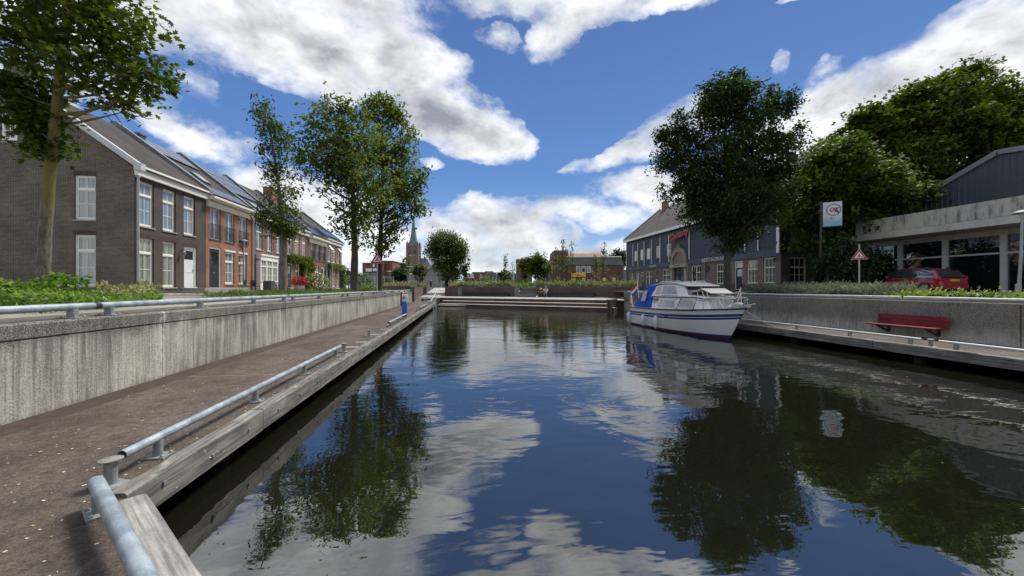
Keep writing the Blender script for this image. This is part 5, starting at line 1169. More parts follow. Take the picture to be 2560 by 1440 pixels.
# ---------------------------------------------------------------- trees and plants
rng = np.random.default_rng(11)
LEAF = {'rhomb': np.array([(0, 0, 0), (.28, .42, .05), (0, 1, -.04), (-.28, .42, .05)]),
        'maple': np.array([(0, 0, 0), (.22, .10, .03), (.52, .22, -.03), (.30, .42, .03), (.44, .78, -.04), (.14, .66, .03), (0, 1.02, -.06), (-.14, .66, .03), (-.44, .78, -.04), (-.30, .42, .03), (-.52, .22, -.03), (-.22, .10, .03)]),
        'blade': np.array([(-.04, 0, 0), (.04, 0, 0), (.02, .6, .08), (0, 1, .3)]),
        'spray': np.array([(0, 0, 0), (.30, .22, .04), (.16, .55, .02), (.34, .8, -.05), (0, 1.05, -.1), (-.30, .72, -.05), (-.14, .45, .02), (-.32, .2, .04)])}
def leaves(cent, size, shape='rhomb', updir=(0, 0, 1), tilt=.9, down=0.0, vs=.35, name='leaves', mats=None, off=(0, 0, 0)):
    """one small bent face per leaf, turned every which way"""
    n = len(cent); tpl = LEAF[shape]; k = len(tpl)
    yaw = rng.uniform(0, 2*np.pi, n); s = size*rng.uniform(1-vs, 1+vs, n)
    ax = np.stack([np.cos(yaw), np.sin(yaw), np.full(n, 0.0)], 1)
    pit = rng.normal(-down, tilt, n)
    d = ax*np.cos(pit)[:, None]+np.array([0, 0, 1])*np.sin(pit)[:, None]     # leaf axis
    side = np.stack([-np.sin(yaw), np.cos(yaw), rng.normal(0, .5, n)], 1); side -= d*(side*d).sum(1)[:, None]; side /= np.linalg.norm(side, axis=1)[:, None]
    nm = np.cross(side, d)
    V = cent[:, None, :]+s[:, None, None]*(tpl[None, :, 0, None]*side[:, None, :]+tpl[None, :, 1, None]*d[:, None, :]+tpl[None, :, 2, None]*nm[:, None, :])
    V = V.reshape(-1, 3)-np.array(off); me = bpy.data.meshes.new(name)
    me.vertices.add(n*k); me.vertices.foreach_set('co', V.ravel()); me.loops.add(n*k); me.loops.foreach_set('vertex_index', np.arange(n*k, dtype=np.int32))
    me.polygons.add(n); me.polygons.foreach_set('loop_start', np.arange(0, n*k, k, dtype=np.int32)); me.polygons.foreach_set('loop_total', np.full(n, k, dtype=np.int32))
    me.materials.append(mats); me.update(calc_edges=True); me.validate(); return me
def bark(name, c1, c2, green=None, g0=0, g1=1):
    m, T, b = base_mat(name); p = pos(T); x, y, z = T.xyz(p)
    n = T.noise(T.mapping(p, (14, 14, 3.5)), 1, 6, .7); n2 = T.noise(p, 2.4, 5, .65)
    c = T.mix(T.ramp(n, .35, .65), c1, c2)
    if green: c = T.mix(T.math('MULTIPLY', T.ramp(T.math('ADD', z, T.math('MULTIPLY', T.math('SUBTRACT', n2, .5), 3.0)), g0, g1), T.ramp(n2, .3, .6, .35, 1.0)), c, green)
    T.put(b.inputs['Base Color'], c); b.inputs['Roughness'].default_value = .9; bump(T, b, n, .03, .9); return m
BARK_G = bark('bark_moss', (.075, .062, .048), (.19, .165, .13), (.155, .125, .03), Z_S+1.9, Z_S+3.2)
BARK_D = bark('bark_dark', (.035, .030, .024), (.085, .075, .06))
def trunk_tube(mb, pts, rads, n=12, wob=.04):
    pts = [Vector(p) for p in pts]; P2, R2 = [], []
    for i in range(len(pts)-1):
        for k in range(5):
            t = k/5; c = pts[i].lerp(pts[i+1], t); r = rads[i]*(1-t)+rads[i+1]*t
            P2.append(c+Vector((rnd.uniform(-1, 1), rnd.uniform(-1, 1), 0))*r*wob); R2.append(r*(1+rnd.uniform(-wob, wob)))
    P2.append(pts[-1]); R2.append(rads[-1]); mb.tube(P2, R2, n)
def tree(label, base, tpts, trad, blobs, nclump, per, size, mat, barkm=None, shape='rhomb', cr=.5, flat=.7, limbs=40, down=.5, group=None, name='deciduous_tree', rise=.6, hollow=2.4, extra=None):
    """trunk, limbs reaching for the leaf clumps, and clumps of single leaves that fill the blobs unevenly"""
    base = Vector(base); t = thing(name, label, 'tree', base, group); barkm = barkm or BARK_D
    w = np.array([(b[1][0]*b[1][1]*b[1][2])**.62*(b[2] if len(b) > 2 else 1) for b in blobs]); w /= w.sum()
    idx = rng.choice(len(blobs), nclump, p=w); C = np.array([b[0] for b in blobs])[idx]; RR = np.array([b[1] for b in blobs])[idx]
    v = rng.normal(size=(nclump, 3)); v /= np.linalg.norm(v, axis=1)[:, None]; r = rng.uniform(0, 1, nclump)**(1/hollow)
    cl = C+v*RR*r[:, None]
    m = MB(); trunk_tube(m, tpts, trad); tp = [Vector(p) for p in tpts]
    order = rng.permutation(nclump)[:limbs]
    for i in order:
        q = Vector(cl[i]); best = None
        # leave the trunk below the clump, lower the farther out it is
        for a in range(len(tp)-1):
            for k in range(6):
                c = tp[a].lerp(tp[a+1], k/6); dh = (q.xy-c.xy).length; cost = abs((q.z-c.z)-dh*rise-.15)+ (3 if c.z < base.z+ (tp[-1].z-base.z)*.12 else 0)
                if best is None or cost < best[0]: best = (cost, c, a+k/6)
        c = best[1]; f = best[2]; r0 = trad[min(int(f), len(trad)-1)]*.42; mid = c.lerp(q, .5)+Vector((rnd.uniform(-.2, .2), rnd.uniform(-.2, .2), -(q-c).length*.06))
        L = (q-c).length; r0 = min(r0, .012+L*.018)
        m.tube([c, c.lerp(mid, .5)+Vector((0, 0, -.02*L)), mid, q], [r0, r0*.8, r0*.55, .008], 5)
        for s_ in range(2):
            q2 = mid+Vector(rng.normal(size=3)*L*.12); m.tube([mid.lerp(q, .3*s_), q2], [r0*.4, .006], 4)
    part('trunk', m, barkm, t, True)
    cnt = np.maximum(3, rng.poisson(per*rng.uniform(.35, 1.6, nclump))); ci = np.repeat(np.arange(nclump), cnt); n = len(ci)
    rr = cr*rng.uniform(.6, 1.3, nclump)[ci]
    off = rng.normal(size=(n, 3))*.5; off[:, 2] *= flat
    pts = cl[ci]+off*rr[:, None]
    if extra is not None: pts = np.concatenate([pts, extra])
    me = leaves(pts, size, shape, down=down, tilt=.55, name='crown', mats=mat, off=base); o = link('crown', me, t); ORG[o.name] = base
    return t
def Bl(px, py, rx, ry, z, rd=None, wt=1.0):
    """crown lobe: where it shows and how big it looks, at view depth z"""
    c = P(px, py, z=z); k = z/962.0; w = rx*k*math.cos(math.atan((px-1280)/962.0)); rd = min((rd if rd is not None else rx)*k, w*1.25)
    return (np.array((c.x, c.y, c.z)), np.array((w, rd, ry*k)), wt)
L_DARK = leafmat('leaf_dark_green', (.028, .050, .010), (.085, .12, .02), .40, .6, spec=.2)
L_MAPLE = leafmat('leaf_norway_maple', (.028, .050, .009), (.09, .12, .015), .45, .6, .9, spec=.2)
L_MID = leafmat('leaf_mid_green', (.045, .072, .012), (.15, .175, .032), .45, .6, .6, spec=.2)
L_ELM = leafmat('leaf_elm', (.020, .044, .014), (.055, .095, .026), .30, .6, .9, spec=.15)
L_BIG = leafmat('leaf_big_maple', (.026, .052, .009), (.115, .155, .025), .36, .6, .45, spec=.2)
L_FAR = leafmat('leaf_far', (.05, .075, .03), (.16, .19, .07), .35, .6, .25)
L_FARD = leafmat('leaf_far_dark', (.016, .034, .014), (.05, .085, .03), .3, .6, .3)
# big leaning maple on the left
z = 11.6; b0 = P(105, z=z); bz = (b0.x, b0.y, Z_S)
tp = [bz, P(112, 600, z=z), P(125, 430, z=z), P(140, 290, z=z), P(152, 160, z=z), P(170, 40, z=z), P(190, -120, z=z), P(200, -300, z=z)]
blobs = [Bl(60, 250, 130, 60, z, 190), Bl(70, 120, 130, 130, z, 200), Bl(250, 150, 150, 105, z, 200), Bl(340, 170, 80, 90, z, 150), Bl(290, 40, 120, 90, z, 200), Bl(180, -60, 220, 120, z, 220), Bl(60, 0, 160, 110, z, 200), Bl(250, 235, 110, 28, z, 120, .8),
         Bl(105, 335, 42, 50, z, 60, 4.0), Bl(65, 285, 60, 45, z, 80, 2.6), Bl(120, 372, 22, 22, z, 30, 3.0), Bl(190, -230, 210, 140, z, 200, .8), Bl(385, 215, 45, 45, z, 70), Bl(370, 60, 50, 60, z, 90)]
tree('big leaning maple with a mossy trunk, standing before the dark gable', bz, tp, [.175, .15, .135, .125, .11, .10, .08, .04], blobs, 430, 24, .165, L_MAPLE, BARK_G, 'maple', .55, .6, 90, .45, rise=.35, name='maple_tree')
# slim tree
z = 17.2; b0 = P(706, z=z); bz = (b0.x, b0.y, Z_S)
tp = [bz, P(708, 620, z=z), P(706, 560, z=z), P(697, 470, z=z), P(684, 380, z=z), P(665, 265, z=z)]
blobs = [Bl(652, 262, 26, 22, z), Bl(672, 300, 42, 32, z), Bl(685, 345, 44, 36, z), Bl(690, 395, 42, 32, z), Bl(693, 430, 46, 26, z, wt=.8), Bl(712, 480, 50, 24, z, wt=.6), Bl(700, 540, 58, 36, z, wt=1.4), Bl(712, 575, 44, 26, z, wt=1.9), Bl(670, 500, 30, 18, z, wt=.4)]
tree('slim tall tree with a thin see-through crown before the wine red house', bz, tp, [.17, .145, .11, .07, .045, .02], blobs, 210, 21, .125, L_DARK, bark('bark_slim', (.09, .08, .065), (.2, .18, .15)), 'spray', .34, .8, 75, .5, name='slim_tree')
# pair of trees
z = 23.4; b0 = P(885, z=z); bz = (b0.x, b0.y, Z_S)
tp = [bz, P(887, 640, z=z), P(885, 560, z=z), P(880, 450, z=z), P(865, 340, z=z), P(845, 250, z=z)]
blobs = [Bl(828, 262, 38, 32, z, wt=.7), Bl(842, 320, 70, 50, z), Bl(790, 335, 45, 35, z, wt=.8), Bl(780, 400, 50, 45, z), Bl(850, 400, 85, 60, z, 90), Bl(905, 460, 90, 80, z, 95), Bl(790, 450, 50, 35, z, wt=.7), Bl(880, 545, 60, 50, z), Bl(850, 560, 30, 18, z, wt=.5), Bl(890, 600, 28, 30, z), Bl(905, 350, 60, 55, z, wt=.8)]+[Bl(x_, y_, 13, 26, z, 14, 1.6) for x_, y_ in ((818, 252), (840, 275), (865, 270), (770, 320), (752, 395), (900, 285))]
tree('left tree of the broad pair beside the left road works sign', bz, tp, [.25, .20, .16, .12, .08, .03], blobs, 340, 21, .22, L_MID, None, 'spray', .62, .75, 90, .5, 'pair of broad trees', name='broad_tree')
z = 29; b0 = P(949, z=z); bz = (b0.x, b0.y, Z_S)
tp = [bz, P(950, 650, z=z), P(953, 560, z=z), P(956, 440, z=z), P(955, 300, z=z)]
blobs = [Bl(950, 290, 50, 36, z, wt=.8), Bl(985, 290, 25, 40, z, wt=.4), Bl(945, 370, 70, 50, z, wt=.9), Bl(1000, 400, 48, 55, z), Bl(985, 480, 72, 70, z, 95), Bl(1020, 340, 22, 18, z, wt=.4), Bl(1040, 450, 26, 22, z, wt=.6), Bl(1028, 505, 30, 38, z, wt=.8), Bl(960, 560, 60, 48, z), Bl(992, 585, 26, 22, z, wt=.6), Bl(955, 615, 42, 22, z, wt=1.1)]+[Bl(x_, y_, 13, 24, z, 14, 1.6) for x_, y_ in ((930, 265), (965, 262), (995, 290), (1025, 330), (1052, 440), (1050, 520))]
tree('right tree of the broad pair, its trunk behind the left road works sign', bz, tp, [.22, .18, .15, .11, .04], blobs, 340, 21, .26, L_MID, None, 'spray', .72, .75, 90, .5, 'pair of broad trees', name='broad_tree')
# feathery dark tree before the restaurant
z = 22.6; b0 = P(1818, z=z); bz = (b0.x, b0.y, Z_S)
tp = [bz, P(1818, 640, z=z), P(1816, 560, z=z), P(1812, 440, z=z), P(1815, 260, z=z)]
blobs = [Bl(1820, 250, 75, 45, z), Bl(1775, 290, 55, 55, z), Bl(1870, 310, 60, 70, z), Bl(1940, 290, 28, 62, z, wt=.6), Bl(1800, 400, 100, 75, z, 120), Bl(1700, 350, 48, 34, z, wt=.7), Bl(1690, 400, 48, 40, z, wt=.8), Bl(1900, 400, 85, 75, z, 110), Bl(1975, 370, 40, 26, z, wt=.5), Bl(1720, 470, 70, 45, z, 110), Bl(1820, 500, 120, 60, z, 140, 1.2), Bl(1920, 480, 65, 60, z), Bl(1770, 540, 70, 38, z), Bl(1880, 555, 70, 40, z), Bl(1820, 590, 50, 42, z, wt=1.2), Bl(2005, 390, 20, 12, z, wt=.25)]+[Bl(x_, y_, 12, 34, z, 14, w_) for x_, y_, w_ in ((1768, 238, 1.6), (1800, 215, 1.6), (1838, 212, 1.6), (1870, 232, 1.6), (1928, 245, 2.0), (1975, 265, 1.6), (1850, 250, 1.5), (1700, 305, 1.2), (1660, 345, 1.2), (1648, 400, 1.2), (1995, 330, 1.2))]
tree('large dark feathery tree in front of the restaurant, behind the boat', bz, tp, [.21, .18, .16, .12, .05], blobs, 1300, 44, .16, L_ELM, None, 'spray', .52, .55, 140, .35, name='dark_tree', rise=.8, hollow=2.8)
# big maples to the right
z = 33; b0 = P(2330, z=z)
tp = [(b0.x, b0.y, Z_S), (b0.x, b0.y, Z_S+5), (b0.x-.5, b0.y, Z_S+10), (b0.x, b0.y+.5, Z_S+15)]
blobs = [Bl(2415, 235, 75, 45, z, 80), Bl(2420, 195, 30, 26, z, 30), Bl(2330, 265, 110, 65, z, 150), Bl(2200, 335, 60, 45, z), Bl(2120, 380, 80, 60, z), Bl(2290, 350, 150, 80, z)]+[Bl(x_, y_, 16, 30, z, 18, 1.6) for x_, y_ in ((2420, 172), (2390, 200), (2462, 190), (2330, 215), (2290, 232), (2240, 250), (2500, 215), (2180, 285), (2140, 305), (2545, 245))]+[Bl(2290, 340, 100, 60, z), Bl(2480, 290, 80, 55, z, 110), Bl(2240, 325, 72, 48, z, 140), Bl(2575, 340, 70, 55, z, 100), Bl(2400, 380, 170, 90, z, 180), Bl(2220, 420, 130, 80, z, 150), Bl(2530, 430, 120, 90, z, 150), Bl(2330, 480, 130, 60, z, 150)]
tree('huge round maple behind the concrete canopy and the steel hall', (b0.x, b0.y, Z_S), tp, [.5, .42, .3, .1], blobs, 1250, 44, .36, L_BIG, None, 'spray', .9, .5, 70, .4, 'big maples on the right', name='maple_tree', hollow=4.5)
z = 27.2; b0 = P(2135, z=z)
tp = [(b0.x, b0.y, Z_S), (b0.x, b0.y, Z_S+3.2), (b0.x-.3, b0.y, Z_S+7), (b0.x, b0.y+.3, Z_S+10)]
blobs = [Bl(2095, 385, 62, 34, z, 80), Bl(2080, 425, 90, 50, z, 110), Bl(2160, 445, 85, 45, z, 110), Bl(2040, 480, 75, 45, z, 80), Bl(2140, 480, 110, 55, z, 120), Bl(2225, 500, 70, 45, z, 90), Bl(2010, 540, 50, 40, z, 60), Bl(2130, 560, 90, 28, z, 70, .6), Bl(2035, 600, 65, 30, z, 50, .7), Bl(2265, 490, 60, 30, z, 80)]
tree('low hanging maple around the pale lightbox sign', (b0.x, b0.y, Z_S), tp, [.38, .32, .22, .06], blobs, 760, 36, .27, L_BIG, None, 'spray', .8, .5, 80, .5, 'big maples on the right', name='maple_tree', hollow=4.0)
# round dark shrubs between the buildings
def shrub(label, px, z, w, h, n, size, mat, zb=Z_S, group=None, name='shrub', cat='shrub', depth=None, shape='rhomb'):
    c = P(px, z=z); k = z/962; rx = w*k/2*math.cos(math.atan((px-1280)/962)); hh = h*k; t = thing(name, label, cat, (c.x, c.y, zb), group)
    v = rng.normal(size=(n, 3)); v /= np.linalg.norm(v, axis=1)[:, None]; r = rng.uniform(.35, 1, n)**.5
    lump = 1+.22*np.sin(v[:, 0]*5+px)*np.cos(v[:, 2]*6+v[:, 1]*4)
    pts = np.array((c.x, c.y, zb+hh*.52))+v*np.array((rx, depth or rx, hh*.5))*(r*lump)[:, None]; pts = pts[pts[:, 2] > zb]
    m = MB()
    for i in range(7): q = pts[rng.integers(len(pts))]; m.tube([(c.x+rnd.uniform(-.1, .1), c.y, zb-.02), tuple(q)], [.03, .008], 4)
    part('stems', m, BARK_D, t)
    o = link('foliage', leaves(pts, size, shape, down=.3, tilt=.8, name='foliage', mats=mat, off=(c.x, c.y, zb)), t); return t
L_YEW = leafmat('leaf_yew', (.012, .030, .014), (.03, .065, .025), .15, .6, 1.2)
shrub('big dark evergreen shrub under the right road works sign', 2120, 24.4, 150, 130, 5200, .17, L_YEW, shape='spray')
shrub('dark evergreen shrub at the corner of the restaurant gable', 2065, 25.6, 70, 95, 2200, .17, L_YEW, shape='spray')
shrub('dark shrub at the left end of the glass showroom', 2195, 25.3, 90, 110, 2600, .18, L_YEW, shape='spray')
# background trees
def far_tree(label, px, ytop, ybot, w, z, n, size, mat, group=None, dense=1, trunk=True, zb=Z_T):
    cy = (ytop+ybot)/2; ry = (ybot-ytop)/2; b0 = P(px, z=z); B_ = []
    for i in range(9):
        a = rnd.uniform(0, 6.28); q = rnd.uniform(.15, .55)
        B_.append(Bl(px+w/2*q*math.cos(a), cy+ry*q*1.1*math.sin(a), w*.27, ry*.5, z, w*.3))
    B_.append(Bl(px, cy, w*.36, ry*.8, z, w*.35)); h = EYE+(721-cy)/962*z
    return tree(label, (b0.x, b0.y, zb), [(b0.x, b0.y, zb), (b0.x, b0.y, (zb+h)/2), (b0.x, b0.y, h+ry*.4*z/962)], [w*z/962*.025+.05, w*z/962*.02+.04, .04], B_, max(20, n//16), 16, size, mat, None, 'spray', w*z/962*.10, .8, 14, .4, group, 'background_tree')
z = 58
b0 = P(1117, z=z); blobs = [Bl(1112, 612, 36, 30, z), Bl(1085, 625, 22, 26, z), Bl(1140, 622, 28, 32, z), Bl(1112, 655, 30, 30, z), Bl(1145, 660, 22, 26, z), Bl(1125, 690, 26, 18, z), Bl(1155, 635, 14, 20, z), Bl(1095, 592, 16, 12, z, wt=.5), Bl(1130, 588, 14, 10, z, wt=.4)]
tree('full round green tree on the terrace beside the pale ramp', (b0.x, b0.y, Z_T), [(b0.x, b0.y, Z_T), (b0.x, b0.y, Z_T+3), (b0.x, b0.y, Z_T+6)], [.22, .18, .08], blobs, 560, 34, .24, leafmat('leaf_willow', (.035, .06, .012), (.13, .165, .03), .35, .5, .35), None, 'spray', .8, .8, 40, .5, name='background_tree', hollow=3.5)
G = 'trees in the distance'
far_tree('leafy tree left of the red brick hall', 1345, 625, 705, 75, 62, 3600, .34, L_MID, G)
far_tree('paler tree just left of the dark leafy one by the olive building', 1312, 640, 708, 40, 66, 1500, .34, L_FAR, G)
far_tree('dark tree behind the gap between hall and restaurant', 1545, 612, 680, 70, 92, 2200, .5, L_FARD, G)
far_tree('low dark trees right of the terrace of houses', 872, 672, 716, 40, 75, 1300, .45, L_FARD, G, zb=Z_S)
far_tree('wide bush in front of the apartment block, left', 900, 680, 722, 70, 64, 2200, .38, L_FAR, G, zb=Z_S)
far_tree('dark tree in front of the apartment block, right', 1000, 668, 712, 56, 66, 1500, .38, L_FARD, G, zb=Z_S)
far_tree('small tree in front of the church tower', 1050, 652, 706, 44, 68, 1300, .34, L_FAR, G)
far_tree('thin tree left of the church tower', 1010, 640, 700, 28, 70, 500, .34, L_FAR, G)
far_tree('low green bush in the middle distance', 1218, 690, 716, 50, 75, 900, .4, L_FAR, G)
far_tree('dark bushy tree below the saplings', 1262, 676, 718, 46, 72, 1500, .4, L_FARD, G)
far_tree('slender young tree beside the round one', 1165, 640, 705, 26, 57, 500, .28, L_FAR, G)
far_tree('dark bush by the foot of the apartment block', 960, 690, 722, 40, 60, 900, .36, L_FARD, G, zb=Z_S)
for i_, (px_, z_, w_) in enumerate(((-520, 62, 190), (-900, 70, 260), (-260, 85, 200), (-1500, 80, 340), (2950, 60, 260))):
    far_tree(['tree far off beyond the left edge, nearest of its row', 'broad tree far off beyond the left edge', 'tree behind the gable of the dark end house', 'widest tree far off to the left', 'tree far off beyond the right edge'][i_], px_, 640, 722, w_, z_, 1500, .5, L_FARD, G, zb=Z_S)
def sapling(label, px, ytop, z, bend=0, n=150):
    b0 = P(px, z=z); top = P(px+bend, ytop, z=z); t = thing('sapling', label, 'tree', (b0.x, b0.y, Z_T), 'young thin trees on the terrace')
    m = MB(); H = top.z-Z_T; pts = [Vector((b0.x, b0.y, Z_T)), Vector((b0.x, b0.y, Z_T+H*.5)), top]; m.tube(pts, [.05, .035, .01], 6); c = []
    for i in range(26):
        f = rnd.uniform(.25, 1); q = pts[0].lerp(pts[2], f) if f > .5 else pts[0].lerp(pts[1], f*2); r = H*.13*(1.15-f); e = q+Vector((rnd.uniform(-1, 1)*r, rnd.uniform(-1, 1)*r, r*1.2)); m.tube([q, e], [.014, .005], 4)
        for k in range(max(1, n//26)): c.append(tuple(q.lerp(e, rnd.uniform(.3, 1.1))+Vector((rnd.gauss(0, .16), rnd.gauss(0, .16), rnd.gauss(0, .16)))))
    part('trunk', m, BARK_D, t); link('crown', leaves(np.array(c), .22, 'spray', name='crown', mats=L_FAR, off=(b0.x, b0.y, Z_T)), t)
for (px, yt, z, bd, lab) in ((1262, 640, 60, 2, 'tallest bare sapling above the far bushes'), (1279, 662, 60, 3, 'thin sapling beside the advertising pillar'), (1405, 603, 54, 3, 'tall sapling before the left end of the red brick hall'), (1392, 625, 55, -2, 'thin sapling beside the tall one at the brick hall'),
                            (1432, 606, 54, -3, 'bent thin sapling with a curled tip'), (1420, 630, 57, 1, 'short sapling near the yellow banner'), (1507, 612, 54, 4, 'sapling before the right part of the red brick hall'), (1490, 640, 55, 0, 'leafy sapling right of the white windows'), (1022, 632, 62, 0, 'thin sapling at the raised planter')):
    sapling(lab, px, yt, z, bd, 260 if px in (1405, 1507, 1490, 1262) else 110)
# ground cover, meadows and verges
def cover(name, label, poly, z0, h, n, size, mat, shape='rhomb', down=.2, tilt=.7, clump=0, grow=None):
    xs = [p[0] for p in poly]; ys = [p[1] for p in poly]; out = []
    from mathutils.geometry import intersect_point_tri_2d
    P2 = [Vector(p) for p in poly]; tri = tessellate_polygon([[Vector((*p, 0)) for p in poly]])
    ar = np.array([abs((P2[b]-P2[a]).cross(P2[c]-P2[a])) for a, b, c in tri]); ar = ar/ar.sum()
    ti = rng.choice(len(tri), n, p=ar); u = rng.uniform(size=(n, 2)); f = u.sum(1) > 1; u[f] = 1-u[f]
    A = np.array([[P2[i] for i in t] for t in tri]); A = A[ti]; pts = A[:, 0]+(A[:, 1]-A[:, 0])*u[:, :1]+(A[:, 2]-A[:, 0])*u[:, 1:]
    hum = .65+.35*np.sin(pts[:, 0]*2.3+1)*np.sin(pts[:, 1]*1.7)+.2*np.sin(pts[:, 0]*5.1)*np.cos(pts[:, 1]*4.3)
    if clump:
        cc = A[:0]; ci = rng.choice(n, max(1, n//clump)); pts = pts[ci][rng.integers(len(ci), size=n)]+rng.normal(size=(n, 2))*.10
    zz = z0+rng.uniform(0, 1, n)**(.6 if shape != 'blade' else 3)*h*np.clip(hum, .3, 1.3)
    if shape == 'blade': down = -1.1; tilt = .3
    cent = np.column_stack([pts, zz]); me = leaves(cent, size, shape, down=down, tilt=tilt, name=name, mats=mat, off=(0, 0, 0))
    o = link(name, me); o['label'] = label; o['category'] = 'plants'; o['kind'] = 'stuff'; return o
L_IVY = leafmat('leaf_groundcover', (.05, .11, .012), (.19, .29, .045), .35, .45, 2.5)
L_LAV = leafmat('leaf_lavender', (.11, .13, .10), (.26, .28, .24), .25, .7, 3)
L_HEB = leafmat('leaf_bright_hedge', (.08, .14, .02), (.30, .36, .07), .3, .5, 2.5)
L_GRS = leafmat('leaf_grass', (.06, .11, .02), (.17, .23, .05), .3, .6, 1.5)
L_DRY = leafmat('leaf_dry', (.20, .18, .09), (.36, .33, .18), .3, .7, 1.5)
L_MEAD = leafmat('leaf_meadow', (.10, .12, .055), (.30, .29, .19), .3, .7, .8)
cover('ground_cover', 'bright green leafy ground cover around the leaning maple', [(-7.75, 5.5), (-7.75, 9.8), (-8.8, 12.8), (-10.8, 15.2), (-13.8, 16), (-14.5, 5.5)], Z_S, .30, 26000, .10, L_IVY, 'rhomb')
cover('tall_weeds', 'tall yellowish weeds at the right edge of the ground cover', [(-9.0, 12.3), (-10.6, 15.4), (-12.6, 16.4), (-10.4, 12.5)], Z_S+.1, .50, 620, .12, L_DRY, 'spray', -.7, .5)
cover('grass_tufts', 'sparse grass tufts on the sandy verge behind the left wall', [(-5.95, 3), (-5.95, 30), (-7.8, 30), (-7.7, 3)], Z_S-.02, .10, 4200, .11, L_DRY, 'blade', clump=45)
cover('verge_weeds', 'small green weeds in the sandy verge on the left', [(-5.9, 3), (-5.9, 40), (-7.7, 40), (-7.6, 3)], Z_S-.01, .10, 2600, .06, L_IVY, 'rhomb', clump=70)
cover('grass', 'strip of long grass around the trunks on the left street', [(-6.1, 15.6), (-6.0, 36), (-9.2, 36), (-9.6, 15.6)], Z_S, .22, 15000, .20, L_GRS, 'blade')
cover('tree_foot_plants', 'leafy sprouts around the foot of the leaning maple', [(-13.4, 11.8), (-11.6, 11.8), (-11.6, 14), (-13.4, 14)], Z_S+.1, .75, 900, .16, L_IVY, 'spray')
cover('lavender', 'grey green lavender hedge behind the right wall', [(15.4, 12.3), (15.4, 19.2), (17.3, 19.2), (17.3, 12.3)], Z_S, .33, 22000, .085, L_LAV, 'rhomb', -.5, .6)
cover('lavender_spikes', 'thin grey lavender stalks above the hedge on the right', [(15.4, 12.3), (15.4, 19.2), (17.3, 19.2), (17.3, 12.3)], Z_S+.25, .28, 3600, .26, L_LAV, 'blade')
cover('bright_hedge', 'low yellow green hedge behind the right wall, right of the lavender', [(15.4, 3), (15.4, 12.2), (17.0, 12.2), (17.0, 3)], Z_S, .24, 15000, .12, L_HEB, 'rhomb', .1, .7)
cover('hedge_sprigs', 'loose sprigs sticking out of the bright hedge on the right', [(15.5, 3), (15.5, 12), (17.1, 12), (17.1, 3)], Z_S+.15, .30, 260, .10, L_DRY, 'spray', -.6, .6)
cover('low_plants', 'yellow green low plants behind the right wall near the boat', [(15.3, 19.3), (15.3, 26), (17, 26), (17, 19.3)], Z_S, .14, 5000, .09, L_HEB, 'rhomb')
cover('meadow', 'wild flower meadow along the top of the brick wall', [(-1.5, 52.9), (7.1, 48.3), (7.1, 50.8), (-1.5, 55.5)], Z_T, .8, 5200, .18, L_MEAD, 'spray', -.7, .5)
cover('meadow', 'wild flower meadow to the right of the narrow stairs', [(9.5, 46.8), (20.2, 41.2), (20.2, 43.8), (9.5, 49.5)], Z_T, .75, 5800, .18, L_MEAD, 'spray', -.7, .5)
cover('meadow', 'wild flowers in the raised planter left of the ramp', [(-8.8, 46.5), (-5.75, 46.5), (-5.75, 75), (-8.8, 75)], Z_T-.1, .8, 6500, .18, L_MEAD, 'spray', -.7, .5)
cover('meadow_green', 'greener grasses behind the flower meadow', [(-1.5, 56), (7, 51), (20, 44.5), (22, 70), (-1.5, 70)], Z_T, .8, 9000, .30, L_GRS, 'spray', -.8, .5)
cover('tall_stalks', 'tall thin flowering stalks rising from the terrace meadow', [(-1.4, 53.2), (7.1, 48.6), (7.1, 51.5), (-1.4, 56)], Z_T+.3, 1.0, 800, .45, L_MEAD, 'blade')
cover('tall_stalks', 'tall thin stalks in the meadow right of the narrow stairs', [(9.5, 47.0), (20.2, 41.4), (20.2, 44.8), (9.5, 50.5)], Z_T+.3, 1.1, 900, .45, L_MEAD, 'blade')
cover('scrub', 'scrub along the wire fence at the left end of the street', [(-14, 58), (-8, 58), (-7, 80), (-20, 80)], Z_S, 1.0, 5000, .32, L_GRS, 'spray', -.6, .6)
FLW = plain('petal_white', (.8, .8, .72), .6, .1); FLR = plain('petal_red', (.42, .02, .035), .6, .3, 9)
def flowers(name, label, x0, x1, y0, y1, z0, h, n, size, mat):
    c = np.column_stack([rng.uniform(x0, x1, n), rng.uniform(y0, y1, n), z0+rng.uniform(0, 1, n)*h]); o = link(name, leaves(c, size, 'rhomb', name=name, mats=mat, off=(0, 0, 0))); o['label'] = label; o['category'] = 'flowers'; o['kind'] = 'stuff'
flowers('meadow_flowers', 'scattered pale blossoms in the meadow on the wall', -1.4, 7, 50, 54, Z_T+.3, .6, 420, .10, FLW)
flowers('meadow_flowers', 'scattered pale blossoms in the raised planter', -8.7, -5.8, 47, 60, Z_T+.3, .5, 260, .10, FLW)
# plants before the houses
def at_house(y, d): return (FX+d, y)
def bush(label, x, y, rx, ry, h, n, size, mat, z0=Z_S, name='shrub', group=None, extra=None, cat='shrub'):
    t = thing(name, label, cat, (x, y, z0), group); v = rng.normal(size=(n, 3)); v /= np.linalg.norm(v, axis=1)[:, None]; r = rng.uniform(.5, 1, n)**.6
    pts = np.array((x, y, z0+h/2))+v*np.array((rx, ry, h/2))*r[:, None]; m = MB()
    for i in range(6): q = pts[i]; m.tube([(x, y, z0), tuple(q)], [.02, .006], 4)
    part('stems', m, BARK_D, t); link('foliage', leaves(pts, size, 'rhomb', name='foliage', mats=mat, off=(x, y, z0)), t)
    if extra: link('blossoms', leaves(pts[:extra[0]]+v[:extra[0]]*.05, extra[1], 'rhomb', name='blossoms', mats=extra[2], off=(x, y, z0)), t)
    return t
bush('clipped round dark green ball bush beside the white bay window', FX+1.3, 33.5, .55, .55, .9, 2600, .06, L_YEW)
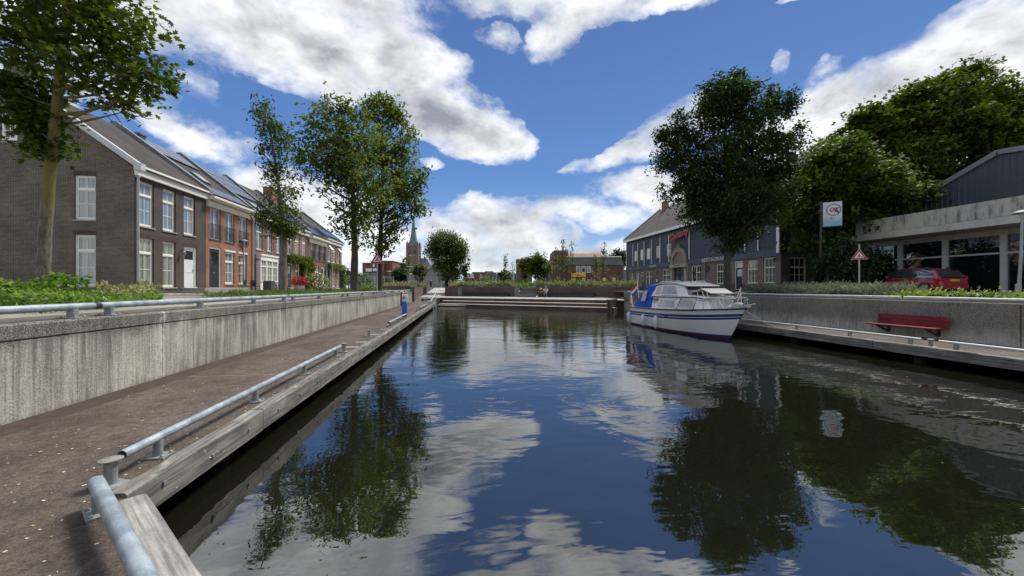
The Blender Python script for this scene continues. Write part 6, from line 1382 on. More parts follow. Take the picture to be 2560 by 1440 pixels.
bush('loose shrub with white blossoms before the vine covered house', FX+2.6, 39.8, 1.1, 1.6, 1.9, 2200, .13, L_MID, extra=(380, .15, FLW))
t = bush('red flowering plant spilling over a pale pot', FX+1.8, 37.9, .7, .9, 1.0, 1500, .11, leafmat('leaf_red', (.22, .008, .015), (.42, .02, .035), .2), Z_S+.45, 'potted_plant', cat='plant')
m = MB(); m.lathe((FX+1.8, 37.9, Z_S), [(.25, 0), (.42, .3), (.45, .6), (.38, .58)], 14); part('pot', m, plain('pale_pot', (.42, .42, .40)), t, True)
bush('second red flowering plant right of the pale pot', FX+2.0, 39.4, .45, .5, 1.1, 900, .11, leafmat('leaf_red', (.22, .008, .015), (.42, .02, .035), .2), Z_S+.1, 'potted_plant', cat='plant')
bush('small dark pot plant beside the far white door', FX+1.2, 52.6, .35, .35, 1.2, 400, .1, L_YEW)
def vine(label, segs, n, mat):
    """climber clinging to a facade: dense strips given as (y0, y1, z0, z1)"""
    t = thing('vine', label, 'climbing plant', (FX+.1, segs[0][0], Z_S)); P_ = []; ar = sum((b-a)*(d-c) for a, b, c, d in segs)
    for a, b, c, d in segs:
        k = int(n*(b-a)*(d-c)/ar); P_.append(np.column_stack([FX+.1+np.abs(rng.normal(0, .22, k)), rng.uniform(a-.1, b+.1, k), rng.uniform(c, d, k)+rng.normal(0, .08, k)]))
    m = MB(); 
    for a, b, c, d in segs: m.tube([(FX+.08, (a+b)/2, c), (FX+.08, (a+b)/2+.1, d)], .03, 5)
    part('stems', m, BARK_D, t); link('foliage', leaves(np.concatenate(P_), .15, 'spray', down=.8, name='foliage', mats=mat, off=(FX+.1, segs[0][0], Z_S)), t)
vine('dense green vine in a band across the front of the red orange house', [(39.4, 45.2, EYE+2.5, EYE+3.25), (42.7, 43.3, EYE-.2, EYE+2.6), (44.4, 45.4, EYE-.3, EYE+2.6), (42.6, 45.4, EYE+2.0, EYE+2.6)], 5200, L_MID)
vine('green vine over the ground floor of the far tan house', [(50.6, 57.0, EYE+2.4, EYE+3.1), (56.2, 57.4, EYE-.3, EYE+2.6)], 3600, leafmat('leaf_vine_light', (.05, .10, .02), (.14, .20, .04), .35))
# white litter and dry bits on the walkway
m = MB()
for i in range(460):
    if i < 250: x, y = rnd.uniform(-5.0, -2.65), rnd.uniform(1.6, 12)**1.0
    else: x, y = rnd.uniform(-4.6, -2.2), rnd.uniform(1.2, 4.5)
    if rnd.random() < .25: x = -2.75+rnd.gauss(0, .06)
    s = rnd.uniform(.004, .013); a = rnd.uniform(0, 3.1)
    m.box((x, y, Z_D+.004), (s*rnd.uniform(1.2, 2.6), s, .004), rnd.choice((0, 0, 1)), a)
o = solo('litter', m, [plain('petal_litter', (.55, .52, .44), .8, .2), plain('straw', (.30, .24, .13), .8, .2)], 'scattered pale petals and dry bits on the near left walkway', 'litter', kind='stuff')
c = np.column_stack([rng.normal(-2.72, .045, 900), 3.4+rng.uniform(0, 1, 900)**1.6*9, np.full(900, Z_D+.004)])
o = link('dry_moss', leaves(c, .035, 'blade', down=-.2, tilt=.3, name='dry_moss', mats=L_DRY, off=(0, 0, 0))); o['label'] = 'dry moss and straw along the inner edge of the near timber beam'; o['category'] = 'moss'; o['kind'] = 'stuff'
# ---------------------------------------------------------------- signs, lamps, fence
def disc_poly(n, r, cx=0, cz=0): return [(cx+r*math.cos(2*math.pi*i/n), cz+r*math.sin(2*math.pi*i/n)) for i in range(n)]
SRED = plain('sign_red', (.42, .012, .03), .4, .08, 3); SWH = plain('sign_white', (.78, .76, .76), .4, .05, 3)
def road_sign(label, px, ytop, z, size, poletop=None, lean=0):
    """red bordered triangle with a digging man, on a pole; it faces the walkway"""
    c = P(px, ytop, z=z); t = thing('road_works_sign', label, 'road sign', (c.x, c.y, Z_S), 'road works warning signs', 0)
    a = -math.atan2(c.x, c.y); d = Vector((math.cos(a), math.sin(a), 0)); nrm = Vector((math.sin(a), -math.cos(a), 0))
    m = MB(); top = c.z+.05 if poletop is None else P(px, poletop, z=z).z; m.tube([Vector((c.x, c.y, Z_S))-nrm*.05, Vector((c.x+lean, c.y, top))-nrm*.05], .035, 10); part('pole', m, plain('pole_grey', (.45, .47, .46), .5, .12, 4), t, True)
    def tri(s, off, th, mat, name, par=t):
        h = size*.866; cz = c.z-h*.667; P3 = [(-s/2, -s*.289), (s/2, -s*.289), (0, s*.577)]; m = MB()
        m.prism([Vector((c.x, c.y, cz+q))+d*p_+nrm*off for p_, q in P3], nrm*th); return part(name, m, mat, par)
    pl = tri(size, 0, .02, SWH, 'plate'); tri(size*.95, .0205, .006, SRED, 'red_border', pl); tri(size*.60, .027, .006, SWH, 'white_field', pl)
    s = size; cz = c.z-size*.866*.667; m = MB()
    for poly in ([(-.12, -.13), (-.07, -.13), (-.01, .0), (-.05, .02)], [(-.01, -.13), (.03, -.13), (.0, .0), (-.05, .02)], [(-.06, 0), (.0, 0), (.03, .11), (-.03, .14)], [(.02, .10), (.06, .02), (.04, .0), (-.0, .06)], [(.10, -.13), (.22, -.13), (.16, -.05)], [(-.03, .04), (.13, -.07), (.12, -.09), (-.04, .02)], disc_poly(8, .03, .02, .16)):
        m.prism([Vector((c.x, c.y, cz+q*s))+d*(p_*s)+nrm*.0335 for p_, q in poly], nrm*.004)
    part('digging_man', m, BLACK, pl); return t
road_sign('red bordered road works triangle on a pole before the pair of broad trees', 943, 632, 27, .92)
road_sign('red bordered road works triangle before the dark shrub on the right', 2148, 623, 21.5, .72, 612)
def lamp(label, px, ytop, z, zb=Z_S, head=.32, lean=0, grp='mushroom street lamps'):
    c = P(px, ytop, z=z); t = thing('street_lamp', label, 'street lamp', (c.x, c.y, zb), grp)
    m = MB(); m.tube([(c.x+lean, c.y, zb), (c.x+lean*.3, c.y, (zb+c.z)/2), (c.x, c.y, c.z-.1)], [.07, .055, .045], 10); m.lathe((c.x+lean, c.y, zb), [(.1, 0), (.1, .5), (.07, .55)], 10); part('pole', m, plain('lamp_grey', (.30, .33, .33), .5, .15, 4), t, True)
    m = MB(); m.lathe((c.x, c.y, c.z-.2), [(.06, -.12), (.10, -.05), (.12, .04)], 12); part('lantern', m, plain('frosted', (.5, .5, .47), .4), t, True)
    m = MB(); m.lathe((c.x, c.y, c.z-.16), [(head*.9, 0), (head, .02), (head*.95, .05), (head*.4, .13), (.03, .16)], 18); part('hood', m, plain('hood_grey', (.26, .27, .26), .6, .2, 4), t, True)
lamp('grey mushroom street lamp before the orange brick house', 609, 600, 29.5)
lamp('grey mushroom street lamp before the far end of the terrace', 830, 657, 48)
lamp('mushroom street lamp at the top of the pale ramp', 1102, 677, 72, Z_T, .5)
lamp('mushroom street lamp on the terrace right of the stairs', 1349, 674, 66, Z_T, .5)
lamp('mushroom street lamp behind the wire fence', 973, 679, 76, Z_S, .5)
lamp('large mushroom lamp at the right edge of the photo before the canopy', 2556, 527, 17.5, Z_S, .34, -.22)
# old style lantern before the portal
c = P(1735, 683, z=38); t = thing('lantern_post', 'dark old fashioned lantern post before the restaurant portal', 'street lamp', (c.x, c.y, Z_S))
m = MB(); m.tube([(c.x+.2, c.y, Z_S), (c.x, c.y, c.z-.3)], [.08, .04], 8); part('post', m, BLACK, t); m = MB(); m.lathe((c.x, c.y, c.z-.3), [(.06, 0), (.18, .35), (.2, .38), (.05, .55)], 8); part('lantern', m, BLACK, t)
# lightbox sign with a logo
z = 25.2; c = P(2081, 567, z=z); c2 = P(2081, 507, z=z); W = 37/962*z; Hh = c2.z-c.z; a = -math.atan2(c.x, c.y)*.86
t = thing('lightbox_sign', 'tall pale lightbox sign with a round logo on a dark pole under the maple', 'sign', (c.x, c.y, Z_S)); d = Vector((math.cos(a), math.sin(a), 0)); nrm = Vector((math.sin(a), -math.cos(a), 0)); cc = Vector((c.x, c.y, 0))
def sq(m, u0, u1, z0, z1, o0, o1): m.prism([cc+d*u+nrm*o0+Vector((0, 0, q)) for u, q in ((u0, z0), (u1, z0), (u1, z1), (u0, z1))], nrm*(o1-o0))
m = MB(); m.tube([cc-d*(W*.62)+Vector((0, 0, Z_S)), cc-d*(W*.62)+Vector((0, 0, c2.z+.1))], .07, 8); part('pole', m, DARKST, t, True)
m = MB(); sq(m, -W*.58, W*.52, c.z-.04, c2.z+.04, -.25, -.002); part('case', m, DARKST, t)
def signface():
    m, T, b = base_mat('sign_face'); p = pos(T); x, y, z_ = T.xyz(p)
    n = T.noise(p, 4, 5, .6); f = T.ramp(T.math('ADD', z_, T.math('MULTIPLY', n, .25)), c.z+.3, c.z+.8)
    col = T.mix(f, (.22, .48, .66), (.62, .66, .70)); T.put(b.inputs['Base Color'], T.mix(T.ramp(n, .5, .7, 0, .45), col, (.7, .72, .72))); b.inputs['Roughness'].default_value = .3; return m
m = MB(); sq(m, -W/2, W/2, c.z, c2.z, 0, .02); fc = part('face', m, signface(), t)
def disc(r, off, mat, name):
    m = MB(); q = cc+Vector((0, 0, c.z+Hh*.67))+d*(W*.06)+nrm*off; m.prism([q+d*u+Vector((0, 0, v)) for u, v in disc_poly(28, r)], nrm*.008); return part(name, m, mat, fc)
disc(W*.40, .021, plain('ring_blue', (.13, .24, .36), .4), 'ring'); disc(W*.33, .0295, plain('disc_white', (.72, .74, .76), .4), 'disc')
tm = text_mesh('OK', W*.36, .012, .35, .9, .014); o = link('lettering', tm.mesh('lettering', SRED), fc); o.location = cc+Vector((0, 0, c.z+Hh*.67))+d*(W*.06)+nrm*.05-ORG[t.name]; o.rotation_euler = (0, 0, a)
# wire fence
t = thing('wire_fence', 'pale temporary wire mesh fence behind the pair of broad trees', 'fence', (-14, 57.6, Z_S)); FM = plain('fence_wire', (.50, .53, .52), .5, .1)
a, b = P(865, z=57), P(985, z=57); a = Vector((a.x, a.y, Z_S)); b = Vector((b.x, b.y, Z_S)); n = 5
for i in range(n):
    p_, q_ = a.lerp(b, i/n), a.lerp(b, (i+.97)/n); m = MB()
    for z0 in (.15, 1.95): m.tube([p_+Vector((0, 0, z0)), q_+Vector((0, 0, z0))], .022, 5)
    for s in (p_, q_): m.tube([s, s+Vector((0, 0, 2.0))], .022, 5)
    part('panel_frame', m, FM, t); m = MB()
    for k in range(1, 14): s = p_.lerp(q_, k/14); m.tube([s+Vector((0, 0, .15)), s+Vector((0, 0, 1.95))], .006, 3)
    for k in range(1, 7): m.tube([p_+Vector((0, 0, .15+k*.26)), q_+Vector((0, 0, .15+k*.26))], .006, 3)
    part('mesh', m, FM, t)
# low dark kerb block at the grass strip
m = MB(); m.box((-8.6, 17.2, Z_S+.09), (1.8, .35, .18), 0, R(-8), .02); solo('kerb_block', m, DARKST, 'low dark kerb edging at the near end of the grass strip', 'kerb', loc=(-8.6, 17.2, Z_S))

# ---------------------------------------------------------------- cabin cruiser
S0 = Vector((10.62, 20.75, 0)); Bw = Vector((10.66, 13.15, 0)); ax = (Bw-S0); LB = ax.length; ax.normalize(); yaw = math.atan2(ax.y, ax.x)
# the boat's own frame: x from stern to bow, y to port (away from the viewer), z up from the waterline
boat = thing('cabin_cruiser', 'white cabin cruiser with blue stripes and a blue stern canvas, moored on the right', 'boat', (S0.x, S0.y, 0), None, yaw)
HW = plain('hull_white', (.82, .84, .81), .28, .05, 1.5, coat=.3); HB = plain('hull_blue', (.014, .035, .21), .3, .1); HR = plain('hull_red', (.13, .012, .015), .5, .15); BWH = plain('cabin_white', (.78, .79, .78), .3, .04, 2, coat=.2)
BGL = glassmat('boat_glass', (.20, .23, .23), .05, 6); BGD = glassmat('boat_glass_dark', (.03, .035, .04), .05, 6); CANV = plain('blue_canvas', (.008, .085, .50), .75, .18, 6, bmp=.01, bsc=12); RUB = plain('rubber_strake', (.02, .02, .025), .5)
LOA = 7.6
def gun(s): return 1.00+.05*s+.24*s**3          # gunwale height
def hull(s, f):
    """f 0 at the keel line below water .. 1 at the gunwale; starboard half beam at that height"""
    zt = gun(s); z = -.35+(zt+.35)*f; full = 1.20
    bg = full*(.90+.10*min(1, s/.3)) if s < .45 else full*(1-((s-.45)/.55)**3)
    bw = full*.84*(1-max(0, (s-.30)/.70)**1.9) if s > .30 else full*.84
    k = max(0, z)/zt; half = max(.015, bw+(bg-bw)*min(1, k**.8)) if z >= 0 else max(.012, bw*(1+z*1.0))
    x = s*(LOA-1.1*(1-min(1, max(0, z+.35)/(zt+.35)))**1.0*s**5)
    return x, half, z
ss = [0, .08, .18, .3, .42, .54, .65, .75, .83, .89, .94, .975, 1.0]
m = MB()
def fz(s, z): return (z+.35)/(gun(s)+.35)
def rowz(s): g = gun(s); return [-.35, -.1, .05, .09+.07*s*s, .3, .5, g-.45, g-.365, g-.34, g-.235, g-.12, g]
mi_ = [2, 2, 1, 0, 0, 0, 1, 0, 1, 0, 0]
rows = []
for s in ss: rows.append([hull(s, fz(s, z)) for z in rowz(s)])
nR = len(rows[0])
for side in (-1, 1):
    o = len(m.v)
    for r in rows:
        for (x, h, z) in r: m.v.append((x, side*h, z))
    for i in range(len(rows)-1):
        for j in range(nR-1):
            q = (o+i*nR+j, o+(i+1)*nR+j, o+(i+1)*nR+j+1, o+i*nR+j+1); m.f.append(q if side < 0 else q[::-1]); m.m.append(mi_[j])
tr_ = [(r[0], -r[1], r[2]) for r in rows[0]]+[(r[0], r[1], r[2]) for r in reversed(rows[0])]; m.prism(tr_, (-.02, 0, 0), 0)
part('hull', m, [HW, HB, HR], boat, True)
m = MB(); ring = [(hull(s, 1)[0], -hull(s, 1)[1]+.02, gun(s)-.03) for s in ss]+[(hull(s, 1)[0], hull(s, 1)[1]-.02, gun(s)-.03) for s in reversed(ss)]; m.prism(ring, (0, 0, .03)); part('deck', m, plain('deck_grey', (.55, .56, .54), .6, .1, 6), boat)
for sd_ in (-1, 1):
    m = MB(); m.tube([(hull(s, 1)[0], sd_*(hull(s, 1)[1]+.005), gun(s)-.03) for s in ss], .032, 8); part('rubbing_strake', m, RUB, boat, True)
ZF = 1.0
def body_shell(name, st, mat, parent=None):
    """stations (x, z foot, half width foot, x roof, z roof, half width roof): foot, shoulder and crowned roof"""
    m = MB(); rings = []
    for (x0, z0, w0, x1, z1, w1) in st: rings.append([(x0, -w0, z0), (x1, -w1, z1-.06), (x1, -w1+.10, z1), (x1, 0, z1+.045), (x1, w1-.10, z1), (x1, w1, z1-.06), (x0, w0, z0)])
    m.loft(rings); return part(name, m, mat, parent or boat, True)
cab = body_shell('cabin', [(2.3, ZF-.02, .98, 2.3, 1.62, .90), (4.0, ZF, .98, 4.0, 1.63, .90), (5.2, ZF, .95, 5.15, 1.66, .87), (5.9, ZF+.02, .85, 5.75, 1.66, .78), (6.45, ZF+.05, .60, 6.1, 1.60, .58)], BWH)
m = MB(); m.loft([[(x, -w, z), (x, -w, z+.03), (x, 0, z+.08), (x, w, z+.03), (x, w, z)] for x, w, z in ((2.2, .97, 1.615), (4.0, .98, 1.625), (5.2, .95, 1.65), (5.8, .86, 1.655), (6.22, .66, 1.59))]); part('cabin_roof', m, BWH, cab, True)
wh = body_shell('wheelhouse', [(2.2, 1.64, .92, 2.45, 2.19, .78), (3.0, 1.64, .92, 3.1, 2.25, .80), (4.1, 1.66, .92, 4.1, 2.25, .80), (5.25, 1.68, .88, 4.78, 2.17, .74)], BWH)
m = MB(); m.loft([[(x, -w, z-.02), (x, -w, z+.02), (x, 0, z+.075), (x, w, z+.02), (x, w, z-.02)] for x, w, z in ((2.25, .80, 2.18), (3.0, .86, 2.26), (4.2, .86, 2.255), (5.05, .78, 2.13))]); part('roof', m, BWH, wh, True)
for sd_ in (-.62, .62): m = MB(); m.tube([(2.5, sd_, 2.24), (2.6, sd_, 2.34), (4.2, sd_, 2.36), (4.35, sd_, 2.28)], .016, 6); part('grab_rail', m, BWH, wh, True)
FRM = plain('window_frame_pale', (.66, .68, .68), .4)
def sidew(parent, pts, w_at, mat, name='side_window'):
    for sd_ in (-1, 1):
        m = MB(); m.prism([(x, sd_*(w_at(x, z)+.002), z) for x, z in pts], (0, sd_*.022, 0)); wo_ = part(name, m, FRM, parent)
        cx = sum(p[0] for p in pts)/len(pts); cz = sum(p[1] for p in pts)/len(pts)
        hx = max(abs(p[0]-cx) for p in pts); hz = max(abs(p[1]-cz) for p in pts); fx, fz_ = 1-.035/hx, 1-.035/hz
        m = MB(); m.prism([(cx+(x-cx)*fx, sd_*(w_at(cx+(x-cx)*fx, cz+(z-cz)*fz_)+.026), cz+(z-cz)*fz_) for x, z in pts], (0, sd_*.006, 0)); part('pane', m, mat, wo_)
def ip(x, xs, vs):
    return float(np.interp(x, xs, vs))
wc = lambda x, z: ip(x, (2.3, 4, 5.2, 5.9, 6.45), (.98, .98, .95, .85, .60))*(1-(z-1.0)/.58)+ip(x, (2.3, 4, 5.2, 5.9, 6.1), (.90, .90, .87, .78, .58))*((z-1.0)/.58)
ww_ = lambda x, z: ip(x, (2.2, 4.1, 5.25), (.92, .92, .88))*(1-(z-1.65)/.52)+ip(x, (2.4, 4.1, 4.8), (.78, .80, .74))*((z-1.65)/.52)
sidew(wh, [(2.55, 1.72), (3.02, 1.72), (3.02, 2.13), (2.62, 2.11)], ww_, BGL)
sidew(wh, [(3.14, 1.73), (4.45, 1.75), (4.22, 2.14), (3.16, 2.14)], ww_, BGL)
sidew(cab, [(2.95, 1.12), (3.62, 1.12), (3.62, 1.48), (3.08, 1.48)], wc, BGL)
sidew(cab, [(3.68, 1.12), (4.42, 1.12), (4.28, 1.48), (3.68, 1.48)], wc, BGL)
sidew(cab, [(4.70, 1.14), (5.70, 1.15), (5.62, 1.54), (4.86, 1.54)], wc, plain('striped_curtain_glass', (.50, .54, .52), .1, .2, 12, spec=.9))
for sd_ in (-1, 1):      # windscreen and forward cabin windows
    m = MB(); m.prism([(5.20, sd_*.06, 1.735), (5.20, sd_*.80, 1.735), (4.84, sd_*.68, 2.11), (4.84, sd_*.06, 2.13)], (.025, 0, .02)); part('windscreen', m, BGD, wh)
    m = MB(); m.prism([(6.41, sd_*.05, 1.13), (6.41, sd_*.53, 1.13), (6.16, sd_*.50, 1.53), (6.16, sd_*.05, 1.56)], (.025, 0, .014)); fo = part('front_window', m, FRM, cab); m = MB(); m.prism([(6.405, sd_*.09, 1.16), (6.405, sd_*.49, 1.16), (6.19, sd_*.465, 1.50), (6.19, sd_*.09, 1.52)], (.036, 0, .02)); part('pane', m, BGL, fo)
# blue canvas over the stern cockpit
m = MB(); m.loft([[(x0, -w, ZF), (x1, -w*.86, zt-.12), (x1, -w*.68, zt), (x1, 0, zt+.05), (x1, w*.68, zt), (x1, w*.86, zt-.12), (x0, w, ZF)] for x0, x1, zt, w in ((.35, 1.25, 1.98, 1.0), (.75, 1.45, 2.16, 1.02), (1.5, 1.8, 2.24, 1.0), (2.32, 2.40, 2.22, .96))]); cv = part('stern_canvas', m, CANV, boat, True)
for sd_ in (-1, 1): m = MB(); m.prism([(1.20, sd_*1.0, 1.34), (1.68, sd_*1.0, 1.34), (1.80, sd_*.915, 1.90), (1.42, sd_*.915, 1.88)], (0, sd_*.02, 0)); part('canvas_window', m, plain('yellowed_vinyl', (.42, .41, .36), .25, .35, 9), cv)
# name plate, open skylight, rails, anchor, mast
m = MB(); m.box((2.62, -.965, 1.47), (.50, .02, .13)); m.box((2.66, -.978, 1.465), (.10, .01, .10), 1); m.box((2.78, -.978, 1.46), (.06, .01, .09), 1); m.box((2.50, -.978, 1.47), (.07, .01, .09), 1); m.box((2.52, -.975, 1.33), (.3, .02, .02)); part('name_plate', m, [plain('dark_plate', (.10, .08, .08)), plain('plate_pale', (.5, .5, .5))], boat)
sk = MB(); sk.prism([(5.05, -.6, 1.80), (5.70, -.55, 1.99), (5.70, .55, 1.99), (5.05, .6, 1.80)], (0, 0, .03)); sk.prism([(5.70, -.55, 1.99), (6.25, -.5, 1.80), (6.25, .5, 1.80), (5.70, .55, 1.99)], (0, 0, .03)); sko = part('fore_canopy', sk, plain('cream_canvas', (.62, .61, .54), .7, .08), boat)
for x, z1 in ((5.35, 1.88), (5.7, 1.99), (6.0, 1.88)):
    for sd_ in (-.5, .5): m = MB(); m.tube([(x+.1, sd_, 1.66), (x, sd_, z1)], .018, 5); part('strut', m, CREAM, sko)
RAILM = plain('stainless', (.55, .57, .58), .25, .08, 3, metal=.7)
m = MB()
for sd_ in (-1, 1): m.tube([(5.9, sd_*.82, 1.52), (6.4, sd_*.74, 1.62), (7.0, sd_*.48, 1.66), (7.5, sd_*.16, 1.68), (7.58, 0, 1.68)], .016, 6)
for x, w in ((6.2, .80), (6.8, .58), (7.3, .30)):
    for sd_ in (-1, 1): m.tube([(x, sd_*w, gun(x/LOA)-.02), (x, sd_*w, 1.66)], .014, 6)
part('pulpit_rail', m, RAILM, boat, True)
for (xa, xb) in ((4.52, 4.82), (5.78, 5.92)): m = MB(); m.tube([(xa, -1.0, 1.06), (xb, -.90, 1.58)], .014, 5); part('guard_stay', m, DARKST, boat)
m = MB(); m.ball((7.2, .0, 1.38), (.28, .13, .10), 10, 6); m.beam((6.7, 0, 1.30), (7.75, 0, 1.34), .16, .06); m.tube([(7.4, 0, 1.36), (7.8, -.12, 1.62)], .035, 6); m.tube([(7.4, .05, 1.34), (7.85, .16, 1.44)], .03, 6); m.tube([(6.85, -.2, 1.26), (6.85, .2, 1.26)], .08, 8); part('anchor', m, plain('grey_anchor', (.42, .45, .43), .5, .3, 7), boat, True)
m = MB(); m.tube([(4.35, -.1, 2.25), (4.02, -.12, 2.80), (3.99, -.12, 2.95)], .022, 6); m.ball((3.98, -.12, 2.97), (.05, .05, .05), 8, 5); m.box((4.08, -.12, 2.70), (.2, .05, .05)); part('mast', m, DARKST, boat, True)
m = MB(); m.tube([(3.15, -.93, 1.66), (3.6, -.95, 1.68), (4.6, -.94, 1.68)], .03, 6); part('rope_coil', m, plain('pale_rope', (.5, .48, .42)), boat)
# stern flag on its staff, bow pennant
m = MB(); m.tube([(-.02, -.45, 1.0), (-.30, -.48, 2.35)], .018, 6); fs = part('flag_staff', m, WHITE, boat, True)
def flag(name, o, u, v, cols, par, label=None, wob=.05, n=8):
    """cloth of horizontal bands, hanging in folds; o top corner, u along the fly, v down the hoist"""
    m = MB(); o, u, v = Vector(o), Vector(u), Vector(v); k = len(cols); nn = u.cross(v).normalized()
    for j in range(k):
        for i in range(n):
            q = []
            for (a, b) in ((i/n, j/k), ((i+1)/n, j/k), ((i+1)/n, (j+1)/k), (i/n, (j+1)/k)): q.append(o+u*a+v*b+nn*(wob*math.sin(a*7+b*2)*a)+Vector((0, 0, -.10*a*a)))
            m.add(q+[p_+nn*.006 for p_ in q], [(0, 1, 2, 3), (7, 6, 5, 4)], j)
    f_ = part(name, m, cols, par, True); return f_
FR, FW, FB = plain('flag_red', (.55, .02, .03), .7), plain('flag_white', (.75, .75, .78), .7), plain('flag_blue', (.02, .06, .32), .7)
flag('flag', (-.30, -.48, 2.33), (-.55, -.10, -.28), (.06, 0, -.52), [FR, FW, FB], fs)
m = MB(); m.tube([(7.35, 0, 1.3), (7.30, 0, 2.05)], .014, 6); fs2 = part('flag_staff', m, WHITE, boat); flag('flag', (7.30, 0, 2.03), (-.14, -.03, -.22), (.02, 0, -.26), [FW, FR, FW], fs2, wob=.02, n=4)
m = MB(); m.tube([(.0, -.9, 1.0), (-.15, -.9, 1.35), (-.30, -.85, 1.55), (-.38, -.8, 1.5)], .03, 6); m.ball((-.40, -.8, 1.52), (.07, .07, .09), 8, 6); m.box((-.38, -.8, 1.32), (.10, .12, .35)); part('stern_light', m, plain('pinkish_white', (.62, .55, .54), .4), boat, True)
m = MB(); m.box((3.9, -1.13, .70), (.30, .01, .05)); part('hull_badge', m, DARKST, boat)
# fenders hang over the side
proto = None
for x, lab in ((.12, 'white fender at the stern corner of the boat'), (2.0, 'middle white fender on the side of the boat'), (3.3, 'white fender on the boat nearest to its bow')):
    h = hull(x/LOA, 1)[1]; wpos = Vector((S0.x, S0.y, 0))+Matrix.Rotation(yaw, 3, 'Z') @ Vector((x, -h-.10, .42))
    if proto is None:
        t = thing('fender', lab, 'fender', wpos, 'white fenders on the boat'); ORG[t.name] = Vector((0, 0, 0)); m = MB(); m.lathe((0, 0, -.30), [(.03, -.04), (.05, 0), (.105, .07), (.11, .44), (.07, .52), (.03, .57)], 12); part('body', m, plain('fender_white', (.66, .70, .76), .4, .06), t, True)
        m = MB(); m.tube([(0, 0, .26), (0, .10, .62)], .012, 5); part('line', m, plain('pale_rope', (.5, .48, .42)), t); t.rotation_euler = (0, 0, yaw); proto = t
    else: c_ = copy_tree(proto); c_.location = wpos; c_['label'] = lab
m = MB(); a = S0+ax*7.1+Vector((0, 0, 1.32)); e = Vector((RX+.42, 16.3, Z_D+.15)); a2 = Vector((10.7, 13.3, 1.22)); e2 = Vector((RX+.42, 12.2, Z_D+.2))
def rope(p_, q_, sag): return [p_.lerp(q_, k/8)-Vector((0, 0, sag*math.sin(math.pi*k/8))) for k in range(9)]
m.tube(rope(a2, Vector((RX+.40, 12.9, Z_D+.12)), .25), .012, 5); solo('mooring_rope', m, plain('pale_rope', (.5, .48, .42)), 'thin mooring rope from the bow to the right walkway', 'rope', smooth=True)

# ---------------------------------------------------------------- red hatchback
CAR0 = Vector((26.0, 17.35, Z_S)); car = thing('hatchback', 'dark red hatchback parked under the concrete canopy', 'car', Vector((26.1, 18.9, Z_S+.01)), None, R(83))
# own frame: x forward (street direction away from the viewer), y to the left side that shows, z up
CR = plain('car_red', (.30, .009, .024), .22, .06, 2, coat=.8); CG = glassmat('car_glass', (.035, .045, .055), .03); CBK = plain('car_black', (.015, .015, .017), .5)
def car_sec(x, zb, zs, hw, hwt):  # lower body section
    return [(x, -hw*.93, zb), (x, -hw, zb+.18), (x, -hw, zs-.16), (x, -hwt, zs), (x, 0, zs+.03), (x, hwt, zs), (x, hw, zs-.16), (x, hw, zb+.18), (x, hw*.93, zb)]
st = [(-1.93, .38, .72, .62, .55), (-1.88, .26, .86, .76, .68), (-1.6, .2, .93, .83, .76), (-.9, .19, .92, .85, .78), (0, .19, .90, .85, .78), (.75, .19, .885, .85, .77), (1.2, .19, .83, .84, .72), (1.65, .22, .74, .79, .64), (1.90, .28, .62, .68, .54), (1.99, .36, .52, .5, .42)]
m = MB(); m.loft([car_sec(*s) for s in st]); body = part('body', m, CR, car, True)
gh = [(-1.86, .88, .88, .70, .66), (-1.60, .90, 1.20, .74, .60), (-1.22, .90, 1.38, .76, .57), (-.6, .90, 1.46, .78, .58), (0, .89, 1.47, .78, .58), (.45, .88, 1.40, .77, .56), (.85, .87, 1.15, .76, .62), (1.22, .84, .86, .74, .68)]
m = MB(); m.loft([[(x, -hw, zb), (x, -(hw+hwt)/2-.03, (zb+zt)/2+.04), (x, -hwt, zt-.03), (x, 0, zt), (x, hwt, zt-.03), (x, (hw+hwt)/2+.03, (zb+zt)/2+.04), (x, hw, zb)] for x, zb, zt, hw, hwt in gh]); part('greenhouse', m, CG, body, True)
m = MB(); m.loft([[(x, -hwt-.01, zt-.035), (x, -hwt+.03, zt+.012), (x, 0, zt+.03), (x, hwt-.03, zt+.012), (x, hwt+.01, zt-.035)] for x, zb, zt, hw, hwt in gh[2:6]]); part('roof', m, CR, car, True)
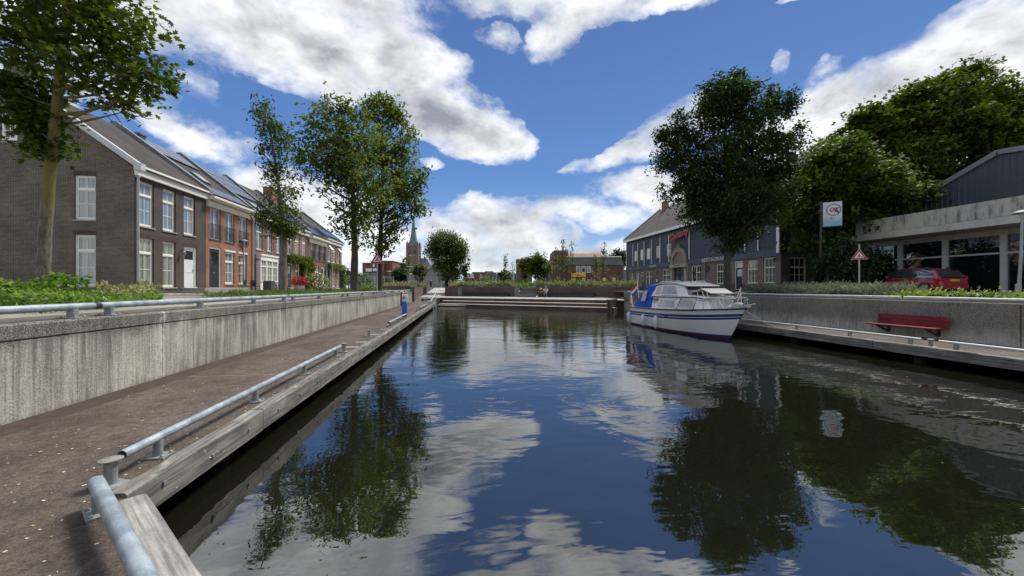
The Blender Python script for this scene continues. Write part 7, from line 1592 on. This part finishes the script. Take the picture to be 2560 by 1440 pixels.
for sd_ in (-1, 1):
    for (xa, za, xb, zb_, w, ya, yb) in ((-1.45, 1.28, -1.80, .86, .16, .62, .75), (-.25, 1.44, -.2, .88, .07, .60, .79), (.47, 1.40, 1.18, .86, .06, .58, .75), (-1.3, 1.36, -1.02, 1.44, .1, .60, .6)):
        m = MB(); m.beam((xa, sd_*ya, za), (xb, sd_*(yb+.005), zb_), .035, w, 0, (1, 0, 0)); part('pillar', m, CR if w > .1 else CBK, car)
    m = MB(); m.tube([(-1.62, sd_*.77, .92), (-1.25, sd_*.80, .91), (0, sd_*.795, .90), (1.15, sd_*.765, .87)], .012, 5); part('trim', m, RAILM, car)
    m = MB(); m.beam((-1.3, sd_*.858, .52), (1.1, sd_*.858, .50), .02, .07); part('side_strip', m, CR, car)
    m = MB(); m.ball((.78, sd_*.92, .98), (.07, .11, .07), 8, 6); part('mirror', m, CR, car, True)
    m = MB(); m.box((-1.83, sd_*.70, .84), (.16, .10, .26), 0, 0, .04); part('tail_light', m, plain('tail_red', (.35, .01, .01), .2), car)
    m = MB(); m.ball((1.82, sd_*.6, .66), (.16, .14, .08), 8, 6); part('headlight', m, RAILM, car, True)
    for x in (-1.22, 1.28):
        m = MB(); m.tube([(x, sd_*.66, .30), (x, sd_*.868, .30)], .345, 22); wa = part('wheel_arch', m, CBK, car)
        m = MB(); m.tube([(x, sd_*.68, .30), (x, sd_*.875, .30)], .30, 22); wl_ = part('wheel', m, plain('tyre', (.025, .025, .027), .8), car, True)
        m = MB(); m.tube([(x, sd_*.85, .30), (x, sd_*.885, .30)], .19, 14); part('rim', m, plain('rim_grey', (.4, .4, .42), .35, .1, 4, metal=.5), wl_, True)
m = MB(); m.box((-1.93, 0, .42), (.12, 1.45, .22), 0, 0, .04); part('rear_bumper', m, CR, car)
m = MB(); m.prism([(-1.86, -.60, .93), (-1.86, .60, .93), (-1.64, .52, 1.26), (-1.64, -.52, 1.26)], (-.015, 0, .01)); part('rear_window', m, CG, car)
m = MB(); m.box((-1.925, 0, .76), (.02, .52, .12)); part('number_plate', m, plain('plate_yellow', (.65, .40, .03), .5), car)
m = MB(); m.box((-1.9, 0, .84), (.04, .7, .03)); part('boot_handle', m, CR, car)

# ---------------------------------------------------------------- people, far away and small
def person(label, loc, rz, pose, skin, top, legs, hair, scale=1.0, group=None, cat='person'):
    """one continuous skinned body; clothes and hair are its children"""
    J = {'stand': [(0, 0, .93), (0, 0, 1.15), (0, 0, 1.42), (0, 0, 1.52), (0, -.02, 1.66), (-.10, 0, .90), (-.11, .02, .5), (-.11, .10, .06), (-.11, -.05, .03), (.10, 0, .90), (.11, -.12, .5), (.12, -.05, .06), (.12, -.18, .03), (-.19, 0, 1.40), (-.24, .03, 1.12), (-.24, -.10, .88), (-.24, -.16, .80), (.19, 0, 1.40), (.25, .02, 1.12), (.26, -.06, .88), (.26, -.10, .80)],
         'sit': [(0, 0, .50), (0, .02, .72), (0, -.06, .98), (0, -.09, 1.08), (0, -.14, 1.21), (-.10, 0, .50), (-.13, -.44, .50), (-.13, -.46, .08), (-.13, -.60, .04), (.10, 0, .50), (.13, -.42, .52), (.16, -.36, .08), (.16, -.50, .04), (-.19, -.05, .96), (-.24, -.16, .72), (-.14, -.38, .62), (-.08, -.44, .60), (.19, -.05, .96), (.25, -.16, .72), (.13, -.38, .64), (.06, -.44, .60)],
         'ride': [(0, 0, .85), (0, .0, 1.08), (0, -.18, 1.32), (0, -.24, 1.42), (0, -.28, 1.56), (-.12, 0, .83), (-.22, -.34, .72), (-.20, -.18, .30), (-.20, -.32, .26), (.12, 0, .83), (.22, -.34, .72), (.20, -.18, .30), (.20, -.32, .26), (-.2, -.16, 1.30), (-.27, -.36, 1.10), (-.25, -.58, 1.02), (-.24, -.64, 1.0), (.2, -.16, 1.30), (.27, -.36, 1.10), (.25, -.58, 1.02), (.24, -.64, 1.0)]}[pose]
    E_ = [(0, 1), (1, 2), (2, 3), (3, 4), (0, 5), (5, 6), (6, 7), (7, 8), (0, 9), (9, 10), (10, 11), (11, 12), (2, 13), (13, 14), (14, 15), (15, 16), (2, 17), (17, 18), (18, 19), (19, 20)]
    RD = [.13, .12, .14, .055, .095, .09, .06, .04, .035, .09, .06, .04, .035, .06, .042, .03, .028, .06, .042, .03, .028]
    t = thing('person', label, cat, loc, group, rz); t.scale = (scale,)*3
    def skinm(name, idx, mat, grow=0, lim=None):
        mp = {j: i for i, j in enumerate(idx)}; me = bpy.data.meshes.new(name); me.from_pydata([J[j] for j in idx], [(mp[a], mp[b]) for a, b in E_ if a in mp and b in mp], [])
        o = bpy.data.objects.new(name, me); COL.objects.link(o); o.parent = t; me.materials.append(mat); me.skin_vertices.new()if hasattr(me.skin_vertices, 'new') else None
        md = o.modifiers.new('skin', 'SKIN'); md.use_smooth_shade = True
        if not me.skin_vertices: 
            import bpy as _b
        for i, j in enumerate(idx): me.skin_vertices[0].data[i].radius = (RD[j]+grow, RD[j]+grow)
        me.skin_vertices[0].data[0].use_root = True; o.modifiers.new('sub', 'SUBSURF').levels = 1; return o
    try:
        b_ = skinm('body', list(range(21)), skin); skinm('shirt', [1, 2, 13, 14, 17, 18, 0], top, .016); skinm('trousers', [0, 5, 6, 7, 9, 10, 11], legs, .014)
    except Exception:
        m = MB()
        for a_, b2_ in E_: m.tube([J[a_], J[b2_]], [RD[a_], RD[b2_]], 8)
        part('body', m, skin, t, True)
    m = MB(); h = J[4]; m.ball((h[0], h[1]+.02, h[2]+.03), (.105, .11, .115), 10, 7); part('hair', m, hair, t, True)
    m = MB(); m.ball((h[0], h[1]-.11, h[2]-.01), (.014, .02, .02), 6, 4); m.box((h[0], h[1]-.098, h[2]-.055), (.05, .012, .008)); part('face', m, skin, t, True)
    return t
SKN = plain('skin', (.50, .30, .22), .6, .08); HAIR1 = plain('hair_blond', (.30, .20, .10), .7); HAIR2 = plain('hair_brown', (.06, .04, .03), .7)
bq = Vector((9.65, line_at(WA, WB, 9.65)-.6, Z_P)); ry_ = math.atan2(wd.y, wd.x)
person('seated person in dark clothes, left one of the couple by the narrow stairs', bq, ry_, 'sit', SKN, plain('cloth_dark', (.04, .04, .06), .8), plain('cloth_tan', (.10, .08, .08), .8), HAIR2, 1.02, 'seated couple on the platform')
person('seated person in a pale pink top, right one of the couple by the narrow stairs', bq+wd*.62-wn*.05, ry_+.1, 'sit', SKN, plain('cloth_pink', (.66, .55, .52), .8), plain('cloth_pale', (.16, .18, .24), .8), HAIR1, 1.0, 'seated couple on the platform')
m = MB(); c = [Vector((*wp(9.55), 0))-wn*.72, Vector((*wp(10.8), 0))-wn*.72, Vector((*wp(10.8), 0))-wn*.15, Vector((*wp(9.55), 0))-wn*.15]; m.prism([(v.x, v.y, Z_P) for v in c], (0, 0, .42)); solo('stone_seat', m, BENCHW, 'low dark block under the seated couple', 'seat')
q = P(1077, z=68); person('walking person in dark clothes at the top of the pale ramp', (q.x, q.y, 1.85), 0, 'stand', SKN, plain('cloth_navy', (.03, .035, .06), .8), plain('cloth_black', (.03, .02, .02), .8), HAIR2)
q = P(1114, z=66); mc = thing('motorcycle', 'white and dark motorcycle at the top of the pale ramp', 'motorcycle', (q.x, q.y, Z_T), None, R(-15))
for y_ in (-.72, .72):
    m = MB(); m.tube([(-.07, y_, .32), (.07, y_, .32)], .32, 16); w_ = part('wheel', m, plain('tyre', (.025, .025, .027)), mc, True); m = MB(); m.tube([(-.08, y_, .32), (.08, y_, .32)], .17, 12); part('rim', m, RAILM, w_, True)
m = MB(); m.ball((0, .0, .72), (.20, .38, .2), 10, 7); m.ball((0, -.55, .92), (.24, .2, .28), 10, 7); m.box((0, .45, .80), (.26, .6, .14), 0, 0, .04); part('body', m, WHITE, mc, True)
m = MB(); m.box((0, 0, .42), (.3, .5, .3), 0, 0, .05); m.beam((-.34, -.5, 1.08), (.34, -.5, 1.08), .04, .04); part('engine', m, CBK, mc); m = MB(); m.ball((0, -.76, .92), (.1, .05, .1), 8, 6); part('headlight', m, RAILM, mc, True)
m = MB(); m.box((-.32, .55, .62), (.2, .45, .35), 0, 0, .05); part('pannier', m, CBK, mc); m = MB(); m.box((.32, .55, .62), (.2, .45, .35), 0, 0, .05); part('pannier', m, CBK, mc)
r_ = person('motorcyclist with a white helmet on the pale ramp', (q.x, q.y, Z_T), R(-15), 'ride', SKN, plain('cloth_grey', (.12, .13, .15), .7), plain('cloth_black', (.03, .02, .02)), plain('helmet_white', (.75, .75, .75), .3))

# specks on the water
c = np.column_stack([rng.uniform(-2.2, 11, 60), 1.5+rng.uniform(0, 1, 60)**1.5*22, np.full(60, .004)])
o = link('floating_leaves', leaves(c, .045, 'rhomb', down=0, tilt=.05, name='floating_leaves', mats=L_DRY, off=(0, 0, 0))); o['label'] = 'few small leaves floating on the canal'; o['category'] = 'leaves'; o['kind'] = 'stuff'
